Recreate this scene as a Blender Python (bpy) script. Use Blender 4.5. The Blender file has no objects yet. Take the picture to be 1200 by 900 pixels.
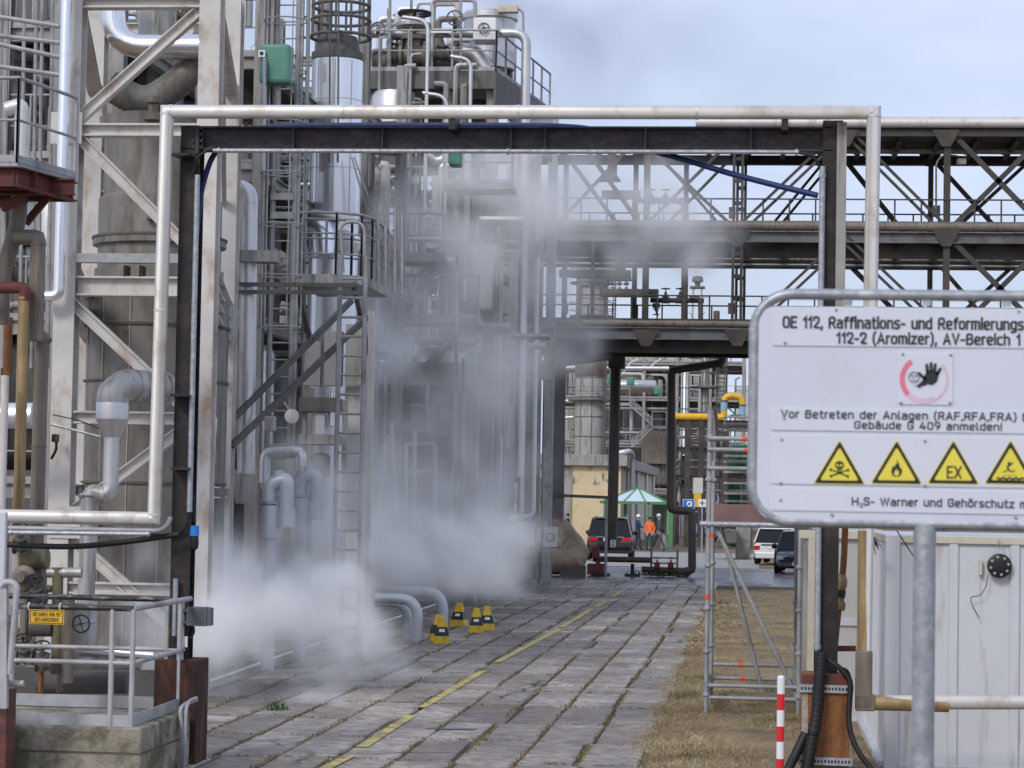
import bpy, bmesh, math, random
import numpy as np
from mathutils import Vector, Matrix, Quaternion
R = math.radians
C = bpy.context.scene.collection
sc = bpy.context.scene
# ---------------------------------------------------------------- camera
F_PX, CAMH = 2800.0, 2.5
YAW, ROLL = math.atan(286.0 / F_PX), R(1.0)
PITCH = math.atan(133.0 / F_PX)
fw = Vector((-math.sin(YAW) * math.cos(PITCH), math.cos(YAW) * math.cos(PITCH), math.sin(PITCH)))
r0 = Vector((math.cos(YAW), math.sin(YAW), 0))
u0 = r0.cross(fw)
rt = r0 * math.cos(ROLL) + u0 * math.sin(ROLL)
up = u0 * math.cos(ROLL) - r0 * math.sin(ROLL)
CAM = Vector((0, 0, CAMH))
cam = bpy.data.cameras.new('camera'); camo = bpy.data.objects.new('camera', cam); C.objects.link(camo)
cam.sensor_width = 36; cam.lens = F_PX / 1200 * 36; cam.clip_start = 0.1; cam.clip_end = 5000
cam.dof.use_dof = True; cam.dof.focus_distance = 42; cam.dof.aperture_fstop = 11
m3 = Matrix((rt, up, -fw)).transposed()
camo.matrix_world = Matrix.Translation(CAM) @ m3.to_4x4()
sc.camera = camo
# ---------------------------------------------------------------- light
SUN_EL, SUN_AZ = R(38), R(205)      # azimuth from +Y clockwise: the veiled sun stands behind the camera
w = bpy.data.worlds.new('World'); sc.world = w; w.use_nodes = True
nt = w.node_tree; nt.nodes.clear()
out = nt.nodes.new('ShaderNodeOutputWorld'); bg = nt.nodes.new('ShaderNodeBackground')
sky = nt.nodes.new('ShaderNodeTexSky'); sky.sky_type = 'NISHITA'; sky.sun_disc = False
sky.sun_elevation = SUN_EL; sky.sun_rotation = SUN_AZ; sky.dust_density = 3.0; sky.air_density = 1.0; sky.ozone_density = 2.0
tc = nt.nodes.new('ShaderNodeTexCoord'); mp = nt.nodes.new('ShaderNodeMapping'); mp.inputs['Scale'].default_value = (1.0, 1.0, 3.0)
nz = nt.nodes.new('ShaderNodeTexNoise'); nz.inputs['Scale'].default_value = 5.0; nz.inputs['Detail'].default_value = 4; nz.inputs['Roughness'].default_value = .5
rp = nt.nodes.new('ShaderNodeValToRGB'); rp.color_ramp.elements[0].position = .30; rp.color_ramp.elements[1].position = .72
rp.color_ramp.elements[0].color = (.46, .46, .46, 1); rp.color_ramp.elements[1].color = (1, 1, 1, 1)
mx = nt.nodes.new('ShaderNodeMixRGB'); mx.inputs['Color2'].default_value = (5.85, 6.55, 8.5, 1)
nt.links.new(tc.outputs['Generated'], mp.inputs['Vector']); nt.links.new(mp.outputs[0], nz.inputs['Vector'])
nt.links.new(nz.outputs['Fac'], rp.inputs[0]); nt.links.new(rp.outputs[0], mx.inputs['Fac'])
nt.links.new(sky.outputs[0], mx.inputs['Color1']); nt.links.new(mx.outputs[0], bg.inputs['Color'])
bg.inputs['Strength'].default_value = 0.10
nt.links.new(bg.outputs[0], out.inputs[0])
sl = bpy.data.lights.new('sun', 'SUN'); sl.energy = 1.2; sl.angle = R(14); sl.color = (1, .96, .9)
so = bpy.data.objects.new('sun', sl); C.objects.link(so)
sd = Vector((math.sin(SUN_AZ) * math.cos(SUN_EL), math.cos(SUN_AZ) * math.cos(SUN_EL), math.sin(SUN_EL)))
so.rotation_euler = (-sd).to_track_quat('-Z', 'Y').to_euler()
sc.view_settings.view_transform = 'Standard'; sc.view_settings.look = 'None'
sc.view_settings.exposure = 0.36; sc.view_settings.gamma = 1
sc.cycles.use_denoising = True
sc.cycles.max_bounces = 8; sc.cycles.diffuse_bounces = 3; sc.cycles.glossy_bounces = 3
sc.cycles.volume_bounces = 6; sc.cycles.transmission_bounces = 4; sc.cycles.transparent_max_bounces = 12
sc.cycles.volume_step_rate = 1.0; sc.cycles.volume_max_steps = 512
sc.cycles.use_adaptive_sampling = True; sc.cycles.adaptive_threshold = 0.02

# ---------------------------------------------------------------- measuring: photo pixel -> place
def ray(px, py): return (fw * F_PX + rt * (px - 600) - up * (py - 450))
def P(px, py, Y):
    d = ray(px, py); return CAM + d * (Y / d.y)
def H(px, py, z=0.0):
    d = ray(px, py); return CAM + d * ((z - CAMH) / d.z)
def hor(px): return 583 + (px - 600) * math.tan(ROLL)
def YD(px, D): return D * (math.cos(YAW) + (px - 600) / F_PX * math.sin(YAW))
def ppm(px, Y): return F_PX / (Y / (math.cos(YAW) + (px - 600) / F_PX * math.sin(YAW)))
def path(pts, Y=None):
    """pixels (px,py[,Y]) to points; nearly level or upright runs are made exactly so"""
    o = []
    for p in pts:
        q = P(p[0], p[1], p[2] if len(p) > 2 else Y)
        if o:
            l = o[-1]; d = q - l
            if abs(d.x) < abs(d.z) * .06 and abs(d.y) < 1e-6: q.x = l.x
            elif abs(d.z) < abs(d.x) * .05 and abs(d.y) < 1e-6: q.z = l.z
        o.append(q)
    return o

# ---------------------------------------------------------------- materials
MAT = {}
def mat(name, col, rough=.6, metal=0.0, var=.15, scale=3.0, dirt=None, amt=.45, dscale=(1, 1, 1), bump=0.0, bscale=30, island=0.0, spec=.4, dd=2.0, soft=.12, fine=0.0):
    m = bpy.data.materials.new(name); m.use_nodes = True; t = m.node_tree; n = t.nodes; L = t.links
    b = n['Principled BSDF']; b.inputs['Metallic'].default_value = metal; b.inputs['Specular IOR Level'].default_value = spec
    co = n.new('ShaderNodeTexCoord')
    n1 = n.new('ShaderNodeTexNoise'); n1.inputs['Scale'].default_value = scale; n1.inputs['Detail'].default_value = 6; n1.inputs['Roughness'].default_value = .6
    L.new(co.outputs['Object'], n1.inputs['Vector'])
    mr = n.new('ShaderNodeMapRange'); mr.inputs[1].default_value = .3; mr.inputs[2].default_value = .7
    mr.inputs[3].default_value = 1 - var; mr.inputs[4].default_value = 1 + var
    L.new(n1.outputs['Fac'], mr.inputs[0])
    fac = mr.outputs[0]
    if island:
        g = n.new('ShaderNodeNewGeometry'); m2 = n.new('ShaderNodeMapRange'); m2.inputs[3].default_value = 1 - island; m2.inputs[4].default_value = 1 + island
        L.new(g.outputs['Random Per Island'], m2.inputs[0]); mm = n.new('ShaderNodeMath'); mm.operation = 'MULTIPLY'
        L.new(fac, mm.inputs[0]); L.new(m2.outputs[0], mm.inputs[1]); fac = mm.outputs[0]
    if fine:
        nf = n.new('ShaderNodeTexNoise'); nf.inputs['Scale'].default_value = scale * 18; nf.inputs['Detail'].default_value = 3
        L.new(co.outputs['Object'], nf.inputs['Vector']); m4 = n.new('ShaderNodeMapRange'); m4.inputs[1].default_value = .35; m4.inputs[2].default_value = .65
        m4.inputs[3].default_value = 1 - fine; m4.inputs[4].default_value = 1 + fine; L.new(nf.outputs['Fac'], m4.inputs[0])
        mm = n.new('ShaderNodeMath'); mm.operation = 'MULTIPLY'; L.new(fac, mm.inputs[0]); L.new(m4.outputs[0], mm.inputs[1]); fac = mm.outputs[0]
    sm = n.new('ShaderNodeVectorMath'); sm.operation = 'SCALE'; sm.inputs[0].default_value = col[:3]
    L.new(fac, sm.inputs['Scale']); c = sm.outputs[0]
    if dirt:
        mpp = n.new('ShaderNodeMapping'); mpp.inputs['Scale'].default_value = dscale; L.new(co.outputs['Object'], mpp.inputs['Vector'])
        n2 = n.new('ShaderNodeTexNoise'); n2.inputs['Scale'].default_value = dd; n2.inputs['Detail'].default_value = 8; n2.inputs['Roughness'].default_value = .65
        L.new(mpp.outputs[0], n2.inputs['Vector'])
        r2 = n.new('ShaderNodeMapRange'); t0 = .5 + (.5 - amt) * .5
        r2.inputs[1].default_value = t0 - soft / 2; r2.inputs[2].default_value = t0 + soft; r2.inputs[4].default_value = .85
        L.new(n2.outputs['Fac'], r2.inputs[0])
        mi = n.new('ShaderNodeMixRGB'); mi.inputs['Color2'].default_value = (*dirt, 1); L.new(c, mi.inputs['Color1']); L.new(r2.outputs[0], mi.inputs['Fac']); c = mi.outputs[0]
        if metal > 0:
            q = n.new('ShaderNodeMath'); q.operation = 'MULTIPLY_ADD'; q.inputs[1].default_value = -metal * .8; q.inputs[2].default_value = metal
            L.new(r2.outputs[0], q.inputs[0]); L.new(q.outputs[0], b.inputs['Metallic'])
    L.new(c, b.inputs['Base Color'])
    rr = n.new('ShaderNodeMapRange'); rr.inputs[3].default_value = max(0, rough - .1); rr.inputs[4].default_value = min(1, rough + .12)
    L.new(n1.outputs['Fac'], rr.inputs[0]); L.new(rr.outputs[0], b.inputs['Roughness'])
    if bump:
        n3 = n.new('ShaderNodeTexNoise'); n3.inputs['Scale'].default_value = bscale; n3.inputs['Detail'].default_value = 5
        L.new(co.outputs['Object'], n3.inputs['Vector']); bm_ = n.new('ShaderNodeBump'); bm_.inputs['Distance'].default_value = .02; bm_.inputs['Strength'].default_value = bump
        L.new(n3.outputs['Fac'], bm_.inputs['Height']); L.new(bm_.outputs[0], b.inputs['Normal'])
    MAT[name] = m; return m
ST = (5, 5, .5)
white_paint = mat('white_paint', (.55, .53, .50), .55, 0, .10, 1.2, (.30, .25, .21), .28, ST, .12, 40)
white_rusty = mat('white_rusty', (.58, .555, .52), .6, 0, .14, 1.5, (.34, .23, .16), .34, (1.5, 1.5, .8), .15, 40)
pipe_white = mat('pipe_white', (.63, .61, .575), .42, .35, .07, 1.5, (.34, .27, .20), .34, (1.5, 1.5, 1), .06, 12)
alu = mat('alu_cladding', (.62, .62, .62), .40, .75, .10, 1.5, (.33, .31, .29), .30, ST, .08, 8)
alu_dull = mat('alu_dull', (.42, .415, .40), .5, .5, .16, 1.6, (.18, .155, .125), .46, ST, .10, 8)
stainless = mat('stainless_sheet', (.80, .81, .83), .22, 1.0, .06, .8, None, bump=.10, bscale=3)
stain_blue = mat('stainless_bright', (.86, .88, .92), .30, .9, .04, .8, None, bump=.05, bscale=3)
galv = mat('galvanised_steel', (.40, .42, .45), .45, .55, .28, 22, (.25, .27, .30), .45, (1, 1, 1), .05, 60, dd=30)
galv_dull = mat('galvanised_dull', (.36, .365, .37), .6, .3, .2, 8, (.16, .14, .12), .38, (1, 1, 1), .05, 60)
dark_steel = mat('dark_steel', (.014, .012, .012), .55, 0, .3, 2.5, (.055, .036, .030), .40, (1, 1, 1), .2, 50, dd=6)
gate_steel = mat('gate_steel', (.042, .037, .040), .6, 0, .3, 2.5, (.10, .085, .085), .42, (1, 1, 2), .25, 60, dd=5, fine=.2)
bridge_steel = mat('bridge_steel', (.055, .050, .047), .7, 0, .3, .8, (.10, .075, .055), .42, (1, 1, 1), .2, 20, dd=1.5)
bridge_grey = mat('bridge_grey', (.15, .15, .155), .6, .1, .2, .8, (.08, .065, .055), .35, (1, 1, 1), .1, 20, dd=1.5)
brown_clad = mat('brown_cladding', (.115, .098, .078), .5, .35, .25, .8, (.17, .14, .10), .45, (1, 1, 1), .1, 10)
brown_pipe = mat('brown_pipe', (.20, .175, .145), .55, .2, .2, 1.5, (.10, .07, .045), .4, ST, .1, 12)
dark_pipe = mat('dark_pipe', (.070, .062, .052), .5, .2, .3, 2, (.09, .06, .035), .35, (1, 1, .6), .1, 12)
rust = mat('rust', (.040, .019, .016), .85, 0, .35, 4, (.17, .060, .022), .40, (2, 2, .7), .4, 40, dd=4)
rust_orange = mat('rust_orange', (.26, .105, .035), .8, 0, .35, 3, (.055, .028, .02), .50, (4, 4, .35), .35, 40, dd=3, soft=.3, fine=.2)
rust_yellow = mat('rust_yellow', (.36, .26, .13), .5, .3, .2, 3, (.17, .095, .04), .50, (5, 5, .35), .1, 30)
red_paint = mat('oxide_red', (.13, .035, .03), .7, 0, .25, 3, (.06, .03, .025), .42, (1, 1, 1), .2, 40)
maroon = mat('maroon_paint', (.20, .055, .055), .6, 0, .25, 3, (.10, .06, .05), .4)
grey_steel = mat('grey_steel', (.33, .32, .305), .6, .15, .2, 1.5, (.12, .10, .085), .40, ST, .1, 20)
dgrey = mat('dark_grey_paint', (.125, .122, .116), .65, 0, .2, 1.2, (.07, .06, .055), .4, ST, .1, 20)
vessel_m = mat('vessel_cladding', (.20, .19, .172), .5, .3, .25, .8, (.10, .085, .065), .48, (2, 2, .5), .1, 6)
grime_shade = mat('dark_grime_and_shade', (.095, .09, .083), .8, 0, .3, .8, (.11, .08, .06), .4)  # dark grimy parts; also shade put into the colour of recesses
concrete = mat('concrete', (.27, .255, .23), .9, 0, .22, 3, (.12, .11, .085), .42, (1, 1, 1), .5, 25, fine=.25)
moss_conc = mat('mossy_concrete', (.34, .30, .25), .9, 0, .25, 3, (.075, .08, .03), .56, (1, 1, 1.2), .6, 30, dd=2.5, fine=.16)
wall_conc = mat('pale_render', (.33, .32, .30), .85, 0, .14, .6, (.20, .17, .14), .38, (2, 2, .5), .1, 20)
yellow_wall = mat('yellow_render', (.66, .53, .33), .85, 0, .08, .4, (.45, .33, .20), .30, (1, 1, 1), .05, 10)
cream = mat('cream_paint', (.55, .50, .40), .6, 0, .08, 2, (.35, .3, .22), .3)
container_m = mat('container_white', (.55, .565, .60), .5, 0, .06, .8, (.36, .32, .28), .27, ST, .08, 10)
beige_wall = mat('beige_panel', (.50, .49, .47), .6, 0, .07, 1, (.33, .3, .26), .25, ST)
rubber = mat('black_rubber', (.012, .012, .013), .55, 0, .2, 8)
blue_hose = mat('blue_hose', (.008, .028, .12), .45, 0, .15, 8)
blue_plastic = mat('blue_plastic', (.02, .20, .62), .4, 0, .05, 8)
black_plastic = mat('black_plastic', (.014, .014, .016), .4, 0, .1, 8)
box_grey = mat('box_grey', (.10, .108, .12), .5, 0, .08, 8)
green_box = mat('green_cabinet', (.10, .27, .20), .4, 0, .12, 4, (.05, .12, .09), .35)
green_frame = mat('green_paint', (.085, .24, .105), .45, 0, .08, 4)
green_dark = mat('green_dark', (.02, .12, .06), .5, 0, .1, 4)
yellow = mat('yellow_plastic', (.70, .46, .02), .45, 0, .10, 6, (.30, .21, .07), .42, (1, 1, 1), dd=9)
yellow_pipe = mat('yellow_pipe', (.72, .42, .03), .4, 0, .06, 3, (.45, .25, .03), .3)
sign_white = mat('sign_enamel', (.62, .65, .74), .35, 0, .03, 3, (.54, .555, .62), .25)
sign_plate = mat('sign_plate', (.65, .675, .76), .35, 0, .02, 3)
ink = mat('black_lettering', (.022, .022, .028), .5, 0, .1, 10)
sign_yellow = mat('warning_yellow', (.78, .68, .08), .4, 0, .05, 4)
label_yellow = mat('label_yellow', (.72, .44, .02), .5, 0, .06, 8)
red_m = mat('red_reflective', (.62, .02, .03), .4, 0, .05, 8)
pink_fade = mat('faded_red_print', (.70, .18, .26), .4, 0, .1, 8)
pink_pale = mat('pale_pink_print', (.66, .48, .60), .4, 0, .1, 8)
white_m = mat('white_plastic', (.75, .76, .78), .4, 0, .03, 8)
orange_tape = mat('orange_tape', (.80, .11, .03), .5, 0, .1, 8)
pink_spray = mat('pink_spray', (.50, .30, .27), .6, 0, .2, 8)
blue_sign = mat('blue_sign', (.02, .13, .50), .4, 0, .05, 8)
canopy_m = mat('pavilion_roof', (.52, .62, .68), .4, 0, .05, 2)
# ---------------------------------------------------------------- geometry
class MB:
    def __init__(s): s.v = []; s.f = []; s.sm = []; s.mi = []; s.cm = 0
    def add(s, vs, fs, smooth=False):
        o = len(s.v); s.v += [tuple(v) for v in vs]; s.f += [tuple(i + o for i in f) for f in fs]
        s.sm += [smooth] * len(fs); s.mi += [s.cm] * len(fs); return s
    def box(s, a, b):
        x0, y0, z0 = a; x1, y1, z1 = b
        x0, x1 = sorted((x0, x1)); y0, y1 = sorted((y0, y1)); z0, z1 = sorted((z0, z1))
        return s.add([(x0, y0, z0), (x1, y0, z0), (x1, y1, z0), (x0, y1, z0), (x0, y0, z1), (x1, y0, z1), (x1, y1, z1), (x0, y1, z1)],
                     [(0, 3, 2, 1), (4, 5, 6, 7), (0, 1, 5, 4), (1, 2, 6, 5), (2, 3, 7, 6), (3, 0, 4, 7)])
    def frame(s, p, q, upv=None):
        d = (q - p).normalized(); u = upv or (Vector((0, 0, 1)) if abs(d.z) < .9 else Vector((0, -1, 0)))
        x = d.cross(u).normalized(); u = x.cross(d).normalized(); return d, x, u
    def prof(s, p, q, poly, upv=None):
        """extrude a profile [(side, up)] from p to q"""
        p, q = Vector(p), Vector(q); d, x, u = s.frame(p, q, upv); n = len(poly)
        vs = [p + x * a + u * b for a, b in poly] + [q + x * a + u * b for a, b in poly]
        fs = [(i, (i + 1) % n, n + (i + 1) % n, n + i) for i in range(n)] + [tuple(range(n))[::-1], tuple(range(n, 2 * n))]
        return s.add(vs, fs)
    def beam(s, p, q, w, h, upv=None):
        return s.prof(p, q, [(-w / 2, -h / 2), (w / 2, -h / 2), (w / 2, h / 2), (-w / 2, h / 2)], upv)
    def ibeam(s, p, q, w, h, t=.02, upv=None):
        a, b, c = w / 2, h / 2, t / 2 * 1.2
        return s.prof(p, q, [(-a, -b), (a, -b), (a, -b + t), (c, -b + t), (c, b - t), (a, b - t), (a, b), (-a, b), (-a, b - t), (-c, b - t), (-c, -b + t), (-a, -b + t)], upv)
    def channel(s, p, q, w, h, t=.02, upv=None):
        a, b = w / 2, h / 2
        return s.prof(p, q, [(-a, -b), (a, -b), (a, -b + t), (-a + t, -b + t), (-a + t, b - t), (a, b - t), (a, b), (-a, b)], upv)
    def tube(s, pts, r, seg=14, bend=0, bn=4, cap=True, bands=0, bw=.03, bh=.006, r2=None):
        pts = [Vector(p) for p in pts]
        if bend and len(pts) > 2:
            o = [pts[0]]
            for i in range(1, len(pts) - 1):
                a = (pts[i - 1] - pts[i]); b = (pts[i + 1] - pts[i]); l = min(bend, a.length * .48, b.length * .48)
                A = pts[i] + a.normalized() * l; B = pts[i] + b.normalized() * l
                for k in range(bn + 1):
                    t = k / bn; o.append(A * (1 - t) ** 2 + pts[i] * 2 * t * (1 - t) + B * t * t)
            o.append(pts[-1]); pts = o
        n = len(pts); ts = []
        for i in range(n):
            if i == 0: t = pts[1] - pts[0]
            elif i == n - 1: t = pts[-1] - pts[-2]
            else: t = (pts[i] - pts[i - 1]).normalized() + (pts[i + 1] - pts[i]).normalized()
            ts.append(t.normalized() if t.length > 1e-6 else Vector((0, 0, 1)))
        d0 = (pts[1] - pts[0]).normalized(); ref = Vector((0, 0, 1)) if abs(d0.z) < .9 else Vector((0, -1, 0))
        x = d0.cross(ref).normalized(); vs = []
        pd = d0
        for i in range(n):
            if i > 0:
                nd = (pts[i] - pts[i - 1]).normalized(); qn = pd.rotation_difference(nd); x = qn @ x; pd = nd
            t = ts[i]; seg_d = pd
            y = seg_d.cross(x).normalized()
            rr = r if r2 is None else r + (r2 - r) * i / (n - 1)
            cs = max(.35, abs(seg_d.dot(t)))
            for k in range(seg):
                a = 2 * math.pi * k / seg; off = x * math.cos(a) * rr + y * math.sin(a) * rr
                # slide along the run so that the ring lies in the mitre plane
                off = off - seg_d * (off.dot(t) / max(.35, seg_d.dot(t)))
                vs.append(pts[i] + off)
        fs = [(i * seg + k, i * seg + (k + 1) % seg, (i + 1) * seg + (k + 1) % seg, (i + 1) * seg + k) for i in range(n - 1) for k in range(seg)]
        if cap: fs += [tuple(range(seg))[::-1], tuple(range((n - 1) * seg, n * seg))]
        s.add(vs, fs, True)
        if bands:
            for i in range(n - 1):
                a, b = pts[i], pts[i + 1]; L = (b - a).length
                if L < bands * .6: continue
                k = max(1, int(L / bands)); d = (b - a) / L
                for j in range(k + 1 if L > bands else 1):
                    c = a + d * min(L - bw, max(bw, L * (j + .02) / k))
                    s.tube([c - d * bw / 2, c + d * bw / 2], r + bh, seg, cap=True)
        return s
    def cyl(s, p, q, r, r2=None, seg=20, cap=True): return s.tube([p, q], r, seg, cap=cap, r2=r2)
    def lathe(s, c, prof, seg=24, axis=Vector((0, 0, 1))):
        """prof [(radius, height)] turned about axis through c"""
        c = Vector(c); ax = axis.normalized(); ref = Vector((0, 0, 1)) if abs(ax.z) < .9 else Vector((1, 0, 0))
        x = ax.cross(ref).normalized(); y = ax.cross(x).normalized(); vs = []
        for r_, h in prof:
            for k in range(seg):
                a = 2 * math.pi * k / seg; vs.append(c + ax * h + (x * math.cos(a) + y * math.sin(a)) * max(r_, 1e-4))
        n = len(prof)
        fs = [(i * seg + k, i * seg + (k + 1) % seg, (i + 1) * seg + (k + 1) % seg, (i + 1) * seg + k) for i in range(n - 1) for k in range(seg)]
        fs += [tuple(range(seg))[::-1], tuple(range((n - 1) * seg, n * seg))]
        return s.add(vs, fs, True)
    def vessel(s, c, r, h, axis=Vector((0, 0, 1)), seg=28, dome=.35, bands=0, bh=.012):
        pr = [(r * math.sin(a), r * dome * (1 - math.cos(a))) for a in [i * math.pi / 12 for i in range(1, 6)]]
        prof = pr + [(r, r * dome), (r, h - r * dome)] + [(a, h - b) for a, b in pr[::-1]]
        s.lathe(c, prof, seg, axis)
        if bands:
            k = max(1, int(h / bands))
            for i in range(1, k):
                z = h * i / k; s.lathe(Vector(c) + axis * z, [(r - .01, -.03), (r + bh, -.03), (r + bh, .03), (r - .01, .03)], seg, axis)
        return s
    def torus(s, c, Rr, r, axis=Vector((0, 0, 1)), seg=20, ss=6, a0=0, a1=2 * math.pi):
        ax = axis.normalized(); ref = Vector((0, 0, 1)) if abs(ax.z) < .9 else Vector((1, 0, 0)); x = ax.cross(ref).normalized(); y = ax.cross(x)
        full = abs(a1 - a0 - 2 * math.pi) < 1e-4
        n = seg if full else seg + 1; vs = []
        for i in range(n):
            a = a0 + (a1 - a0) * i / seg; d = x * math.cos(a) + y * math.sin(a)
            for k in range(ss):
                b = 2 * math.pi * k / ss; vs.append(Vector(c) + d * (Rr + r * math.cos(b)) + ax * r * math.sin(b))
        fs = [(i * ss + k, i * ss + (k + 1) % ss, ((i + 1) % n) * ss + (k + 1) % ss, ((i + 1) % n) * ss + k) for i in range(n if full else n - 1) for k in range(ss)]
        return s.add(vs, fs, True)
    def plate(s, poly, th):
        """polygon of points given thickness vector th"""
        n = len(poly); poly = [Vector(p) for p in poly]; th = Vector(th)
        vs = poly + [p + th for p in poly]
        nn = Vector((0, 0, 0))
        for i in range(n): nn += poly[i].cross(poly[(i + 1) % n])
        fs = [(i, (i + 1) % n, n + (i + 1) % n, n + i) for i in range(n)] + [tuple(range(n))[::-1], tuple(range(n, 2 * n))]
        if nn.dot(th) < 0: fs = [f[::-1] for f in fs]
        return s.add(vs, fs)
    def build(s, name, m, parent=None, origin=None, sharp=38, bevel=0):
        me = bpy.data.meshes.new(name)
        if origin is None:
            if parent is not None: origin = parent.get('_w', None); origin = Vector(origin) if origin is not None else Vector((0, 0, 0))
            else:
                xs = [v[0] for v in s.v]; ys = [v[1] for v in s.v]; zs = [v[2] for v in s.v]
                origin = Vector(((min(xs) + max(xs)) / 2, (min(ys) + max(ys)) / 2, min(zs)))
        ox, oy, oz = origin
        me.from_pydata([(v[0] - ox, v[1] - oy, v[2] - oz) for v in s.v], [], s.f)
        me.polygons.foreach_set('use_smooth', s.sm)
        ms = m if isinstance(m, (list, tuple)) else [m]
        for q in ms: me.materials.append(q)
        if len(ms) > 1: me.polygons.foreach_set('material_index', s.mi)
        me.update()
        if any(s.sm): me.set_sharp_from_angle(angle=R(sharp))
        o = bpy.data.objects.new(name, me); C.objects.link(o)
        pw = Vector((0, 0, 0))
        if parent is not None:
            o.parent = parent; pw = Vector(parent['_w'])
        o.location = Vector(origin) - pw; o['_w'] = tuple(origin)
        if bevel:
            b = o.modifiers.new('bevel', 'BEVEL'); b.width = bevel; b.segments = 2; b.limit_method = 'ANGLE'
        return o
def tag(o, label, cat=None, group=None, kind=None):
    if label: o['label'] = label
    if cat: o['category'] = cat
    if group: o['group'] = group
    if kind: o['kind'] = kind
    return o
def thing(name, label, cat, loc, group=None):
    o = bpy.data.objects.new(name, None); C.objects.link(o); o.location = loc; o['_w'] = tuple(loc); o.empty_display_size = .1
    return tag(o, label, cat, group)
def single(name, mb, m, label, cat, group=None, bevel=0, sharp=38):
    return tag(mb.build(name, m, bevel=bevel, sharp=sharp), label, cat, group)
def struct(name, mb, m): return tag(mb.build(name, m), None, None, None, 'structure')
def pipe_thing(name, label, pts, r, m, Y=None, bend=0, bn=4, bands=0, seg=14, group=None, cat='pipe'):
    w = path(pts, Y) if not isinstance(pts[0], Vector) else pts
    return single(name, MB().tube(w, r, seg, bend, bn, bands=bands), m, label, cat, group)
def rpx(px, Y, wpx): return wpx / ppm(px, Y) / 2
V = Vector
def handwheel(c, axis, r, parent, m=None):
    ax = axis.normalized(); ref = V((0, 0, 1)) if abs(ax.z) < .9 else V((1, 0, 0)); x = ax.cross(ref).normalized(); y = ax.cross(x)
    mb = MB().torus(c, r, r * .11, ax, 20, 6)
    for k in range(4):
        a = k * math.pi / 2 + .3; d = x * math.cos(a) + y * math.sin(a); mb.cyl(c - d * 0, V(c) + d * r, r * .07, seg=5)
    mb.cyl(V(c) - ax * r * .15, V(c) + ax * r * .25, r * .2, seg=8)
    return mb.build('handwheel', m or dark_steel, parent)
def valve(c, r, parent, m=None, axis=V((1, 0, 0)), stem=V((0, 0, 1)), wm=None, L=3.2):
    """flanged gate valve with bonnet and handwheel"""
    c = V(c); m = m or dark_steel; a = axis.normalized(); st = stem.normalized(); mb = MB()
    mb.lathe(c - a * r * L / 2, [(r * 1.5, 0), (r * 1.5, r * .3), (r, r * .35), (r * 1.05, r), (r * 1.35, r * L / 2), (r * 1.05, r * (L - 1)), (r, r * (L - .35)), (r * 1.5, r * (L - .3)), (r * 1.5, r * L)], 14, a)
    mb.lathe(c, [(r * .9, 0), (r * .9, r * 1.5), (r * 1.3, r * 1.55), (r * 1.3, r * 1.9), (r * .6, r * 2.0), (r * .35, r * 3.0), (r * .18, r * 3.1), (r * .18, r * 4.2)], 12, st)
    o = mb.build('valve', m, parent)
    handwheel(c + st * r * 4.1, st, r * 1.5, o, wm)
    return o
def guardrail(pts, h, parent, m, r=.022, post=1.5, mids=1, toe=.1, name='guardrail', toem=None):
    """tubular guardrail along floor points"""
    mb = MB(); z = V((0, 0, 1)); pts = [V(p) for p in pts]
    mb.tube([p + z * h for p in pts], r, 8)
    for k in range(1, mids + 1): mb.tube([p + z * h * k / (mids + 1) for p in pts], r * .75, 6)
    for i in range(len(pts) - 1):
        a, b = pts[i], pts[i + 1]; L = (b - a).length; n = max(1, round(L / post))
        for k in range(n + 1): mb.cyl(a + (b - a) * k / n, a + (b - a) * k / n + z * h, r, seg=6)
        if toe: mb.beam(a + z * toe / 2, b + z * toe / 2, .012, toe)
    return mb.build(name, m, parent)
def ladder(p, q, wid, parent, m, side=V((1, 0, 0)), r=.02, cage=False, step=.3, back=V((0, -1, 0)), name='ladder'):
    p, q = V(p), V(q); mb = MB(); L = (q - p).length; d = (q - p) / L; s2 = side * wid / 2
    for g in (-1, 1): mb.cyl(p + s2 * g, q + s2 * g, r * 1.4, seg=6)
    for k in range(int(L / step)): c = p + d * step * (k + .5); mb.cyl(c - s2, c + s2, r * .8, seg=5)
    if cage:
        ax = d; k = 0; z0 = 2.2
        n = int((L - z0) / .9)
        for k in range(n + 1):
            c = p + d * (z0 + k * .9) + back * .35
            o = len(mb.v); mb.torus(c, .38, r * .7, ax, 12, 5)
        for a in range(0, 360, 60):
            e = side * math.cos(R(a)) * .38 + back * (math.sin(R(a)) * .38 + .35)
            if L > z0 + .5: mb.cyl(p + d * z0 + e, q + e, r * .6, seg=5)
    return mb.build(name, m, parent)
def deck(poly, th, parent, m, name='deck'):
    return MB().plate(poly, (0, 0, -th)).build(name, m, parent)
def rect(x0, x1, y0, y1, z): return [V((x0, y0, z)), V((x1, y0, z)), V((x1, y1, z)), V((x0, y1, z))]
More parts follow.
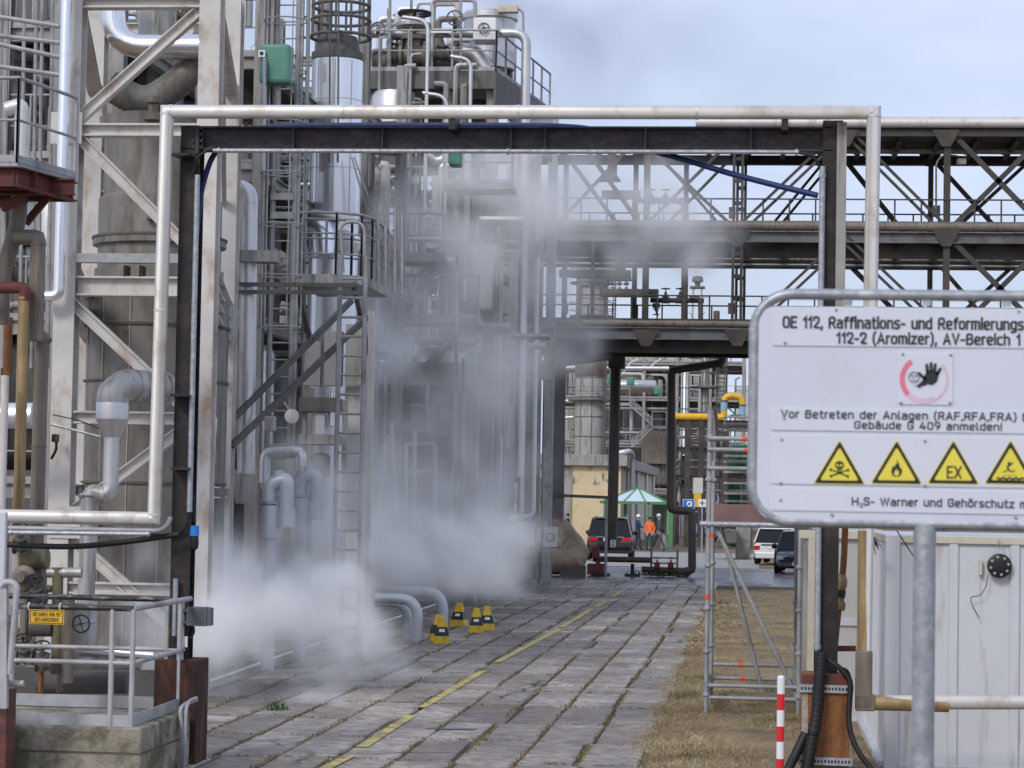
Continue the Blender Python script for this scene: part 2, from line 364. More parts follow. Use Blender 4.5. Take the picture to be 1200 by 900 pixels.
def txt(s, loc, h, m, parent, sx=1.0, align='LEFT', bold=.0, name='lettering', th=.0015, tight=1.0, normal=None):
    """writing facing -Y; h is the capital height"""
    cu = bpy.data.curves.new(name, 'FONT'); cu.body = s; cu.size = h / .69; cu.align_x = align; cu.extrude = th; cu.offset = bold * h; cu.space_character = tight
    cu.resolution_u = 3
    t = bpy.data.objects.new(name + '_tmp', cu); C.objects.link(t)
    dg = bpy.context.evaluated_depsgraph_get(); me = bpy.data.meshes.new_from_object(t.evaluated_get(dg)); bpy.data.objects.remove(t)
    M = (normal or Matrix.Rotation(R(90), 4, 'X')) @ Matrix.Diagonal((sx, 1, 1, 1)); me.transform(M)
    me.materials.clear(); me.materials.append(m)
    o = bpy.data.objects.new(name, me); C.objects.link(o); o.parent = parent; o.location = V(loc) - V(parent['_w']); o['_w'] = tuple(loc); return o
def copy_tree(o, parent=None, d=None):
    c = o.copy(); C.objects.link(c)
    if parent is not None: c.parent = parent
    for ch in list(o.children): copy_tree(ch, c)
    return c

# ---------------------------------------------------------------- plain engineering lettering drawn as strokes
def _rp(pts, r, closed=False):
    pts = [V((a, 0, b)) for a, b in pts]; n = len(pts); o = []
    for i in range(n):
        if not closed and i in (0, n - 1): o.append(pts[i]); continue
        a = pts[i - 1] - pts[i]; b = pts[(i + 1) % n] - pts[i]; l = min(r, a.length * .5, b.length * .5)
        A = pts[i] + a.normalized() * l; B = pts[i] + b.normalized() * l
        for k in range(5): t = k / 4; o.append(A * (1 - t) ** 2 + pts[i] * 2 * t * (1 - t) + B * t * t)
    return o
X_ = .72
def _g(w, *st): return (w, st)
_o = lambda w, h: ([(0, 0), (w, 0), (w, h), (0, h)], .24, True)
GL = {
 'A': _g(.56, ([(0, 0), (.28, 1), (.56, 0)], 0), ([(.10, .30), (.46, .30)], 0)), 'B': _g(.5, ([(0, 0), (0, 1), (.46, 1), (.46, .53), (0, .53)], .2), ([(0, .53), (.5, .53), (.5, 0), (0, 0)], .22)),
 'C': _g(.48, ([(.48, .75), (.48, 1), (0, 1), (0, 0), (.48, 0), (.48, .25)], .24)), 'E': _g(.44, ([(.44, 1), (0, 1), (0, 0), (.44, 0)], 0), ([(0, .52), (.38, .52)], 0)), 'F': _g(.44, ([(.44, 1), (0, 1), (0, 0)], 0), ([(0, .50), (.38, .50)], 0)),
 'G': _g(.5, ([(.5, .77), (.5, 1), (0, 1), (0, 0), (.5, 0), (.5, .48), (.28, .48)], .24)), 'H': _g(.5, ([(0, 0), (0, 1)], 0), ([(.5, 0), (.5, 1)], 0), ([(0, .52), (.5, .52)], 0)), 'I': _g(.0, ([(0, 0), (0, 1)], 0)),
 'M': _g(.62, ([(0, 0), (0, 1), (.31, .42), (.62, 1), (.62, 0)], 0)), 'N': _g(.52, ([(0, 0), (0, 1), (.52, 0), (.52, 1)], 0)), 'O': _g(.5, _o(.5, 1)), 'P': _g(.48, ([(0, 0), (0, 1), (.48, 1), (.48, .44), (0, .44)], .22)),
 'R': _g(.5, ([(0, 0), (0, 1), (.48, 1), (.48, .47), (0, .47)], .22), ([(.27, .47), (.5, 0)], 0)), 'S': _g(.48, ([(.46, .78), (.46, 1), (0, 1), (0, .52), (.48, .52), (.48, 0), (0, 0), (0, .22)], .22)), 'T': _g(.5, ([(0, 1), (.5, 1)], 0), ([(.25, 1), (.25, 0)], 0)),
 'U': _g(.5, ([(0, 1), (0, 0), (.5, 0), (.5, 1)], .24)), 'V': _g(.54, ([(0, 1), (.27, 0), (.54, 1)], 0)), 'W': _g(.84, ([(0, 1), (.21, 0), (.42, 1), (.63, 0), (.84, 1)], 0)), 'X': _g(.54, ([(0, 1), (.54, 0)], 0), ([(0, 0), (.54, 1)], 0)),
 'a': _g(.42, ([(.04, X_), (.42, X_), (.42, 0)], .2), ([(.42, .42), (0, .42), (0, 0), (.42, 0)], .16)), 'b': _g(.42, ([(0, 1), (0, 0)], 0), ([(0, X_), (.42, X_), (.42, 0), (0, 0)], .2)), 'c': _g(.38, ([(.38, X_), (0, X_), (0, 0), (.38, 0)], .2)),
 'd': _g(.42, ([(.42, 1), (.42, 0)], 0), ([(.42, X_), (0, X_), (0, 0), (.42, 0)], .2)), 'e': _g(.42, ([(.38, 0), (0, 0), (0, X_), (.42, X_), (.42, .35), (0, .35)], .2)), 'f': _g(.26, ([(.30, 1), (.10, 1), (.10, 0)], .14), ([(0, X_), (.27, X_)], 0)),
 'g': _g(.42, ([(.42, X_), (0, X_), (0, .04), (.42, .04)], .2), ([(.42, X_), (.42, -.26), (.03, -.26)], .2)), 'h': _g(.42, ([(0, 1), (0, 0)], 0), ([(0, X_), (.42, X_), (.42, 0)], .2)), 'i': _g(.0, ([(0, 0), (0, X_)], 0), ([(0, .93), (0, 1.06)], 0)),
 'l': _g(.12, ([(0, 1), (0, 0), (.14, 0)], .12)), 'm': _g(.66, ([(0, 0), (0, X_)], 0), ([(0, X_), (.33, X_), (.33, 0)], .16), ([(.33, X_), (.66, X_), (.66, 0)], .16)), 'n': _g(.42, ([(0, 0), (0, X_)], 0), ([(0, X_), (.42, X_), (.42, 0)], .2)),
 'o': _g(.42, ([(0, 0), (.42, 0), (.42, X_), (0, X_)], .2, True)), 'r': _g(.22, ([(0, 0), (0, X_)], 0), ([(0, X_ - .06), (.06, X_), (.22, X_)], .08)), 's': _g(.38, ([(.36, X_), (0, X_), (0, .37), (.38, .37), (.38, 0), (0, 0)], .16)),
 't': _g(.26, ([(.09, .98), (.09, 0), (.28, 0)], .14), ([(0, X_), (.26, X_)], 0)), 'u': _g(.42, ([(0, X_), (0, 0), (.42, 0)], .2), ([(.42, X_), (.42, 0)], 0)), 'z': _g(.38, ([(0, X_), (.38, X_), (0, 0), (.38, 0)], 0)),
 '0': _g(.46, _o(.46, 1)), '1': _g(.22, ([(0, .76), (.20, 1), (.20, 0)], 0)), '2': _g(.46, ([(0, .74), (0, 1), (.46, 1), (.46, .58), (0, 0), (.48, 0)], .2)), '4': _g(.5, ([(.24, 1), (0, .26), (.5, .26)], 0), ([(.36, .52), (.36, 0)], 0)),
 '9': _g(.46, ([(.46, .45), (0, .45), (0, 1), (.46, 1), (.46, .5), (.2, 0)], .22)), ',': _g(.04, ([(.05, .06), (0, -.18)], 0)), '-': _g(.26, ([(0, .40), (.26, .40)], 0)), '(': _g(.16, ([(.16, 1.12), (0, .8), (0, .1), (.16, -.2)], .2)),
 ')': _g(.16, ([(0, 1.12), (.16, .8), (.16, .1), (0, -.2)], .2)), '!': _g(.0, ([(0, 1), (0, .34)], 0), ([(0, .12), (0, 0)], 0)), ' ': _g(.22), '.': _g(.0, ([(0, .10), (0, 0)], 0))}
for c_, b_ in (('ä', 'a'), ('ö', 'o'), ('ü', 'u')): GL[c_] = (GL[b_][0], GL[b_][1] + (([(.10, .93), (.10, 1.06)], 0), ([(.32, .93), (.32, 1.06)], 0)))
def stext(s, loc, h, wid, m, parent, sw=.15, align='LEFT', name='lettering', th=.0006, gap=.25):
    """stroke lettering facing -Y: cap height h; wid = total width (None keeps the natural width)"""
    tot = sum(GL[c][0] + gap for c in s) - gap; hh = h / (1 + sw); fx = hh if wid is None else (wid - sw * hh) / tot
    x = {'LEFT': 0, 'CENTER': -tot * fx / 2}[align]; mb = MB(); k = 0; loc = V(loc); wd = sw * hh / 2
    for c in s:
        w_, st = GL[c]
        for sdef in st:
            cl = len(sdef) > 2; pts = _rp(sdef[0], sdef[1], cl) if (sdef[1] or cl) else [V((a, 0, b)) for a, b in sdef[0]]
            q = [loc + V((x + p.x * fx + wd, 0, (p.z) * hh + wd)) for p in pts]; q = [a for i, a in enumerate(q) if i == 0 or (a - q[i - 1]).length > 1e-6]; n = len(q); L_ = []; R_ = []
            for i in range(n):
                a = q[i - 1] if (i or cl) else None; b = q[(i + 1) % n] if (i < n - 1 or cl) else None
                d1 = (q[i] - a).normalized() if a is not None else None; d2 = (b - q[i]).normalized() if b is not None else None
                d1 = d1 or d2; d2 = d2 or d1; t = (d1 + d2); t = t.normalized() if t.length > .1 else d1; nn = V((-t.z, 0, t.x)); sc_ = 1 / max(.45, t.dot(d1))
                e = V((0, 0, 0))
                if not cl and i == 0: e = -d2 * wd * .9
                if not cl and i == n - 1: e = d1 * wd * .9
                o_ = V((0, -(k % 5) * .00012, 0)); L_.append(q[i] + nn * wd * sc_ + e + o_); R_.append(q[i] - nn * wd * sc_ + e + o_)
            B = [p + V((0, th, 0)) for p in L_]; D2 = [p + V((0, th, 0)) for p in R_]; vs = L_ + R_ + B + D2; fs = []
            for i in range(n if cl else n - 1):
                j = (i + 1) % n; fs += [(i, n + i, n + j, j), (i, j, 2 * n + j, 2 * n + i), (n + i, 3 * n + i, 3 * n + j, n + j)]
            mb.add(vs, [f[::-1] for f in fs]); k += 1
        x += (w_ + gap) * fx
    return mb.build(name, m, parent)
# ================================================================= ground
rnd = random.Random(4)
earth = mat('bare_earth', (.20, .135, .085), .95, 0, .2, .15, (.13, .105, .07), .45, (1, 1, 1), .4, 3, dd=.12)
joint_dirt = mat('joint_dirt', (.060, .052, .038), .95, 0, .3, 2, (.11, .10, .035), .5, (1, 1, 1), .5, 20, dd=.6)
asphalt = mat('wet_asphalt', (.135, .13, .135), .50, 0, .25, .25, (.075, .072, .075), .45, (1, 3, 1), .1, 20, dd=.3)
slab_m = mat('concrete_slab', (.325, .285, .255), .68, 0, .18, .35, (.165, .142, .122), .50, (1, 1, 1), .4, 16, island=.32, dd=.9, soft=.18, fine=.30)
line_m = mat('worn_yellow_line', (.56, .46, .13), .7, 0, .15, 6, (.22, .205, .175), .48, (1, 1, 1), dd=4.5, soft=.08, fine=.3)
straw = mat('dry_grass_base', (.25, .185, .105), .95, 0, .2, 1.2, (.13, .10, .055), .45, (1, 1, 1), .8, 25, dd=.9, fine=.3)
# wetness: slabs and asphalt get shiny beyond 60 m where water lies
def wet(m, y0=58, y1=74, thr=.47, dark=.75, rmin=.08):
    t = m.node_tree; n = t.nodes; L = t.links; b = n['Principled BSDF']
    co = n.new('ShaderNodeTexCoord'); g = n.new('ShaderNodeNewGeometry'); sx = n.new('ShaderNodeSeparateXYZ'); L.new(g.outputs['Position'], sx.inputs[0])
    mr = n.new('ShaderNodeMapRange'); mr.inputs[1].default_value = y0; mr.inputs[2].default_value = y1; L.new(sx.outputs['Y'], mr.inputs[0])
    mp_ = n.new('ShaderNodeMapping'); mp_.inputs['Scale'].default_value = (.35, .14, 1); L.new(g.outputs['Position'], mp_.inputs['Vector'])
    nz_ = n.new('ShaderNodeTexNoise'); nz_.inputs['Scale'].default_value = 1.6; nz_.inputs['Detail'].default_value = 5; L.new(mp_.outputs[0], nz_.inputs['Vector'])
    a = n.new('ShaderNodeMapRange'); a.inputs[1].default_value = thr; a.inputs[2].default_value = thr + .06; L.new(nz_.outputs['Fac'], a.inputs[0])
    k = n.new('ShaderNodeMath'); k.operation = 'MULTIPLY'; L.new(mr.outputs[0], k.inputs[0]); L.new(a.outputs[0], k.inputs[1])
    old = b.inputs['Roughness'].links[0].from_socket; mi = n.new('ShaderNodeMix'); mi.data_type = 'FLOAT'
    L.new(k.outputs[0], mi.inputs[0]); L.new(old, mi.inputs[2]); mi.inputs[3].default_value = rmin; L.new(mi.outputs[0], b.inputs['Roughness'])
    oc = b.inputs['Base Color'].links[0].from_socket; s = n.new('ShaderNodeVectorMath'); s.operation = 'SCALE'
    q = n.new('ShaderNodeMapRange'); q.inputs[3].default_value = 1; q.inputs[4].default_value = dark; L.new(k.outputs[0], q.inputs[0])
    L.new(oc, s.inputs[0]); L.new(q.outputs[0], s.inputs['Scale']); L.new(s.outputs[0], b.inputs['Base Color'])
def cracks(m):
    t = m.node_tree; n = t.nodes; L = t.links; b = n['Principled BSDF']; g = n.new('ShaderNodeNewGeometry')
    v = n.new('ShaderNodeTexVoronoi'); v.feature = 'DISTANCE_TO_EDGE'; v.inputs['Scale'].default_value = .55
    q = n.new('ShaderNodeTexNoise'); q.inputs['Scale'].default_value = 1.4; q.inputs['Detail'].default_value = 6; L.new(g.outputs['Position'], q.inputs['Vector'])
    a = n.new('ShaderNodeMixRGB'); a.inputs['Fac'].default_value = .35; L.new(g.outputs['Position'], a.inputs['Color1']); L.new(q.outputs['Color'], a.inputs['Color2']); L.new(a.outputs[0], v.inputs['Vector'])
    r = n.new('ShaderNodeMapRange'); r.inputs[1].default_value = .004; r.inputs[2].default_value = .012; r.inputs[3].default_value = 1; r.inputs[4].default_value = 0; L.new(v.outputs['Distance'], r.inputs[0])
    k = n.new('ShaderNodeTexNoise'); k.inputs['Scale'].default_value = .22; k.inputs['Detail'].default_value = 3; L.new(g.outputs['Position'], k.inputs['Vector'])
    r2 = n.new('ShaderNodeMapRange'); r2.inputs[1].default_value = .50; r2.inputs[2].default_value = .56; L.new(k.outputs['Fac'], r2.inputs[0])
    mm = n.new('ShaderNodeMath'); mm.operation = 'MULTIPLY'; L.new(r.outputs[0], mm.inputs[0]); L.new(r2.outputs[0], mm.inputs[1])
    st = n.new('ShaderNodeTexNoise'); st.inputs['Scale'].default_value = .38; st.inputs['Detail'].default_value = 7; st.inputs['Roughness'].default_value = .7
    mp_ = n.new('ShaderNodeMapping'); mp_.inputs['Scale'].default_value = (1.6, .5, 1); L.new(g.outputs['Position'], mp_.inputs['Vector']); L.new(mp_.outputs[0], st.inputs['Vector'])
    r3 = n.new('ShaderNodeMapRange'); r3.inputs[1].default_value = .38; r3.inputs[2].default_value = .64; r3.inputs[3].default_value = .74; r3.inputs[4].default_value = 1.22; L.new(st.outputs['Fac'], r3.inputs[0])
    oc = b.inputs['Base Color'].links[0].from_socket; s = n.new('ShaderNodeVectorMath'); s.operation = 'SCALE'; L.new(oc, s.inputs[0]); L.new(r3.outputs[0], s.inputs['Scale'])
    mx_ = n.new('ShaderNodeMixRGB'); mx_.inputs['Color2'].default_value = (.045, .04, .03, 1); L.new(s.outputs[0], mx_.inputs['Color1']); L.new(mm.outputs[0], mx_.inputs['Fac']); L.new(mx_.outputs[0], b.inputs['Base Color'])
cracks(slab_m); wet(slab_m, rmin=.2); wet(asphalt, 40, 60, .42, rmin=.22, dark=.9)
mb = MB(); mb.add([(-900, -60, -.06), (900, -60, -.06), (900, 3000, -.06), (-900, 3000, -.06)], [(0, 1, 2, 3)])
struct('ground', mb, earth)
# paving: real slabs, 1.12 m wide pairs of lanes, 2.6 m deep rows, gaps of different width
XE = lambda y: 1.05 + .0 * y                                   # right edge of the paving
xr = {p: H(p[0], p[1], 0) for p in [(750, 895), (800, 770), (823, 690)]}
mb = MB(); YEND = 72.0
mb.add([(-9, 6, -.022), (2.0, 6, -.022), (2.0, YEND, -.022), (-9, YEND, -.022)], [(0, 1, 2, 3)])
struct('paving_bed', mb, joint_dirt)
edge = H(752, 890, 0).x
mb = MB(); y = 7.0; xe0 = edge
lanes = [-8.6, -7.5, -6.38, -5.25, -4.12, -3.0, -1.86, -.72, .43]
lanes = [xe0 - 1.15 * k for k in range(9, -1, -1)]
row = 0
while y < YEND:
    dy = 2.08 * rnd.uniform(.93, 1.07)
    if row % 7 == 5: dy *= .48
    for i in range(len(lanes) - 1):
        xa, xb = lanes[i], lanes[i + 1]; whole = rnd.random() < .12 or row % 7 == 5
        parts = [(0, 1)] if whole else [(0, .5 + rnd.uniform(-.05, .05)), (None, 1)]
        pa = 0
        for j, (u, v_) in enumerate(parts):
            u = pa if u is None else u; pa = v_
            wob = [rnd.uniform(-.015, .015) for _ in range(8)]
            g = rnd.uniform(.006, .018) * (1.3 if i < 5 else 1.0); gy = rnd.uniform(.045, .085)
            gm = g + rnd.uniform(.006, .02); x0 = xa + (xb - xa) * u + (gm if j else g); x1 = xa + (xb - xa) * v_ - (g if (j or whole) else gm); y0 = y + gy * .6; y1 = y + dy - gy * .6
            ti = 0
            cs = [(x0 + wob[0], y0 + wob[1]), (x1 + wob[2] + ti, y0 + wob[3]), (x1 + wob[4] - ti, y1 + wob[5]), (x0 + wob[6], y1 + wob[7])]
            zt = rnd.uniform(-.004, .004); q = .012
            cx = sum(c[0] for c in cs) / 4; cy = sum(c[1] for c in cs) / 4
            vs = [(a, b, -.03) for a, b in cs] + [(a, b, zt - q) for a, b in cs] + [(a + q * (1 if a < cx else -1), b + q * (1 if b < cy else -1), zt) for a, b in cs]
            mb.add(vs, [(0, 1, 5, 4), (1, 2, 6, 5), (2, 3, 7, 6), (3, 0, 4, 7), (4, 5, 9, 8), (5, 6, 10, 9), (6, 7, 11, 10), (7, 4, 8, 11), (8, 9, 10, 11)])
    y += dy; row += 1
struct('concrete_paving', mb, slab_m)
# wet cross road beyond
mb = MB(); ya, yb = YEND - .3, 91.0
mb.add([(-60, ya, -.03), (60, ya, -.03), (60, yb, -.03), (-60, yb, -.03)], [(0, 1, 2, 3)])
mb.add([(1.0, 66, -.034), (14, 66, -.034), (14, ya, -.034), (1.0, ya, -.034)], [(0, 1, 2, 3)])
struct('road', mb, asphalt)
mb = MB()
for k in range(14):
    x = 1.5 + k * 1.0
    mb.box((x, 91.05, -.05), (x + .97, 91.25, .10))
struct('kerb', mb, MAT['concrete'])
mb = MB()
for k in range(6):
    mb.add([(3.4 + k * 1.05, 90.7, -.024), (3.4 + k * 1.05 + .55, 90.7, -.024), (3.4 + k * 1.05 + .55, 91.0, -.024), (3.4 + k * 1.05, 91.0, -.024)], [(0, 1, 2, 3)])
struct('road_marking', mb, white_m)
# pale verge beyond the road with a track across it
mb = MB(); mb.add([(-60, 112, -.052), (60, 112, -.052), (60, 118, -.052), (-60, 118, -.052)], [(0, 1, 2, 3)])
mb.add([(-8, 91.3, -.050), (.2, 91.3, -.050), (.2, 112, -.050), (-8, 112, -.050)], [(0, 1, 2, 3)])
struct('path', mb, wall_conc)
# yellow line, painted in worn dashes
mb = MB()
for a, b in [((352, 915), (410, 885)), ((424, 875), (482, 838)), ((494, 829), (566, 786)), ((582, 776), (655, 737)), ((658, 735), (694, 713)), ((698, 711), (712, 703)), ((718, 699), (734, 689))]:
    p, q = H(*a, .008), H(*b, .008); d = (q - p); s = V((d.y, -d.x, 0)).normalized() * .060
    mb.add([p - s, p + s, q + s, q - s], [(0, 1, 2, 3)])
struct('yellow_line', mb, line_m)
# small dark gully slot with water
mb = MB(); p = H(512, 853, .006); mb.add([p + V((-.13, -.10, 0)), p + V((.40, -.08, 0)), p + V((.44, .07, 0)), p + V((-.05, .08, 0))], [(0, 1, 2, 3)])
puddle = mat('puddle_water', (.02, .02, .02), .03, 0, 0, 1)
struct('puddle', mb, puddle)
# dry grass strip
xs0, xs1 = edge - .02, 12.0
mb = MB(); nx, ny = 60, 260
gy0, gy1 = 12.0, 67.0
vs = []; fs = []
def edge_x(y): return edge + .07 * math.sin(y * 1.7) + .03 * math.sin(y * 5.1) - .04
for j in range(ny + 1):
    yy = gy0 + (gy1 - gy0) * j / ny
    for i in range(nx + 1):
        u = i / nx; xx = edge_x(yy) * (1 - u) + xs1 * u
        h = 0.012 + min(1, u * 12) * (.03 + .015 * math.sin(xx * 3.1 + yy * 1.3) + rnd.uniform(0, .02))
        vs.append((xx, yy, h if i else -.03))
for j in range(ny):
    for i in range(nx):
        a = j * (nx + 1) + i; fs.append((a, a + 1, a + nx + 2, a + nx + 1))
mb.add(vs, fs, True); struct('dry_verge', mb, straw)
# blades
def blades(name, n, posf, h0, h1, m, wd=.006, lean=.9, seed=1, label=''):
    rg = np.random.default_rng(seed); px_, py_, hs = posf(rg, n); n = len(px_)
    a = rg.uniform(0, 2 * math.pi, n); hh = rg.uniform(h0, h1, n) * hs; ln = rg.uniform(.1, lean, n) * hh; b = rg.uniform(0, 2 * math.pi, n)
    ww = wd * rg.uniform(.6, 1.4, n)
    vx = np.zeros((n, 5, 3)); dx, dyv = np.cos(a) * ww, np.sin(a) * ww; lx, ly = np.cos(b) * ln, np.sin(b) * ln
    for k, (s, t, zz) in enumerate([(-1, 0, 0), (1, 0, 0), (.8, .4, .6), (-.8, .4, .6), (0, 1, 1)]):
        vx[:, k, 0] = px_ + dx * s + lx * t; vx[:, k, 1] = py_ + dyv * s + ly * t; vx[:, k, 2] = hh * zz * (1 if k < 4 else .85)
    me = bpy.data.meshes.new(name); me.vertices.add(n * 5); me.vertices.foreach_set('co', vx.ravel())
    base = np.arange(n)[:, None] * 5; idx = np.concatenate([base + np.array([0, 1, 2, 3]), base + np.array([3, 2, 4])], 1).ravel()
    me.loops.add(n * 7); me.loops.foreach_set('vertex_index', idx.astype(np.int32))
    st = np.stack([np.arange(n) * 7, np.arange(n) * 7 + 4], 1).ravel(); me.polygons.add(n * 2); me.polygons.foreach_set('loop_start', st.astype(np.int32))
    me.update(calc_edges=True); me.materials.append(m); o = bpy.data.objects.new(name, me); C.objects.link(o)
    return tag(o, label, 'grass', None, 'stuff')
dry_m = mat('dry_blades', (.41, .33, .20), .8, 0, .2, .5, (.24, .18, .10), .5, (1, 1, 1), island=.35, dd=.8)
green_m = mat('green_blades', (.15, .135, .035), .7, 0, .2, .8, (.20, .13, .05), .5, (1, 1, 1), island=.35, dd=.5)
def verge(rg, n):
    y = 13 + 34 * rg.random(n) ** 1.5; ex = edge + .07 * np.sin(y * 1.7) + .03 * np.sin(y * 5.1) - .02 - .22 * rg.random(n) ** 4
    x = ex + 3.4 * rg.random(n) ** 1.1
    t = np.clip((x - ex) * 3, .45, 1) * (.75 + .35 * np.sin(x * 2.3 + 1.1 * np.sin(y)) ** 2); return x, y, t
blades('dry_grass', 260000, verge, .035, .105, dry_m, .0028, 2.0, 2, 'dry straw coloured grass covering the verge beside the paving')
def verge2(rg, n):
    y = 40 + 27 * rg.random(n); ex = edge + .07 * np.sin(y * 1.7) - .08; x = ex + 3.6 * rg.random(n); return x, y, np.ones(n)
blades('far_dry_grass', 30000, verge2, .03, .08, dry_m, .013, 2.0, 12, 'dry straw coloured grass of the verge far behind the scaffold')
def clump(rg, n):
    k = 34; cy_ = 14 + 28 * rg.random(k) ** 1.5; cx_ = edge + .2 + 3.0 * rg.random(k); i = rg.integers(0, k, n); return cx_[i] + rg.normal(0, .12, n), cy_[i] + rg.normal(0, .15, n), np.ones(n)
blades('grass_clumps', 6000, clump, .05, .15, mat('olive_blades', (.16, .15, .06), .8, 0, .2, .8, (.13, .085, .04), .5, island=.4), .003, 1.2, 21, 'darker olive grass clumps scattered in the dry verge')
def tall(rg, n):
    y = 19 + 1.2 * rg.random(n); x = 2.6 + 3.2 * rg.random(n); return x, y, .35 + .9 * np.clip(np.sin(x * 5) + .4, 0, 1) * (x > 3.3) + .2
blades('tall_grass', 2500, tall, .08, .42, dry_m, .004, .9, 3, 'tall dry grass stalks in front of the white container')
joints = []
def jointpos(rg, n):
    k = rg.integers(0, 3, n); x = np.zeros(n); y = 17 + 42 * rg.random(n) ** 1.3
    ln = np.array(lanes[:-1] + [])
    li = rg.integers(1, len(ln), n); x = ln[li] + rg.normal(0, .018, n)
    half = rg.random(n) < .48; x = np.where(half, ln[li] + .575 + rg.normal(0, .025, n), x)
    ok = (np.sin(x * 7.3 + y * 1.9) + np.sin(y * 3.1 + x) + rg.normal(0, .3, n)) > np.where(x < -1.5, -.6, .2)
    return x[ok], y[ok], .4 + .6 * rg.random(ok.sum())
blades('joint_grass', 34000, jointpos, .012, .045, green_m, .006, 1.2, 5, 'yellow green moss and grass growing in the paving joints')
rows = []
def crosspos(rg, n):
    ys = np.array([v[1] for v in [(0, 0)]]); x = lanes[0] + (lanes[-1] - lanes[0]) * rg.random(n); r_ = rg.integers(0, len(rowy), n); y = np.array(rowy)[r_] + rg.normal(-.02, .025, n)
    ok = (np.sin(x * 2.1 + r_ * 4.4) + rg.normal(0, .3, n)) > np.where(x < -1.2, -.5, .5); return x[ok], y[ok], .4 + .5 * rg.random(ok.sum())
rnd2 = random.Random(4); rowy = []
yy = 7.0
for v_ in sorted({round(b.co.y, 1) for b in bpy.data.objects['concrete_paving'].data.vertices if b.co.z > 99}): pass
# row lines re-read from the slabs themselves
pv = bpy.data.objects['concrete_paving']; co = np.array([v_.co[:] for v_ in pv.data.vertices]); ymin = co[0::12, 1] + pv.location.y
rowy = sorted({round(float(a) * 2) / 2 for a in ymin}); rowy = [float(np.mean(ymin[np.abs(ymin - a) < .3])) for a in rowy if np.sum(np.abs(ymin - a) < .3)]
blades('row_grass', 26000, crosspos, .01, .035, green_m, .006, 1.2, 6, 'thin moss growing in the cross joints of the paving')
t0 = H(323, 832, 0)
def tuft(rg, n): return t0.x + rg.normal(0, .06, n), t0.y + rg.normal(0, .06, n), np.ones(n)
o = blades('grass_tuft', 90, tuft, .04, .15, mat('fresh_blades', (.06, .11, .025), .6, 0, .1, 5, island=.3), .006, .9, 8, 'single fresh green grass tuft in a paving joint'); o['kind'] = 'thing'; o['category'] = 'plant'
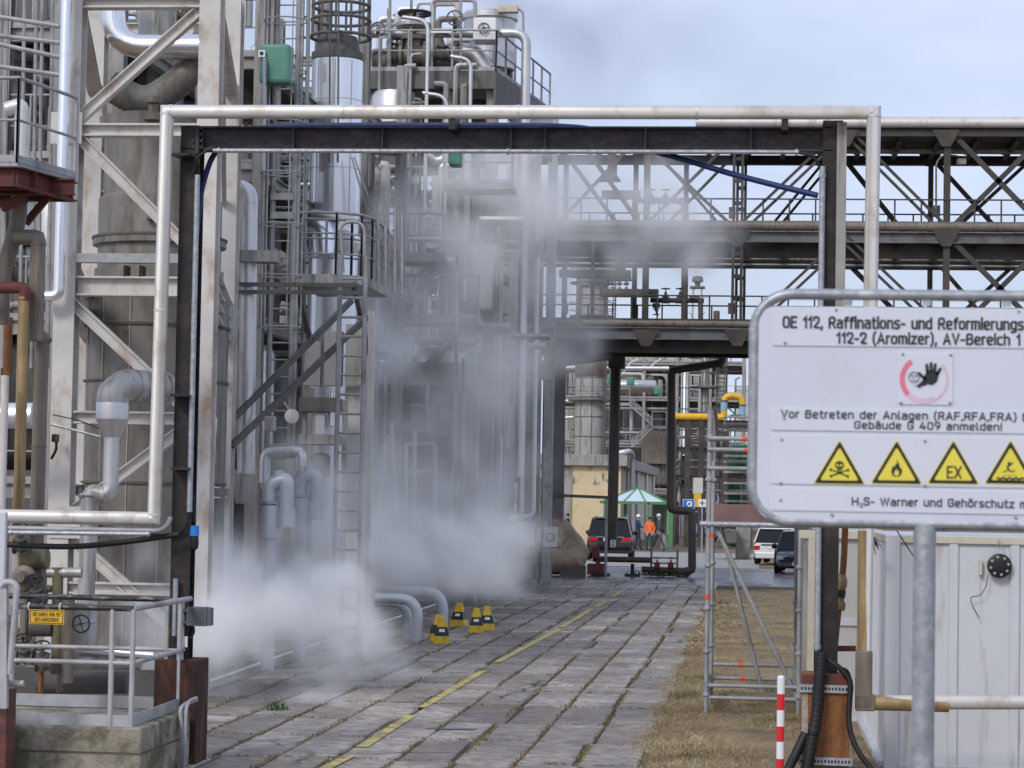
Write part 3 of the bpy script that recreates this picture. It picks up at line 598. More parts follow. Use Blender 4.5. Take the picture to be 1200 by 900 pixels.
# ================================================================= information sign
YS = 6.5
def board():
    bx = P(1083, 700, YS).x; t = thing('information_sign', 'white plant information board with hazard triangles on a galvanised tube stand', 'sign', (bx, YS, 0))
    lt = P(883, 480, YS).x; rtx = 2 * bx - lt; zt = P(1083, 346, YS).z; zb = P(1083, 614, YS).z; r = .015; rr = .10
    MB().cyl((bx, YS, 0), (bx, YS, zb), .030, seg=24).build('post', galv, t)
    pts = []
    for cx, cz, a0 in [(rtx - rr, zt - rr, 0), (lt + rr, zt - rr, 90), (lt + rr, zb + rr, 180), (rtx - rr, zb + rr, 270)]:
        for k in range(9): a = R(a0 + 90 * k / 8); pts.append(V((cx + rr * math.cos(a), YS, cz + rr * math.sin(a))))
    pts.append(pts[0].copy()); MB().tube(pts, r, 16, cap=False).build('frame_tube', galv, t)
    for zz in (zt - .0, zb): pass
    for fx in (lt + .25, bx, rtx - .25):
        for zz, s in ((zt, -1), (zb, 1)):
            MB().box((fx - .012, YS - .006, zz - .004 * s), (fx + .012, YS - .002, zz + .030 * s)).build('clip', galv, t)
    # panel with round corners
    def rrect(x0, x1, z0, z1, rad, y, th, n=6):
        o = []
        for cx, cz, a0 in [(x1 - rad, z1 - rad, 0), (x0 + rad, z1 - rad, 90), (x0 + rad, z0 + rad, 180), (x1 - rad, z0 + rad, 270)]:
            for k in range(n + 1): a = R(a0 + 90 * k / n); o.append(V((cx + rad * math.cos(a), y, cz + rad * math.sin(a))))
        return MB().plate(o, (0, th, 0))
    yp = YS - .012
    x0 = P(888, 480, yp).x; x1 = 2 * bx - x0; z1 = P(1083, 360.5, yp).z; z0 = P(1083, 612, yp).z
    rrect(x0, x1, z0, z1, .045, yp, .004).build('panel', sign_white, t, bevel=.001)
    y1 = yp - .0035
    def plate_(px0, py0, px1, py1, rad=.008):
        a = P(px0, py0, y1); zb_ = P(px0, py1, y1).z; bxx = x1 - (a.x - x0) if px1 is None else P(px1, py0, y1).x
        o = rrect(a.x, bxx, zb_, a.z, rad, y1, .0028); return o.build('text_plate', sign_plate, t, bevel=.0008)
    P1 = plate_(905, 359, None, 405); P2 = plate_(903, 478, None, 504); P3 = plate_(903, 509, None, 567); P4 = plate_(902, 571, None, 598)
    pic = plate_(1053, 413, 1117, 474)
    yt = y1 - .0016
    def line(s, px, py_base, pxe, hpx, parent, sw=.16):
        p = P(px, py_base, yt); h = hpx / ppm(px, yt); stext(s, p, h, P(pxe, py_base, yt).x - p.x, ink, parent, sw)
    line('OE 112, Raffinations- und Reformierungsanlage', 917, 384.5, 1247, 14.5, P1, .20)
    line('112-2 (Aromizer), AV-Bereich 1', 980, 402.8, 1196, 14, P1, .20)
    line('Vor Betreten der Anlagen (RAF,RFA,FRA) beim', 915, 489.8, 1227, 10, P2, .19)
    line('Gebäude G 409 anmelden!', 1001, 502.5, 1174, 9.5, P2, .19)
    line('H', 998, 592.5, 1006, 10, P4, .19); line('2', 1007.2, 594.5, 1011, 5, P4, .2); line('S- Warner und Gehörschutz mitführen', 1012, 592.5, 1255, 10, P4, .19)
    # bolts
    bm_ = MB()
    for px, py in [(980, 363), (1194, 365), (920, 402), (916, 515), (915, 566), (915, 586), (975, 603), (1190, 606), (919, 490), (1058, 415), (1114, 416), (1056, 472), (1113, 472), (1084, 517), (1084, 569)]:
        c = P(px, py, y1 - .0005); bm_.lathe(c, [(.0042, 0), (.0042, .0015), (.0025, .003)], 10, V((0, -1, 0)))
    bm_.build('rivet', galv_dull, t)
    # triangles
    def tri(cx, yb_, kind):
        a = ppm(cx, y1); hw = 29.5 / a; c = P(cx, yb_, y1 - .001); ht = 51 / a
        def tr(s, off, m, nm, par):
            y = y1 - off; cz = c.z + ht / 3; o = []
            for ang in (90, 210, 330):
                vx_ = V((c.x + (0 if ang == 90 else (-hw if ang == 210 else hw)) * s, y, cz + ((ht * 2 / 3) if ang == 90 else -ht / 3) * s)); o.append(vx_)
            q = []
            for i in range(3):
                A, B, D_ = o[i - 1], o[i], o[(i + 1) % 3]; ra = .0035 * 2
                e1 = (A - B).normalized() * ra; e2 = (D_ - B).normalized() * ra
                for k in range(5): u = k / 4; q.append((B + e1) * (1 - u) ** 2 + B * 2 * u * (1 - u) + (B + e2) * u * u)
            return MB().plate(q, (0, .001, 0)).build(nm, m, par)
        root = tr(1.04, .0008, sign_yellow, 'warning_triangle', t); tr(.98, .0016, ink, 'border', root); tr(.76, .0024, sign_yellow, 'field', root)
        ys = y1 - .0032; cz = c.z; u = ht
        def disc(x, z, rx, rz=None, m=ink, yy=ys, mbx=None, n=18):
            rz = rz or rx; mbx = mbx or MB(); return mbx.plate([V((c.x + x * u + rx * u * math.cos(2 * math.pi * k / n), yy, cz + z * u + rz * u * math.sin(2 * math.pi * k / n))) for k in range(n)], (0, .0006, 0))
        def poly(ps, mbx, yy=ys): return mbx.plate([V((c.x + x * u, yy, cz + z * u)) for x, z in ps], (0, .0006, 0))
        if kind == 'skull':
            m_ = MB(); disc(0, .43, .105, .095, mbx=m_); poly([(-.055, .37), (-.05, .28), (.05, .28), (.055, .37)], m_)
            for s in (-1, 1):
                poly([(-.20 * s, .31), (-.19 * s, .34), (.20 * s, .19), (.19 * s, .155)], m_)
                disc(-.20 * s, .335, .022, mbx=m_); disc(-.205 * s, .30, .02, mbx=m_); disc(.20 * s, .185, .022, mbx=m_); disc(.195 * s, .15, .02, mbx=m_)
            m_.build('pictogram', ink, root); e = MB(); yy = ys - .0008
            for s in (-1, 1): disc(.042 * s, .425, .030, .028, yy=yy, mbx=e)
            poly([(-.014, .36), (.014, .36), (0, .39)], e, yy)
            for k in range(-2, 3): poly([(k * .018 - .003, .29), (k * .018 + .003, .29), (k * .018 + .003, .33), (k * .018 - .003, .33)], e, yy)
            e.build('pictogram_eyes', sign_yellow, root)
        elif kind == 'flame':
            m_ = MB(); poly([(-.02, .155), (.06, .17), (.115, .23), (.125, .31), (.10, .38), (.085, .345), (.07, .40), (.05, .47), (.0, .56), (.01, .48), (-.03, .43), (-.055, .38), (-.075, .42), (-.105, .35), (-.12, .28), (-.10, .20)], m_)
            m_.build('pictogram', ink, root)
            e = MB(); poly([(-.02, .18), (.04, .19), (.06, .25), (.04, .31), (.015, .28), (.0, .36), (-.03, .30), (-.05, .27), (-.06, .22)], e, ys - .0008); e.build('pictogram_core', sign_yellow, root)
        elif kind == 'ex':
            stext('EX', (c.x, ys, cz + .12 * u), .29 * u, .34 * u, ink, root, .16, 'CENTER', gap=.22)
        else:
            m_ = MB()
            for zz, hh in ((.12, .05), (.055, .035)):
                up_, lo = [], []
                for k in range(41):
                    x = -.34 + .68 * k / 40
                    if abs(x) > .37 - zz * .5: continue
                    up_.append((x, zz + hh / 2 + .018 * math.sin(k * .75))); lo.append((x, zz - hh / 2 + .018 * math.sin(k * .75)))
                for i in range(len(up_) - 1): poly([lo[i], lo[i + 1], up_[i + 1], up_[i]], m_)
            disc(-.03, .47, .035, mbx=m_); poly([(-.05, .44), (-.10, .38), (-.04, .31), (-.01, .33), (-.05, .38), (-.02, .42)], m_); poly([(-.04, .43), (.05, .50), (.06, .48), (-.02, .40)], m_)
            poly([(-.05, .33), (.04, .29), (.10, .33), (.11, .31), (.04, .26), (-.06, .30)], m_); poly([(-.16, .25), (-.06, .31), (-.07, .33), (-.17, .27)], m_)
            for k in range(7): disc(-.13 + k * .042, .19 + .012 * (k % 2), .012, mbx=m_, n=8)
            m_.build('pictogram', ink, root)
    for cx, kk in ((983.5, 'skull'), (1050.5, 'flame'), (1117, 'ex'), (1184, 'pit'), (1246, 'flame')): tri(cx, 567, kk)
    # access prohibited disc, its red faded away on the right
    c = P(1083, 444.5, y1 - .0012); a = ppm(1083, y1); Ro, Ri = 28.5 / a, 22.5 / a; m_ = MB()
    def arc(a0, a1, mat_, nm, f=1.0):
        m2 = MB(); n = 20
        for k in range(n):
            b0, b1 = R(a0 + (a1 - a0) * k / n), R(a0 + (a1 - a0) * (k + 1) / n); ro = Ro; ri = Ro - (Ro - Ri) * f
            m2.plate([c + V((ri * math.cos(b0), 0, ri * math.sin(b0))), c + V((ro * math.cos(b0), 0, ro * math.sin(b0))), c + V((ro * math.cos(b1), 0, ro * math.sin(b1))), c + V((ri * math.cos(b1), 0, ri * math.sin(b1)))], (0, .0006, 0))
        m2.build(nm, mat_, pic)
    arc(125, 225, pink_fade, 'ring_red'); arc(225, 300, pink_pale, 'ring_faded'); arc(-60, 40, pink_pale, 'ring_pale', .5)
    hx = MB(); hc = P(1091, 441, y1 - .0024); u = 1 / a
    pl = lambda ps: hx.plate([hc + V((x * u, 0, z * u)) for x, z in ps], (0, .0006, 0))
    pl([(-7, -9), (2, -10), (7, -6), (9, 2), (8, 6), (-5, 6), (-7, 2), (-9, -2)])
    for x0_, z0_, x1_, z1_ in [(-4, 4, -5, 14), (0, 5, 0, 16), (3.8, 5, 5, 14.5), (6.8, 2, 11, 9.5), (-6, -4, -14.5, 4)]:
        d = V((x1_ - x0_, 0, z1_ - z0_)).normalized(); s = V((d.z, 0, -d.x)) * 1.9; A, B = V((x0_, 0, z0_)), V((x1_, 0, z1_))
        hx.plate([hc + (A - s) * u, hc + (A + s) * u, hc + (B + s * .85) * u, hc + (B + d * 1.2) * u, hc + (B - s * .85) * u], (0, .0006, 0))
    pl([(-9, -4), (-5, -10), (-14, -13), (-16, -11)])
    hx.build('hand_pictogram', ink, pic)
    fx = MB()
    fc = P(1071, 442, y1 - .0024); fx.torus(fc, 6 / a, .5 / a, V((0, 1, 0)), 20, 4)
    for s in (-1, 1): fx.torus(fc + V((s * 2.2 * u, 0, 1.5 * u)), 1.2 * u, .35 * u, V((0, 1, 0)), 10, 4)
    fx.cyl(fc + V((-2 * u, 0, -3 * u)), fc + V((2.5 * u, 0, -3 * u)), .4 * u, seg=4); fx.cyl(fc + V((1 * u, 0, -9 * u)), fc + V((8 * u, 0, -13 * u)), .4 * u, seg=4)
    fx.build('face_pictogram', mat('thin_ink', (.16, .16, .22), .5), pic)
board()
# ================================================================= gate portal
YG = 21.9
PI_ = math.pi
def gate():
    t = thing('steel_gate', 'dark steel height-limit gate spanning the paved road', 'gate', P(590, 890, YG) * 1)
    t.location.z = 0; t['_w'] = (t.location.x, YG, 0)
    xl = P(219, 460, YG).x; xr_ = P(972.5, 460, YG).x; zt = P(600, 150, YG).z; zb = P(600, 178, YG).z
    for x in (xl, xr_):
        ztop = zt if x < 0 else P(980, 143, YG).z
        o = MB().ibeam((x, YG, .75), (x, YG, ztop), .185, .20, .016, V((0, -1, 0)))
        o.build('post', dark_steel, t, bevel=.003)
    o = MB().ibeam((xl - .10, YG, (zt + zb) / 2), (xr_ + .0, YG, (zt + zb) / 2), .20, zt - zb, .016)
    for px in (240, 346, 450, 600, 640, 757, 880):
        q = P(px, 165, YG); o.box((q.x - .006, YG - .1, zb + .01), (q.x + .006, YG - .02, zt - .01))
    o.build('crossbeam', gate_steel, t, bevel=.003)
    # end plate and bolts in the left corner, grey cover on the right post
    m_ = MB(); q = P(231, 165, YG - .12); m_.box((q.x - .018, YG - .125, zb - .04), (q.x + .018, YG - .101, zt))
    for k in range(4):
        for s in (-1, 1): m_.lathe((q.x + s * .035, YG - .103, zb + .02 + k * (zt - zb - .04) / 3), [(.014, 0), (.014, .016)], 6, V((0, -1, 0)))
    m_.build('end_plate', gate_steel, t)
    m_ = MB(); a = P(987, 143, YG - .15); z1 = P(987, 420, YG - .15).z
    m_.box((a.x - .045, YG - .15, z1), (a.x + .042, YG - .11, a.z)); m_.build('cover_strip', grey_steel, t, bevel=.002)
    # base boxes
    for k, (px0, px1, py) in enumerate(((181, 231, 773), (940, 996, 790))):
        a, b = P(px0, py, YG - .23), P(px1, py, YG - .23)
        m_ = MB().box((a.x, YG - .23, 0), (b.x, YG + .25, a.z)); o = m_.build('base_block', rust if k == 0 else rust_orange, t, bevel=.008)
        o['label'] = 'dark rusted steel box foot' if k == 0 else 'orange rusted steel box foot with perforated straps'
        if k:
            for py in (807, 892):
                z = P(960, py, YG - .25).z; s = MB(); s.box((a.x - .03, YG - .262, z - .035), (b.x + .03, YG - .236, z + .035))
                o2 = s.build('perforated_strap', galv, o)
                h = MB()
                n = 15
                for i in range(n): xx = a.x + (b.x - a.x) * i / (n - 1); h.box((xx - .008, YG - .2645, z - .012), (xx + .008, YG - .2625, z + .012))
                h.build('slot', black_plastic, o2)
            MB().box((a.x - .002, YG - .233, a.z - .13), (b.x + .002, YG - .2, a.z - .001)).build('top_collar', red_paint, o)
            m2 = MB().box((a.x + .0, YG - .236, .05), (a.x + .055, YG - .2, a.z - .14)).build('edge_strip', moss_conc, o)
    return t
gate()
# insulated pipe that loops over the gate
YP = 21.62
w = path([(-40, 604), (181, 604), (196, 131), (1024, 131), (1012, 823), (1260, 823)], YP)
w[1].z = w[0].z; w[3].z = w[2].z
o = single('insulated_pipe', MB().tube(w, rpx(600, YP, 16.5), 24, .0, bands=1.55, bw=.02, bh=.004), pipe_white, 'white sheet-clad insulated pipe looping over the dark gate', 'pipe')
# lower right run: yellowed drop pipe with square elbow
m_ = MB(); a = P(1009, 625, YP - .0); zb = P(1009, 762, YP).z
m_.cyl((w[4].x, YP, zb), (w[4].x, YP, P(1009, 622, YP).z), rpx(1009, YP, 16.5) + .002, seg=20)
ww = MB(); m_.build('stained_cladding', rust_yellow, o)
m_ = MB(); r_ = rpx(1009, YP, 16.5) + .010; zz = w[4].z
m_.beam((w[4].x, YP, zz - r_ + .01), (w[4].x, YP, zb), r_ * 2, r_ * 2, V((0, -1, 0))); m_.box((w[4].x - r_, YP - r_, zz - r_), (w[4].x + .10, YP + r_, zz + r_ * .98))
m_.build('boxed_elbow', brown_pipe, o, bevel=.012)
m_ = MB(); m_.cyl((w[4].x + .1, YP, zz), (w[4].x + .75, YP, zz), rpx(1009, YP, 16.5) + .006, seg=20); m_.build('stained_cladding', rust_yellow, o)
for px, py in ((530, 140), (205, 181), (920, 140), (203, 463), (203, 549)):
    q = P(px, py, YP); m_ = MB()
    if px in (530, 920): m_.box((q.x - .03, YP - .01, w[2].z - .16), (q.x + .03, YG, w[2].z - .06))
    else: m_.box((q.x - .02, YP - .03, q.z - .012), (q.x + .14, YG - .08, q.z + .012))
    m_.build('support_bracket', dark_steel, o)
# blue hose over and under the beam
zt = P(600, 150, YG).z
pts = [P(227, 300, YG + .02), P(236, 220, YG + .1), P(248, 184, YG + .16), P(262, 168, YG + .17), P(290, 153, YG + .14), P(330, 148.5, YG), P(430, 147, YG), P(560, 147, YG), P(650, 147.5, YG), P(690, 150.5, YG + .05), P(716, 158, YG + .16), P(760, 176, YG + .16), P(800, 186, YG + .1), P(850, 202, YG + .05), P(900, 215, YG), P(958, 229, YG - .1)]
for p in pts[5:9]: p.z = max(p.z, zt + .018)
single('blue_hose', MB().tube(pts, .028, 10, .3, 5), blue_hose, 'blue hose lying along the gate beam and sagging towards the right post', 'hose')
# galvanised conduits
w1 = path([(222, 600), (224.5, 205)], YG - .16)
o = single('cable_conduit', MB().tube(w1, .026, 12, .0), galv, 'galvanised conduit running up the left gate post', 'conduit')
w2 = path([(250, 176.5), (936, 179)], YG - .14); w2[1].z = w2[0].z
o2 = single('cable_conduit', MB().tube(w2, .021, 12, .0, bands=2.0, bw=.02, bh=.01), galv, 'long galvanised conduit fixed under the gate beam', 'conduit')
o3 = single('cable_conduit', MB().tube(path([(964, 195), (961.5, 762)], YG - .155), .028, 12, bands=2.2, bw=.03, bh=.008), galv, 'pale galvanised conduit on the right gate post', 'conduit')
o4 = single('cable_conduit', MB().tube(path([(216 - 10, 678), (205, 745)], YG - .17), .024, 12), galv, 'short galvanised conduit at the foot of the left gate post', 'conduit')
single('power_cable', MB().tube([P(250, 177, YG - .14), P(243, 176, YG - .17), P(231, 184, YG - .17), P(225, 206, YG - .16)], .014, 8, .1), rubber, 'black cable bridging the conduits at the upper left gate corner', 'cable')
single('power_cable', MB().tube([P(936, 179, YG - .14), P(948, 181, YG - .17), P(957, 187, YG - .17), P(961, 197, YG - .155)], .015, 8, .1), rubber, 'black cable bridging the conduits at the upper right gate corner', 'cable')
single('power_cable', MB().tube([P(222, 598, YG - .16), P(220, 612, YG - .16), P(214, 622, YG - .16), P(196, 627, YG - .16), P(172, 627, YG - .16)], .014, 8, .1), rubber, 'black cable curving off the left gate post below the white pipe', 'cable')
# conduits and cable running left
single('cable_conduit', MB().tube(path([(10, 619), (186, 619)], YG - .35) + [P(196, 617, YG - .3), P(200, 607, YG - .25)], .025, 10, .05), galv_dull, 'grey tube just under the horizontal white pipe', 'conduit')
single('cable_conduit', MB().tube(path([(10, 623 + 1), (176, 626)], YG - .45), .021, 10, bands=1.0, bw=.02, bh=.008), galv, 'lower bright tube under the horizontal white pipe', 'conduit')
single('power_cable', MB().tube([P(-10, 637, YG - .3), P(40, 640, YG - .3), P(90, 641, YG - .3), P(150, 635, YG - .3), P(210, 626, YG - .25)], .028, 10, .3, 5), rubber, 'thick black cable sagging towards the left gate post', 'cable')
# hanging blue coupling
t = thing('socket_coupling', 'bright blue and black hanging cable connector beside the left post', 'connector', P(228, 629, YG - .1))
c = P(228, 629, YG - .1)
MB().lathe(P(228, 616, YG - .1), [(.028, -.10), (.045, -.095), (.042, -.0), (.020, .0)], 16).build('blue_shell', blue_plastic, t)
MB().lathe(P(228, 631, YG - .1), [(.012, -.11), (.034, -.09), (.040, -.05), (.038, .02)], 16).build('black_cap', black_plastic, t)
MB().tube([P(228, 612, YG - .1), P(226, 598, YG - .1), P(227, 586, YG - .1), P(224, 572, YG - .1)], .012, 8, .05, bands=.03, bw=.01).build('cable', rubber, t)
# junction box
t = thing('junction_box', 'grey junction box bracketed to the left gate post', 'electrical box', P(233, 722, YG - .1))
a, b = P(219, 711, YG - .18), P(246, 734, YG - .18)
MB().box((a.x, YG - .2, b.z), (b.x - .03, YG - .08, a.z)).build('box_body', box_grey, t, bevel=.006)
MB().box((b.x - .034, YG - .19, b.z + .005), (b.x + .012, YG - .09, a.z - .005)).build('box_lid', box_grey, t, bevel=.005)
m_ = MB()
for py in (715, 729): q = P(216, py, YG - .15); m_.box((q.x - .03, YG - .16, q.z - .012), (q.x + .03, YG - .12, q.z + .012))
m_.build('bracket', galv, t)
MB().box((a.x + .015, YG - .204, b.z + .03), (b.x - .06, YG - .2, a.z - .03)).build('cover_plate', mat('darker_box', (.07, .075, .085), .5), t)
MB().tube([P(227, 734, YG - .15), P(228, 742, YG - .15), P(222, 749, YG - .15), P(215, 748, YG - .15)], .009, 6, .04).build('cable', rubber, t)
q = P(217, 752, YG - .16)
single('cable_tag', MB().box((q.x - .022, YG - .17, q.z - .05), (q.x + .022, YG - .155, q.z + .05)), white_m, 'small white tag on the left gate post below the box', 'tag')
# right foot: corrugated black hose and cables
pts = [P(963, 765, YG - .27), P(961, 790, YG - .3), P(957, 840, YG - .33), P(949, 880, YG - .4), P(944, 915, YG - .42)]
single('corrugated_hose', MB().tube(pts, .048, 14, .3, 6, bands=.034, bw=.017, bh=.007), rubber, 'black corrugated hose running down the rusted right gate foot', 'hose')
single('power_cable', MB().tube([P(968, 772, YG - .25), P(985, 783, YG - .27), P(997, 797, YG - .27), P(994, 850, YG - .3), P(1003, 878, YG - .35), P(1024, 905, YG - .4)], .026, 10, .35, 6), rubber, 'thick black cable looping right of the rusted gate foot', 'cable')
single('power_cable', MB().tube([P(964, 770, YG - .25), P(974, 782, YG - .27), P(994, 783, YG - .27), P(998, 800, YG - .26)], .009, 8, .1), rubber, 'thin black cable draped over the top of the rusted gate foot', 'cable')
single('power_cable', MB().tube([P(944, 860, YG - .28), P(932, 885, YG - .35), P(922, 905, YG - .45)], .045, 10, .2), rubber, 'black cable leaving the rusted gate foot to the left', 'cable')
# rusty riser with fitting
t = thing('rusty_riser', 'thin rust brown riser pipe with a brass coloured union behind the right gate post', 'pipe', P(982, 780, YG + .6))
pts = [P(991, 600, YG + .5), P(989, 660, YG + .5), P(984, 700, YG + .5), P(979, 750, YG + .5), P(975, 790, YG + .5)]
MB().tube(pts, .030, 10, .3).build('riser_tube', rust_orange, t)
q = P(984.5, 695, YG + .5); d = (P(989, 660, YG + .5) - P(979, 750, YG + .5)).normalized()
MB().lathe(q - d * .16, [(.05, 0), (.062, .01), (.062, .07), (.045, .09), (.045, .2), (.055, .22), (.055, .28), (.035, .33)], 8, d).build('union_nut', rust_yellow, t)
MB().lathe(q - d * .04, [(.052, 0), (.052, .07)], 14, d).build('black_band', black_plastic, t)
w = path([(978, 760), (1003, 760)], YG + .3); single('rusty_bracket', MB().beam(w[0], w[1], .04, .05), red_paint, 'short rusty bracket between the gate foot and the boxed elbow', 'bracket')
# ================================================================= red and white marker post
t = thing('marker_post', 'slim red and white striped marker post on the dry verge', 'post', (P(914, 900, 17.6).x, 17.6, 0))
x = t.location.x; zt_ = P(914, 794, 17.6).z
MB().cyl((x, 17.6, 0), (x, 17.6, zt_), .0275, seg=18).build('pole', white_m, t)
for y0_, y1_ in ((813, 832), (851, 869), (889, 906)): MB().cyl((x, 17.6, P(914, y1_, 17.6).z), (x, 17.6, P(914, y0_, 17.6).z), .0283, seg=18).build('red_band', red_m, t)
MB().lathe((x, 17.6, zt_), [(.0275, 0), (.022, .012), (.006, .016)], 18).build('cap', white_m, t)
# ================================================================= concrete pedestal with guardrail
ped_z = .5
A = H(-60, 853, ped_z); B = H(166, 853, ped_z); D_ = H(223, 833, ped_z); E = H(223, 833, ped_z); E = V((-9, D_.y, ped_z))
A = V((-9, B.y, ped_z))
mbp = MB(); n = 24
top = [A, B, D_, E]
mbp.plate(top, (0, 0, -ped_z)); t = thing('concrete_pedestal', 'mossy concrete pedestal with a horizontal casting seam left of the gate', 'pedestal', (B.x, B.y, 0))
mbp.build('block', moss_conc, t, bevel=.02)
MB().plate([p + V((0, -.004 if i < 2 else 0, -.21)) + V((.004, 0, 0)) for i, p in enumerate([A, B, D_, E])], (0, 0, -.018)).build('casting_seam', grime_shade, t)
YR = B.y + .06
rail_m = mat('weathered_galvanised', (.42, .42, .43), .6, .25, .15, 6, (.20, .19, .17), .40, (1, 1, .4), .15, 60)
rail_dark = mat('flaked_black_paint', (.03, .03, .03), .5, .1, .3, 8, (.36, .36, .36), .36, (1, 4, 4), .2, 60, dd=8)
t = thing('guardrail', 'galvanised guardrail with flaked black top rails standing on the concrete pedestal', 'railing', (B.x, YR, ped_z))
def gp(px, py, Y): return P(px, py, Y)
zT = gp(100, 712, YR).z; zM = gp(100, 776, YR).z; zt0, zt1 = gp(100, 851, YR).z, gp(100, 838, YR).z
xL = gp(14, 780, YR).x; xC = gp(155, 780, YR).x; YB = D_.y + .25
xBk = gp(211, 762, YB - .1).x
cF = V((xC, YR, 0)); cB = V((xBk, YB, 0)); cL = V((xL, YR, 0)); cLB = V((xL - .05, YB, 0))
MB().tube([cL + V((0, 0, zT)), cF + V((0, 0, zT))], .025, 12).build('top_rail', rail_dark, t)
MB().tube([cF + V((0, 0, zT)), cB + V((.06, 0, zT + .01))], .026, 12).build('top_rail', rail_m, t)
MB().tube([cLB + V((-.6, 0, zT)), cB + V((0, 0, zT))], .026, 12).build('top_rail', rail_dark, t)
MB().tube([cL + V((0, 0, zM)), cF + V((0, 0, zM)), cB + V((0, 0, zM))], .021, 12).build('mid_rail', rail_m, t)
MB().tube([cLB + V((-.6, 0, zM)), cB + V((.03, 0, zM))], .021, 12).build('mid_rail', rail_m, t)
m_ = MB(); m_.beam(cL + V((0, 0, (zt0 + zt1) / 2)), cF + V((0, 0, (zt0 + zt1) / 2)), .012, .11); m_.beam(cF + V((0, 0, (zt0 + zt1) / 2)), cB + V((0, 0, (zt0 + zt1) / 2)), .012, .11); m_.build('toe_board', rail_m, t)
MB().beam(cLB + V((-.6, 0, (zt0 + zt1) / 2)), cB + V((0, 0, (zt0 + zt1) / 2)), .012, .11).build('toe_board', rail_m, t)
for q in (cL, V((gp(130.5, 780, YR).x, YR, 0)), cF, cF + (cB - cF) * .93, cB, cB + V((-.15, 0, 0))):
    MB().cyl(q + V((0, .0, ped_z)), q + V((0, 0, zT)), .024, seg=10).build('rail_post', rail_m, t)
# yellow entry sign
t = thing('warning_plate', 'yellow plate with a two-line entry notice hanging on the guardrail', 'sign', P(54, 732, YR - .04))
a, b = P(34.5, 714, YR - .04), P(75, 732, YR - .04)
MB().box((a.x, YR - .045, b.z), (b.x, YR - .04, a.z)).build('plate', label_yellow, t)
m_ = MB()
for z0_, z1_, x0_, x1_ in ((a.z - .012, a.z - .006, a.x + .008, b.x - .008), (b.z + .006, b.z + .012, a.x + .008, b.x - .008), (b.z + .006, a.z - .006, a.x + .008, a.x + .014), (b.z + .006, a.z - .006, b.x - .014, b.x - .008)): m_.box((x0_, YR - .0468, z0_), (x1_, YR - .0455, z1_))
m_.build('border', ink, t)
cx = (a.x + b.x) / 2; hh = a.z - b.z
stext('BEFAHREN NUR MIT', (cx, YR - .047, b.z + hh * .54), .034, (b.x - a.x) * .80, ink, t, .13, 'CENTER'); stext('BEFAHRSCHEIN!', (cx, YR - .047, b.z + hh * .18), .034, (b.x - a.x) * .68, ink, t, .13, 'CENTER')
m_ = MB()
for px in (34.5, 71): q = P(px, 712, YR); m_.torus((q.x, YR, zT), .032, .006, V((1, 0, 0)), 14, 5)
m_.build('strap', white_m, t)
# bent tubes at the pedestal corner
YT = B.y + .80 * (D_.y - B.y) - .10
single('bent_tube', MB().tube([P(230, 820, YT + .3), P(219, 824, YT + .1), P(211, 830, YT), P(213, 860, YT - .02), P(214, 915, YT - .02)], .020, 10, .08, 5), rail_m, 'grey tube bending down over the pedestal corner', 'pipe')
single('bent_tube', MB().tube([P(230, 818, YT + .24), P(222, 821, YT + .05), P(218, 830, YT - .05), P(217, 870, YT - .08), P(216, 915, YT - .08)], .016, 10, .08, 5), rail_m, 'second slimmer grey tube bending down over the pedestal corner', 'pipe')
# left edge: big bent strap, cabinet edge, red post
t = thing('ladder_hoop', 'bent grey steel ladder hoop at the left picture edge', 'ladder', P(12, 900, 19.2))
YL = 19.2
MB().prof(P(2, 830, YL), P(2, 690, YL), [(-.05, -.03), (.05, -.03), (.05, .03), (-.05, .03)], V((0, -1, 0))).build('upright', rail_m, t)
arc = [P(1, 700, YL)] + [P(10 + 9.5 * math.cos(a), 690 - 8 * math.sin(a), YL) for a in [PI_ - k * PI_ / 8 for k in range(0, 9)]] + [P(18, 712, YL), P(11, 790, YL)]
MB().tube(arc, .028, 10).build('hoop', rail_m, t)
single('cabinet_edge', MB().box((P(-60, 600, 19.8).x, 19.8, 1.5), (P(7, 600, 19.8).x, 19.86, P(5, 600, 19.8).z)), container_m, 'pale sheet metal cabinet cut by the left picture edge', 'cabinet', bevel=.01)
t = thing('red_post', 'flaking dark red steel post at the lower left corner', 'post', P(5, 905, 19.4))
a = P(11, 808, 19.4); flaky = mat('flaking_red', (.15, .055, .045), .75, 0, .2, 8, (.045, .03, .03), .48, (1, 1, 1), .6, 25, dd=7, fine=.3)
MB().box((a.x - .5, 19.35, -.05), (a.x, 19.6, a.z)).build('shaft', flaky, t, bevel=.008)
MB().tube([P(-20, 802, 19.3), P(28, 801, 19.3)], .028, 10).build('cross_bar', galv_dull, t)
MB().lathe(P(4, 803, 19.3), [(.05, 0), (.05, .05)], 10).build('knob', red_paint, t)
# ================================================================= containers on the right
YC = 22.45
def corrug(x0, x1, y, z0, z1, pitch, ribw, depth, off=0.0, slope=.02, axis='x', outward=-1):
    """wall sheet with raised trapezoid ribs; axis = direction it runs along"""
    pts = [(x0, 0)]; x = x0 + off
    while x + ribw < x1:
        if x > x0: pts += [(x, 0), (x + slope, depth), (x + ribw - slope, depth), (x + ribw, 0)]
        x += pitch
    pts.append((x1, 0)); m_ = MB(); vs = []
    for a, d in pts:
        for z in (z0, z1): vs.append((a, y + outward * d, z) if axis == 'x' else (y + outward * d, a, z))
    fs = [(2 * i, 2 * i + 2, 2 * i + 3, 2 * i + 1) for i in range(len(pts) - 1)]
    if axis != 'x': fs = [f[::-1] for f in fs]
    return m_.add(vs, fs)
t = thing('white_container', 'large white ribbed steel container whose front wall fills the lower right corner', 'container', (P(1040, 890, YC).x, YC, 0))
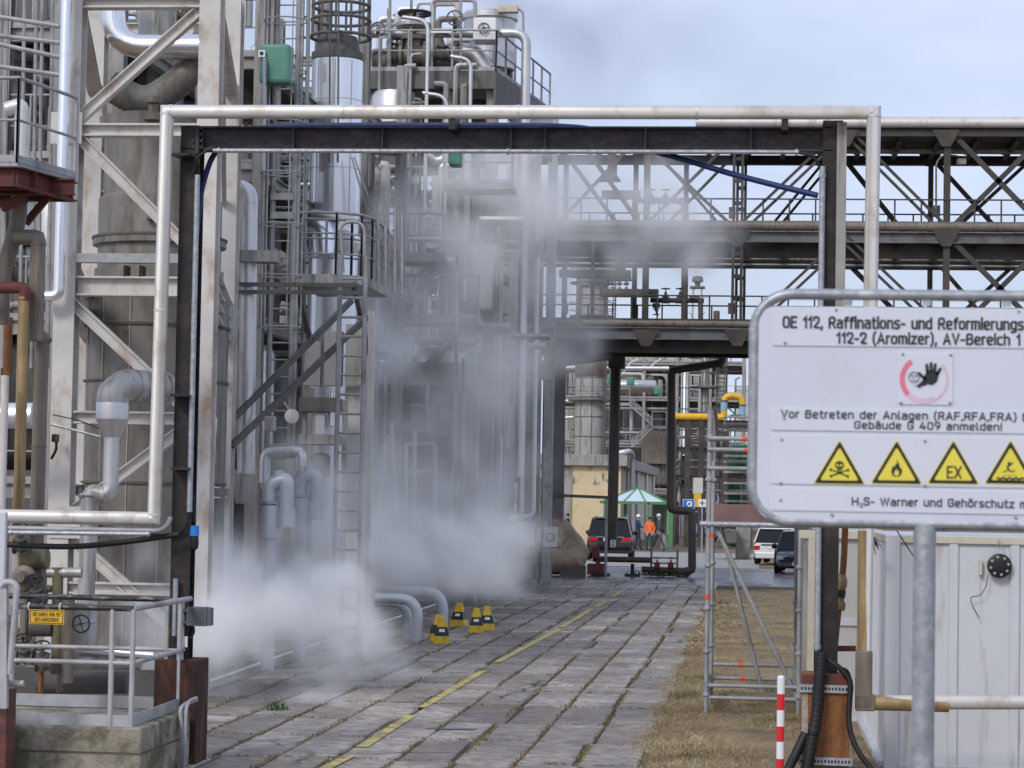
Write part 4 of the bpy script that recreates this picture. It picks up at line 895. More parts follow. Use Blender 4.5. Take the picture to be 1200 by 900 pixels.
x0 = P(1037, 760, YC).x; x1 = x0 + 4.6; zt = P(1100, 628, YC).z; yb = YC + 5.2
corrug(x0 + .05, x1, YC + .03, .1, zt - .06, (P(1182, 760, YC).x - P(1110, 760, YC).x), .11, .028, P(1110, 760, YC).x - x0 - .05).build('front_wall', container_m, t)
corrug(YC + .06, yb, x0 + .03, .1, zt - .06, .28, .10, .03, .05, axis='y').build('side_wall', container_m, t)
MB().box((x0, YC - .01, .02), (x0 + .13, YC + .10, zt)).build('corner_post', container_m, t, bevel=.008)
MB().box((x0 + .131, YC - .006, zt - .07), (x1, YC + .05, zt)).build('top_rail', cream, t, bevel=.006)
MB().box((x0 - .005, YC + .101, zt - .07), (x0 + .05, yb, zt)).build('top_rail', cream, t, bevel=.006)
MB().box((x0 + .131, YC - .006, .0), (x1, YC + .05, .10)).build('base_rail', container_m, t, bevel=.006)
MB().box((x0 - .05, YC + .101, .0), (x0 + .05, yb, .12)).build('base_rail', container_m, t, bevel=.006)
MB().box((x0 + .02, YC + .02, zt - .03), (x1, yb, zt - .02)).build('roof', container_m, t)
m_ = MB(); q = P(1149, 665, YC); m_.box((q.x - .012, YC - .03, q.z - .07), (q.x + .012, YC + .03, q.z + .07)); m_.build('latch', cream, t)
t = thing('blind_flange', 'round black bolted flange cover hung by wire on the container wall', 'flange', P(1171, 663, YC - .05))
c = P(1171, 663, YC - .03); o = MB().lathe(c, [(.105, 0), (.112, .008), (.112, .03), (.10, .036)], 28, V((0, -1, 0))).build('disc', black_plastic, t)
for k in range(8): a = k * PI_ / 4 + .2; MB().lathe(c + V((.082 * math.cos(a), -.034, .082 * math.sin(a))), [(.013, 0), (.013, .004)], 8, V((0, -1, 0))).build('bolt', galv, o)
MB().tube([c + V((-.06, 0, .09)), c + V((.0, .02, .24)), c + V((.06, 0, .09))], .003, 5).build('wire', galv_dull, t)
MB().tube([c + V((-.10, 0, -.08)), c + V((-.12, -.02, -.2)), c + V((-.17, -.02, -.28)), c + V((-.26, -.01, -.29)), c + V((-.25, 0, -.36)), c + V((-.18, -.02, -.48))], .004, 5, .05).build('wire', dark_steel, t)
rg = random.Random(7); m_ = MB()
for k in range(13):
    a = P(1017 + rg.uniform(-2, 2), 627, YC - .3); b = P(1020 + k * 1.1 + rg.uniform(-2, 2), 638 + rg.uniform(0, 12), YC - .3); m_.tube([a, (a + b) / 2 + V((.01, 0, .03)), b], .003, 4)
single('frayed_cable', m_, rubber, 'frayed black wire ends hanging above the yellowed drop pipe', 'cable')
a, b = P(1051, 622, YC - .2), P(1072, 654, YC - .2); single('black_rod', MB().cyl(a, b, .006, seg=6), rubber, 'thin black rod leaning down over the container front', 'rod')
# beige site building behind
YB2 = 27.2
t = thing('beige_cabin', 'beige panelled cabin behind the rusted gate foot', 'cabin', (P(980, 850, YB2).x, YB2, 0))
xa, xb = P(956, 740, YB2).x, P(1040, 740, YB2).x; zt = P(980, 622, YB2).z
MB().box((xa, YB2, .02), (xb, YB2 + 3, zt)).build('wall', beige_wall, t)
MB().box((xa, YB2 - .03, P(980, 733, YB2).z), (xb, YB2 - .002, P(980, 724, YB2).z)).build('ledge', container_m, t, bevel=.006)
MB().box((xa, YB2 - .05, P(980, 852, YB2).z), (xb, YB2 - .002, P(980, 841, YB2).z)).build('skirting', container_m, t, bevel=.006)
MB().box((xa - .2, YB2 - .06, zt - .09), (xb, YB2 + .0 - .003, zt)).build('fascia', cream, t, bevel=.006)
MB().box((P(946, 740, YB2).x, YB2 - .08, P(950, 787, YB2).z), (P(954, 740, YB2).x, YB2 - .0, zt - .091)).build('cream_post', cream, t, bevel=.006)
MB().box((P(940.5, 740, YB2).x, YB2 - .03, .02), (P(946, 740, YB2).x, YB2 + 3, zt - .1)).build('grey_post', grey_steel, t)
# bucket-like clump at the container base
q = H(1168, 893, 0)
t = thing('dead_plant', 'dried brown plant clump with an orange leaf at the container base', 'plant', (q.x, q.y - .3, 0)); rg = random.Random(3); m_ = MB()
for k in range(60):
    a = rg.uniform(0, 6.28); r_ = rg.uniform(.02, .17); b = V((q.x + math.cos(a) * r_, q.y - .3 + math.sin(a) * r_, .0)); e = b + V((math.cos(a) * rg.uniform(.02, .14), math.sin(a) * .06, rg.uniform(.12, .28)))
    s = V((.018, 0, .0)); m_.add([b - s, b + s, e + s * .5, e + V((0, 0, .03)), e - s * .5], [(0, 1, 2, 3, 4)])
m_.build('leaves', mat('dead_leaf', (.13, .075, .045), .8, 0, .3, 6, island=.4), t)
MB().plate([(q.x - .03, q.y - .42, .25), (q.x + .07, q.y - .42, .25), (q.x + .05, q.y - .40, .30), (q.x - .02, q.y - .40, .29)], (0, .004, 0)).build('orange_leaf', orange_tape, t)
# ================================================================= scaffold tower
def scaffold():
    YF = YD(831, 27.9); YK = YF + 2.3; YM = YF + 1.2
    xl = P(829, 700, YF).x; xr_ = P(937, 700, YF).x
    t = thing('scaffold_tower', 'galvanised scaffold stair tower with orange marked standards on the dry verge', 'scaffold', ((xl + xr_) / 2, YF, 0))
    r = .027
    def std(x, y, z1, tape=True, m=galv_dull):
        o = MB(); o.cyl((x, y, .05), (x, y, z1), r, seg=12)
        for k in range(int(z1 / .5)): o.lathe((x, y, .25 + .5 * k), [(r, -.03), (.045, -.012), (.045, .012), (r, .03)], 12)
        o = o.build('standard', m, t)
        MB().box((x - .09, y - .09, .02), (x + .09, y + .09, .032)).cyl((x, y, .03), (x, y, .2), .018, seg=8).build('base_plate', galv_dull, o)
        if tape:
            for z in tape: MB().cyl((x, y, z), (x, y, z + .06), r + .002, seg=12).build('orange_band', orange_tape, o)
    std(xl, YF, 3.62, (1.35,)); std(xr_, YF, 3.4, (.72,)); std(xl, YK, 3.5, (1.15,)); std(xr_, YK, 3.4, None)
    std(xl + .03, YM, 3.5, (2.05,)); std(xr_ + .02, YM, 3.4, (.9,))
    def bar(a, b, rr=.024, nm='ledger', m=galv_dull, tp=None):
        o = MB().cyl(a, b, rr, seg=10).build(nm, m, t)
        if tp:
            a, b = V(a), V(b); c = a + (b - a) * tp; d = (b - a).normalized(); MB().cyl(c, c + d * .07, rr + .002, seg=10).build('orange_band', orange_tape, o)
    for y, z, tp in ((YF, .22, None), (YF, .36, None), (YK, .28, .35), (YK, .45, .33)): bar((xl, y, z), (xr_, y, z), tp=tp)
    for x in (xl, xr_):
        for z in (.25, .40): bar((x, YF, z), (x, YK, z))
    # diagonal braces
    bar(P(838, 616, YF + .05), P(921, 790, YF + .05), .028, 'brace'); bar(P(845, 618, YM), P(893, 808, YM), .024, 'brace'); bar(P(920, 790, YF + .05), P(934, 818, YF + .05), .024, 'brace')
    # platform
    zp = P(860, 614.5, YF).z; bar((xl - .1, YF - .03, zp), (xr_ + .1, YF - .03, zp), .034, 'ledger', galv)
    bar((xl, YK, zp), (xr_, YK, zp), .03)
    MB().box((xl + .04, YF, zp - .02), (xr_, YK, zp + .02)).build('deck_board', dgrey, t)
    MB().box((xl + .06, YF - .02, zp + .03), (xr_ - .1, YF + .01, P(860, 591, YF).z)).build('toe_board', mat('faded_maroon_board', (.21, .115, .11), .7, 0, .25, 3, (.14, .09, .08), .45), t, bevel=.004)
    # stair flight with open treads rising behind
    ys = YF + .25
    for k, py in enumerate((488, 496, 504, 534, 541, 553, 566, 578, 587)):
        a, b = P(848 + .0 * k, py, ys + .1 * k), P(925, py, ys + .1 * k); MB().box((a.x, a.y, a.z - .012), (b.x, a.y + .16, a.z + .014)).build('tread', grey_steel, t)
    MB().beam(P(838, 476, YF + .1), P(848, 594, YF + .1), .04, .06, V((0, -1, 0))).build('stringer', dark_pipe, t)
    for py, tp in ((514, .55), (527, .6), (549, None)):
        z = P(860, py, YF - .03).z; bar((xl - .02, YF - .03, z), (xr_ + .1, YF - .03, z), .026, tp=tp and tp * .6)
    # pink sprayed board end by the left standard
    MB().cyl((xl + .015, YF + .06, P(833, 540, YF).z), (xl + .015, YF + .06, P(833, 484, YF).z), .03, seg=10).build('sprayed_tube', pink_spray, t)
    MB().cyl((xr_ + .07, YF + .02, .05), (xr_ + .07, YF + .02, zp), .025, seg=10).build('sprayed_tube', pink_spray, t)
scaffold()
# ================================================================= left steel frame with its reactor
YFR = YD(160, 30.0); YRR = YD(200, 36.5)
xA = P(80, 300, YFR).x; xB = P(241, 350, YFR).x; xC_ = P(270, 200, YRR).x; xD = P(114, 80, YRR).x
def frame():
    t = thing('support_frame', 'white painted steel support frame with diagonal braces at left', 'steel frame', (xA, YFR, 0))
    ztop = 10.2
    for x, y, w_ in ((xA, YFR, .27), (xB, YFR, .27), (xC_, YRR, .28), (xD, YRR, .28)):
        MB().ibeam((x, y, 0), (x, y, ztop), w_, w_, .022, V((0, -1, 0))).build('column', white_rusty, t, bevel=.004)
    def fb(py, hpx, kind='box', Y=YFR, xa=xA, xb=xB, nm='crossbeam', m=white_rusty):
        z = P(160, py, Y).z; h = hpx / ppm(160, Y); o = MB()
        p, q = V((xa + .135, Y, z)), V((xb - .135, Y, z))
        if kind == 'box': o.ibeam(p, q, .2, h, .025)
        else: o.channel(q, p, .12, h, .015)
        o.build(nm, m, t, bevel=.003)
    fb(4, 13); fb(153, 15); fb(303, 11, 'ch', YFR - .08, m=galv_dull); fb(336, 23); fb(490, 15); fb(690, 14)
    for z in (9.6, 7.0, 4.6, 2.6): MB().ibeam((xD, YRR, z), (xC_, YRR, z), .2, .2, .02).build('crossbeam', white_rusty, t)
    for py, h in ((5, 14), (318, 22), (352, 18), (577, 14)):
        z = P(245, py, YFR).z; MB().ibeam((xB, YFR + .12, z), (xC_, YRR - .12, z), .2, h / 90, .02).build('side_beam', white_rusty, t); MB().ibeam((xA, YFR + .12, z), (xD, YRR - .12, z), .2, h / 90, .02).build('side_beam', white_rusty, t)
    def br(a, b, w_=13, Y=YFR, m=white_rusty):
        h = w_ / ppm(160, Y); MB().ibeam(P(*a, Y), P(*b, Y), .14, h, .018).build('brace', m, t, bevel=.003)
    br((92, 140), (233, 14)); br((90, 158), (231, 300)); br((80, 350), (231, 492)); br((80, 603), (232, 490)); br((74, 622), (228, 758))
    br((112, 625), (252, 742), 12, YRR); br((125, 150), (262, 44), 13, YRR); br((118, 175), (262, 310), 12, YRR); br((118, 560), (262, 420), 12, YRR)
    # side face X braces seen between the two right columns
    def sb(z0, z1, m=white_paint): MB().beam((xB + .05, YFR + .15, z0), (xC_ - .05, YRR - .15, z1), .07, .09).build('side_brace', m, t)
    sb(9.9, 6.9); sb(6.6, 4.2); sb(2.2, 4.9); sb(4.4, 1.3); sb(0.2, 2.6)
    for px, py in ((78, 150), (76, 612)):
        q = P(px, py, YFR - .14); MB().box((q.x - .2, YFR - .155, q.z - .2), (q.x + .2, YFR - .14, q.z + .2)).build('gusset', white_rusty, t)
    # small steel bracket sitting on the middle beam
    q = P(158, 318, YFR); 
    for s in (-1, 1): MB().box((q.x + s * .1 - .02, YFR - .1, P(158, 325, YFR).z), (q.x + s * .1 + .02, YFR + .1, P(158, 312, YFR).z)).build('lug', rust, t)
frame()
def reactor():
    Y = YD(190, 33.4); cx = P(187, 300, Y).x
    t = thing('reactor_vessel', 'tall grey brown clad reactor vessel standing inside the white frame', 'vessel', (cx, Y, 0)); k = 1 / ppm(187, Y)
    z = lambda py: P(187, py, Y).z
    MB().lathe((cx, Y, 0), [(.98, 0), (.98, z(386)), (1.0, z(386)), (1.0, z(382)), (.98, z(381)), (.98, z(352)), (.90, z(345)), (.90, z(318))], 40).build('lower_shell', vessel_m, t)
    MB().lathe((cx, Y, 0), [(.86, z(318)), (.86, z(292)), (.93, z(290)), (.93, z(283)), (.86, z(281)), (.86, z(236)), (.80, z(232)), (.80, z(160)), (.88, z(158)), (.88, z(141)), (.3, z(139))], 40).build('upper_shell', vessel_m, t)
    for py in (386, 450, 568, 283): MB().lathe((cx, Y, z(py)), [(.97 if py > 300 else .93, 0), (1.012 if py > 300 else .945, .005), (1.012 if py > 300 else .945, .035), (.97 if py > 300 else .93, .04)], 40).build('seam_band', grime_shade, t)
    for a in range(-60, 200, 26):
        d = V((math.cos(R(a - 90)), math.sin(R(a - 90)), 0)); MB().beam(V((cx, Y, .2)) + d * .985, V((cx, Y, z(352))) + d * .985, .012, .02, d).build('seam_strip', alu_dull, t)
    for px, py in ((150, 390), (155, 400), (160, 228), (176, 256)): q = P(px, py, Y - .95); MB().box((q.x - .05, q.y - .02, q.z - .015), (q.x + .05, q.y + .4, q.z + .015)).build('clip', grime_shade, t)
reactor()
# ducts above the reactor
Y = YD(180, 33)
pipe_thing('exhaust_duct', 'bright stainless duct with a segmented elbow under the top beam', [(134, -30), (134, 55), (245, 55)], rpx(134, Y, 29), stainless, Y, .55, 6, .5, 24, cat='duct')
pipe_thing('exhaust_duct', 'wide dull grey vertical duct beside the bright stainless elbow', [(186, -40), (184, 62)], rpx(186, Y, 46), alu_dull, Y + .9, bands=.6, seg=28, cat='duct')
single('exhaust_duct', MB().tube([P(245, 40, Y + .5), P(222, 88, Y + .3), P(170, 124, Y), P(128, 100, Y - .1)], rpx(160, Y, 36), 24, .9, 7, bands=.2, bw=.02), vessel_m, 'curved grey duct bend just above the reactor lid', 'duct')
single('valve_cluster', MB().lathe(P(179, 141, Y - .5), [(.12, 0), (.12, .1), (.07, .12), (.07, .22), (.11, .24), (.11, .32), (.04, .34)], 12), brown_pipe, 'brown flanged stub on top of the reactor lid', 'valve')
t = thing('funnel_duct', 'grey metal hood pipe with a conical funnel narrowing to a drop pipe', 'duct', P(133, 600, YFR - 1.4)); Y = YFR - 1.3; r1 = rpx(133, Y, 38); r2 = rpx(133, Y, 18)
cx = P(132, 480, Y).x; z = lambda py: P(132, py, Y).z
MB().tube([(cx + .45, Y + .7, z(452)), (cx + .12, Y + .1, z(450)), (cx, Y, z(462)), (cx, Y, z(474))], r1 * 1.0, 28, .3, 6, bands=.15, bw=.015).build('hood_elbow', alu_dull, t, sharp=16)
q = V((cx + .45, Y + .7, z(452))); MB().lathe(q, [(r1 * 1.12, -.06), (r1 * 1.12, .0), (r1 * .5, .08)], 28, V((.5, .85, 0))).build('end_flange', alu_dull, t, sharp=16)
MB().lathe((cx, Y, 0), [(r1, z(492)), (r1 * 1.02, z(491)), (r1 * 1.02, z(474)), (r1, z(472))], 28).build('collar', alu, t, sharp=16)
MB().lathe((cx, Y, 0), [(r2, z(514)), (r2 * 1.05, z(513)), (r1, z(492)), (r1 * 1.015, z(491.5)), (r1 * 1.015, z(490.5))], 28).build('cone', alu, t, sharp=16)
a = P(104, 575, Y)
MB().tube([(cx, Y, z(512)), (cx, Y, z(580)), (a.x, Y, z(580)), (a.x, Y, z(583))][:3], r2, 22, .14, 5, bands=.55, bw=.015).build('drop_pipe', alu, t)
MB().tube([(cx + .0 - .05, Y, z(580)), (P(106, 580, Y).x, Y, z(576)), (P(105, 580, Y).x, Y, z(600)), (P(103, 590, Y).x, Y, z(760))], r2 * 1.12, 22, .18, 5, bands=.8).build('drop_pipe', alu_dull, t)
MB().torus(P(105, 583, Y), r2 * 1.25, .02, V((0, .3, 1)), 18, 6).build('torn_cladding', stainless, t)
# silver drop pipe
Y = YFR - .35
w = path([(79, -30), (76, 200), (70, 336)], Y); w[1].x = w[0].x; w[2].x = w[0].x; e = P(50, 350, Y); 
single('silver_downpipe', MB().tube([w[0], w[2] + V((0, 0, -.12)), V((e.x, Y, w[2].z - .12))], rpx(76, Y, 13), 20, .14, 5, bands=.9, bw=.012), stain_blue, 'shiny silver downpipe in front of the left frame column', 'pipe')
# upper left platform
Y0 = YD(40, 26.0)
t = thing('access_platform', 'oxide red steel access platform with grey railing at the upper left', 'platform', P(40, 210, Y0))
zt = P(20, 190, Y0).z; a = P(20, 190, Y0); b = H(88, 226, zt); b = V((P(87, 226, Y0 + 1.3).x, Y0 + 1.3, zt))
c0 = V((a.x - 1.2, Y0, zt)); poly = [c0, V((a.x, Y0, zt)), b, V((c0.x, b.y, zt))]
MB().plate(poly, (0, 0, -.05)).build('deck', galv_dull, t)
MB().channel(c0 + V((0, 0, -.16)), V((a.x, Y0, zt - .16)), .1, .22, .015).build('edge_beam', red_paint, t)
MB().channel(V((a.x, Y0, zt - .16)), b + V((0, 0, -.16)), .1, .22, .015).build('edge_beam', red_paint, t)
MB().channel(b + V((0, 0, -.16)), V((c0.x, b.y, zt - .16)), .1, .22, .015).build('edge_beam', red_paint, t)
for k in range(2): MB().ibeam((c0.x, Y0 + .4 + k * .45, zt - .16), (a.x + .1 + k * .3, Y0 + .4 + k * .45, zt - .16), .1, .18).build('joist', red_paint, t)
MB().beam(P(2, 243, Y0 + .5), P(30, 232, Y0 + .5), .1, .1).build('bracket_strut', red_paint, t); MB().beam(P(30, 262, Y0 + 1.2), P(60, 226, Y0 + 1.2), .06, .08).build('bracket_strut', red_paint, t)
guardrail([c0, V((a.x, Y0, zt)), b], .93, t, galv_dull, .022, 1.1, 1, .08)
# pipes under it
Yp = YD(30, 27)
pipe_thing('process_pipe', 'thick brown grey pipe kinked below the red platform', [(23, 215), (21, 258), (3, 322), (2, 380)], rpx(20, Yp, 19), brown_pipe, Yp, .1, 2, .7, 18)
pipe_thing('process_pipe', 'olive brown insulated pipe with an offset jog left of the frame', [(15, 278), (45, 278), (43, 400)], rpx(45, Yp, 18), brown_pipe, Yp - .2, .05, 2, .9, 18)
pipe_thing('process_pipe', 'lower grey brown insulated pipe continuing below the offset jog', [(43, 392), (52, 398), (49, 400), (47, 640)], rpx(45, Yp, 17), brown_pipe, Yp, .05, 2, .9, 18)
pipe_thing('process_pipe', 'rust yellow vertical pipe under a red brown elbow', [(28, 345), (23, 560), (18, 640)], rpx(25, Yp, 13), rust_yellow, Yp - .4, seg=16, bands=1.2)
pipe_thing('process_pipe', 'red brown horizontal pipe ending in an elbow at the left edge', [(-30, 337), (30, 337), (28, 352)], rpx(25, Yp, 14), red_paint, Yp - .4, .12, 4, seg=16)
pipe_thing('process_pipe', 'thin orange rust pipe behind the red brown elbow', [(10, 372), (8, 440)], .05, rust_orange, Yp + .5)
pipe_thing('process_pipe', 'slim pale pipe rising at the extreme left edge', [(6, 440), (3, 600)], .045, white_rusty, Yp - .7)
pipe_thing('process_pipe', 'white capped vent pipe standing on the upper left platform', [(8, 128), (26, 122), (25, 195)], rpx(20, Y0 + 1, 17), pipe_white, Y0 + 1, .25, 5, seg=20)
pipe_thing('process_pipe', 'short horizontal silver pipe crossing behind the brown pipes', [(-20, 487), (40, 487)], .16, stain_blue, Yp + 2, bands=1)
pipe_thing('process_pipe', 'grey pipe rising left of the funnel drop pipe', [(22, 610), (20, 720)], .1, alu_dull, Yp - .2)
# little black camera on an arm on the column
t = thing('column_lamp', 'black lamp head on a thin arm clamped to the left frame column', 'lamp', P(65, 515, YFR - .3)); Y = YFR - .4
MB().tube([P(60, 497, Y), P(118, 512, Y)], .018, 8).build('arm', galv, t); MB().tube([P(62, 486, Y), P(90, 492, Y), P(117, 502, Y)], .008, 6).build('stay', dark_steel, t)
MB().box(P(60, 518, Y - .1), P(70, 509, Y + .1)).build('lamp_head', black_plastic, t, bevel=.01)
MB().tube([P(66, 518, Y), P(66, 527, Y), P(60, 538, Y)], .018, 7, .1).build('cable', rubber, t)
# ---------------------------------------------------------------- dense process unit generator
def process_unit(name, label, px0, px1, Y0, Y1, zs, seed, npipe=14, nv=4, mcol=grey_steel, cols=3, ztop=None, vessels=(), rails=True, hrun=8, bias=0):
    rg = random.Random(seed); xa, xb = P(px0, 400, Y0).x, P(px1, 400, Y0).x; ztop = ztop or zs[-1] + 2.2
    t = thing(name, label, 'process unit', ((xa + xb) / 2, Y0, 0))
    xs = [xa + (xb - xa) * i / (cols - 1) for i in range(cols)]; mats = [alu, alu_dull, grey_steel, alu_dull, galv_dull, brown_pipe, alu, white_paint]
    for y in (Y0, Y1):
        for x in xs: MB().ibeam((x, y, 0), (x, y, ztop), .24, .24, .02, V((0, -1, 0))).build('column', mcol, t)
    for z in zs:
        for y in (Y0, Y1): MB().ibeam((xa, y, z - .12), (xb, y, z - .12), .16, .24, .02).build('floor_beam', mcol, t)
        for x in xs: MB().ibeam((x, Y0 + .09, z - .12), (x, Y1 - .09, z - .12), .16, .22, .02).build('cross_girder', mcol, t)
        MB().plate(rect(xa, xb, Y0 + .13, Y1 - .13, z + .03), (0, 0, -.03)).build('deck', dgrey, t)
        if rails: guardrail([V((xa, Y0 - .05, z)), V((xb, Y0 - .05, z))], 1.0, t, galv_dull, .02, 1.3)
    for i in range(npipe):
        m = rg.choice(mats); r = rg.choice([.04, .05, .07, .07, .10, .14]); x = rg.uniform(xa, xb); y = rg.uniform(Y0 + .3, Y0 + (Y1 - Y0) * .8)
        z0 = rg.choice([0.1] + [z + .2 for z in zs]); z1 = z0 + rg.uniform(1.5, 5.5); z1 = min(z1, ztop - .3)
        pts = [V((x, y, z0)), V((x, y, z1))]
        if rg.random() < .7:
            dx = max(xa, min(xb, x + rg.uniform(-2.5, 2.5))) - x; pts.append(V((x + dx, y, z1)))
            if rg.random() < .5: pts.append(V((x + dx, y, z1 - rg.uniform(.5, 2.0))))
        MB().tube(pts, r, 10, r * 2.5, 3, bands=rg.choice((0, 1.0))).build('pipe', m, t)
    for i in range(hrun):
        z = rg.choice(zs) + rg.uniform(-1.0, 1.6); y = Y0 + rg.uniform(-.1, .8); r = rg.choice([.04, .06, .09, .12]); a = rg.uniform(xa, (xa + xb) / 2); b = rg.uniform((xa + xb) / 2, xb)
        MB().cyl((a, y, z), (b, y, z), r, seg=10).build('pipe', rg.choice(mats), t)
    for i in range(nv):
        z = rg.choice(zs) + .75; valve((rg.uniform(xa + .3, xb - .3), Y0 + rg.uniform(.1, .6), z), rg.uniform(.07, .12), t, rg.choice((grey_steel, brown_pipe, dgrey)))
    for (fx, z0, r, h, hor_) in vessels:
        x = xa + (xb - xa) * fx; y = Y0 + 1.0
        MB().vessel((x, y, z0) if not hor_ else (x - h / 2, y, z0), r, h, V((0, 0, 1)) if not hor_ else V((1, 0, 0)), bands=.8).build('drum', rg.choice((alu_dull, alu, vessel_m)), t)
    return t
# behind the upper left platform and frame
t = process_unit('process_unit', 'crowded grey process structure behind the upper left platform', -70, 130, YD(50, 38), YD(50, 44), [2.6, 5.2, 7.8, 9.9], 11, 24, 6, grey_steel, 4, 12.6, ((.3, 8.0, .5, 1.7, False), (.75, 8.2, .45, 1.5, False), (.6, 5.4, .7, 2.2, False), (.35, 2.8, .8, 2.2, False)))
MB().box((P(-80, 400, YD(50, 45)).x, YD(50, 45), 0), (P(96, 400, YD(50, 45)).x, YD(50, 45) + .3, 13.5)).build('backdrop_sheet', dgrey, t)  # dark backdrop added so no bright sky shows through the unit
for px in (2, 9, 29, 43, 50, 62): MB().cyl(P(px, 200, YD(50, 36)) + V((0, 0, -3)), P(px, -20, YD(50, 36)) , .03, seg=8).build('standpipe', galv_dull, t)
for k, (a, b) in enumerate([((0, 20), (70, 31)), ((0, 42), (70, 50)), ((0, 52), (70, 67)), ((0, 78), (70, 88))]): MB().tube([P(*a, YD(30, 35)), P(*b, YD(30, 35))], .035, 8).build('sloping_rail', galv_dull, t)
process_unit('process_unit', 'shadowed process structure behind the reactor', 95, 300, YD(200, 42), YD(200, 48), [2.8, 5.6, 8.2, 10.2], 23, 22, 4, grey_steel, 4, 13.5, ((.25, 8.4, .7, 1.6, False), (.6, 5.8, .8, 2.2, False), (.75, 3, .9, 2.3, False)))
Yw = YD(200, 49); t.location = t.location
single('added_backdrop', MB().box((P(60, 400, Yw).x, Yw, 0), (P(300, 400, Yw).x, Yw + .4, 8.5)), dgrey, 'added dark backdrop wall closing the sky gaps between frame and reactor', 'building')  # added backdrop, keeps bright sky out of the gaps
# lower left valve station behind the pedestal
Yv = YD(60, 24.5)
t = thing('valve_station', 'low cluster of grimy valves and a yellowish pump behind the guardrail', 'valve station', P(60, 780, Yv))
def cy(a, b, wpx, m, nm='pipe', Y=Yv, **k): MB().tube([P(*a, Y), P(*b, Y)], rpx(60, Y, wpx), 16, **k).build(nm, m, t)
grime = mat('grimy_yellow', (.17, .15, .085), .65, .1, .25, 3, (.06, .05, .035), .45, (2, 2, 1), .3, 20)
cy((25, 655), (56, 655), 24, grime, 'pump_body'); MB().lathe(P(30, 676, Yv - .15), [(.09, 0), (.12, .02), (.12, .08), (.07, .1), (.05, .2)], 18, V((0, -1, 0))).build('pump_flange', brown_pipe, t)
MB().box(P(22, 692, Yv), P(57, 660, Yv + .3)).build('pump_casing', grime, t, bevel=.04)
cy((56, 671), (96, 671), 12, alu_dull); cy((22, 690), (60, 690), 9, grime); cy((30, 700), (28, 760), 10, brown_pipe); cy((68, 665), (66, 790), 13, grime); cy((80, 700), (78, 800), 16, brown_pipe)
cy((36, 735), (62, 735), 22, grime_shade, 'strainer'); cy((50, 775), (165, 775), 20, alu_dull, 'pipe', Yv + .8, bands=.5); cy((50, 757), (180, 768), 9, stain_blue, 'pipe', Yv + .7); cy((45, 800), (150, 800), 26, grime_shade, 'low_pipe', Yv + 1.2)
for px, py in ((30, 770), (52, 778), (26, 640), (44, 700)): valve(P(px, py, Yv - .2), .055, t, grime_shade, V((1, 0, 0)), V((0, -.6, 1)))
MB().box(P(44, 812, Yv - .1), P(52, 786, Yv)).build('stand', rust_orange, t); MB().box(P(66, 812, Yv + .4), P(76, 700, Yv + .6)).build('stand', brown_pipe, t)
MB().box(P(86, 760, Yv + .6), P(115, 705, Yv + .9)).build('cabinet', alu_dull, t, bevel=.01)
c = P(95, 731, Yv - .3); t2 = thing('handwheel_valve', 'black four-spoke handwheel facing the camera behind the guardrail', 'valve', tuple(c))
handwheel(c, V((0, -1, 0)), .088, t2, black_plastic); MB().cyl(c, c + V((0, .5, 0)), .02, seg=8).build('spindle', galv, t2)
MB().box((P(-60, 760, Yv + 2).x, Yv + 2.4, 0), (P(175, 760, Yv + 2).x, Yv + 2.5, .5)).build('back_plate', grime_shade, t)
# ================================================================= middle left plant
Y = YD(292, 37)
o = pipe_thing('insulated_riser', 'tall light grey insulated riser right of the white frame', [(262, 221), (292, 221), (288, 556)], rpx(292, Y, 21), alu, Y, .22, 5, .85, 22)
q = P(285, 556, Y); m_ = MB(); w0 = V((o.location.x, Y, 0)); xx = path([(292, 221), (288, 556)], Y)[0].x
MB().lathe((xx, Y, q.z), [(.10, -.45), (.12, -.35), (rpx(292, Y, 21), 0), (rpx(292, Y, 21), .02)], 20).build('reducer', alu_dull, o)
a, b = P(278, 306, Y - .3), P(323, 293, Y - .3); MB().box((a.x, Y - .28, a.z), (b.x, Y + .1, b.z)).build('pipe_clamp', grey_steel, o)
for k, (a, b) in enumerate([((246, 518), (412, 352)), ((271, 523), (430, 372))]):
    single('stay_strut', MB().beam(P(*a, YD(300, 36.3)), P(*b, YD(300, 36.3) + 2.0), .085, .085), dgrey, ['upper dark diagonal strut crossing in front of the light riser', 'lower dark diagonal strut crossing in front of the light riser'][k], 'strut')
for k, py in enumerate((333, 342)):
    single('stay_bar', MB().beam(P(250 + 20 * k, py, YD(300, 36.8)), P(420, py + 1, YD(300, 36.8)), .06, .06), dgrey, ['upper thin horizontal bar right of the frame column', 'lower thin horizontal bar right of the frame column'][k], 'bar')
# twin posts
Ym = YD(355, 44)
t = thing('post_pair', 'tall twin grey support posts left of the silver column', 'post', P(355, 330, Ym)); t.location.z = 0; t['_w'] = (t.location.x, Ym, 0)
for px, w_ in ((351.5, 6.5), (359, 5)):
    a = path([(px + 3, -20), (px, 330)], Ym); MB().cyl((a[1].x, Ym, .1), a[0], rpx(355, Ym, w_), seg=10).build('post', galv_dull, t)
for py in range(20, 320, 24): q = P(359, py, Ym); MB().box((P(351, py, Ym).x, Ym - .03, q.z - .02), (q.x + .04, Ym + .03, q.z + .02)).build('tie', dgrey, t)
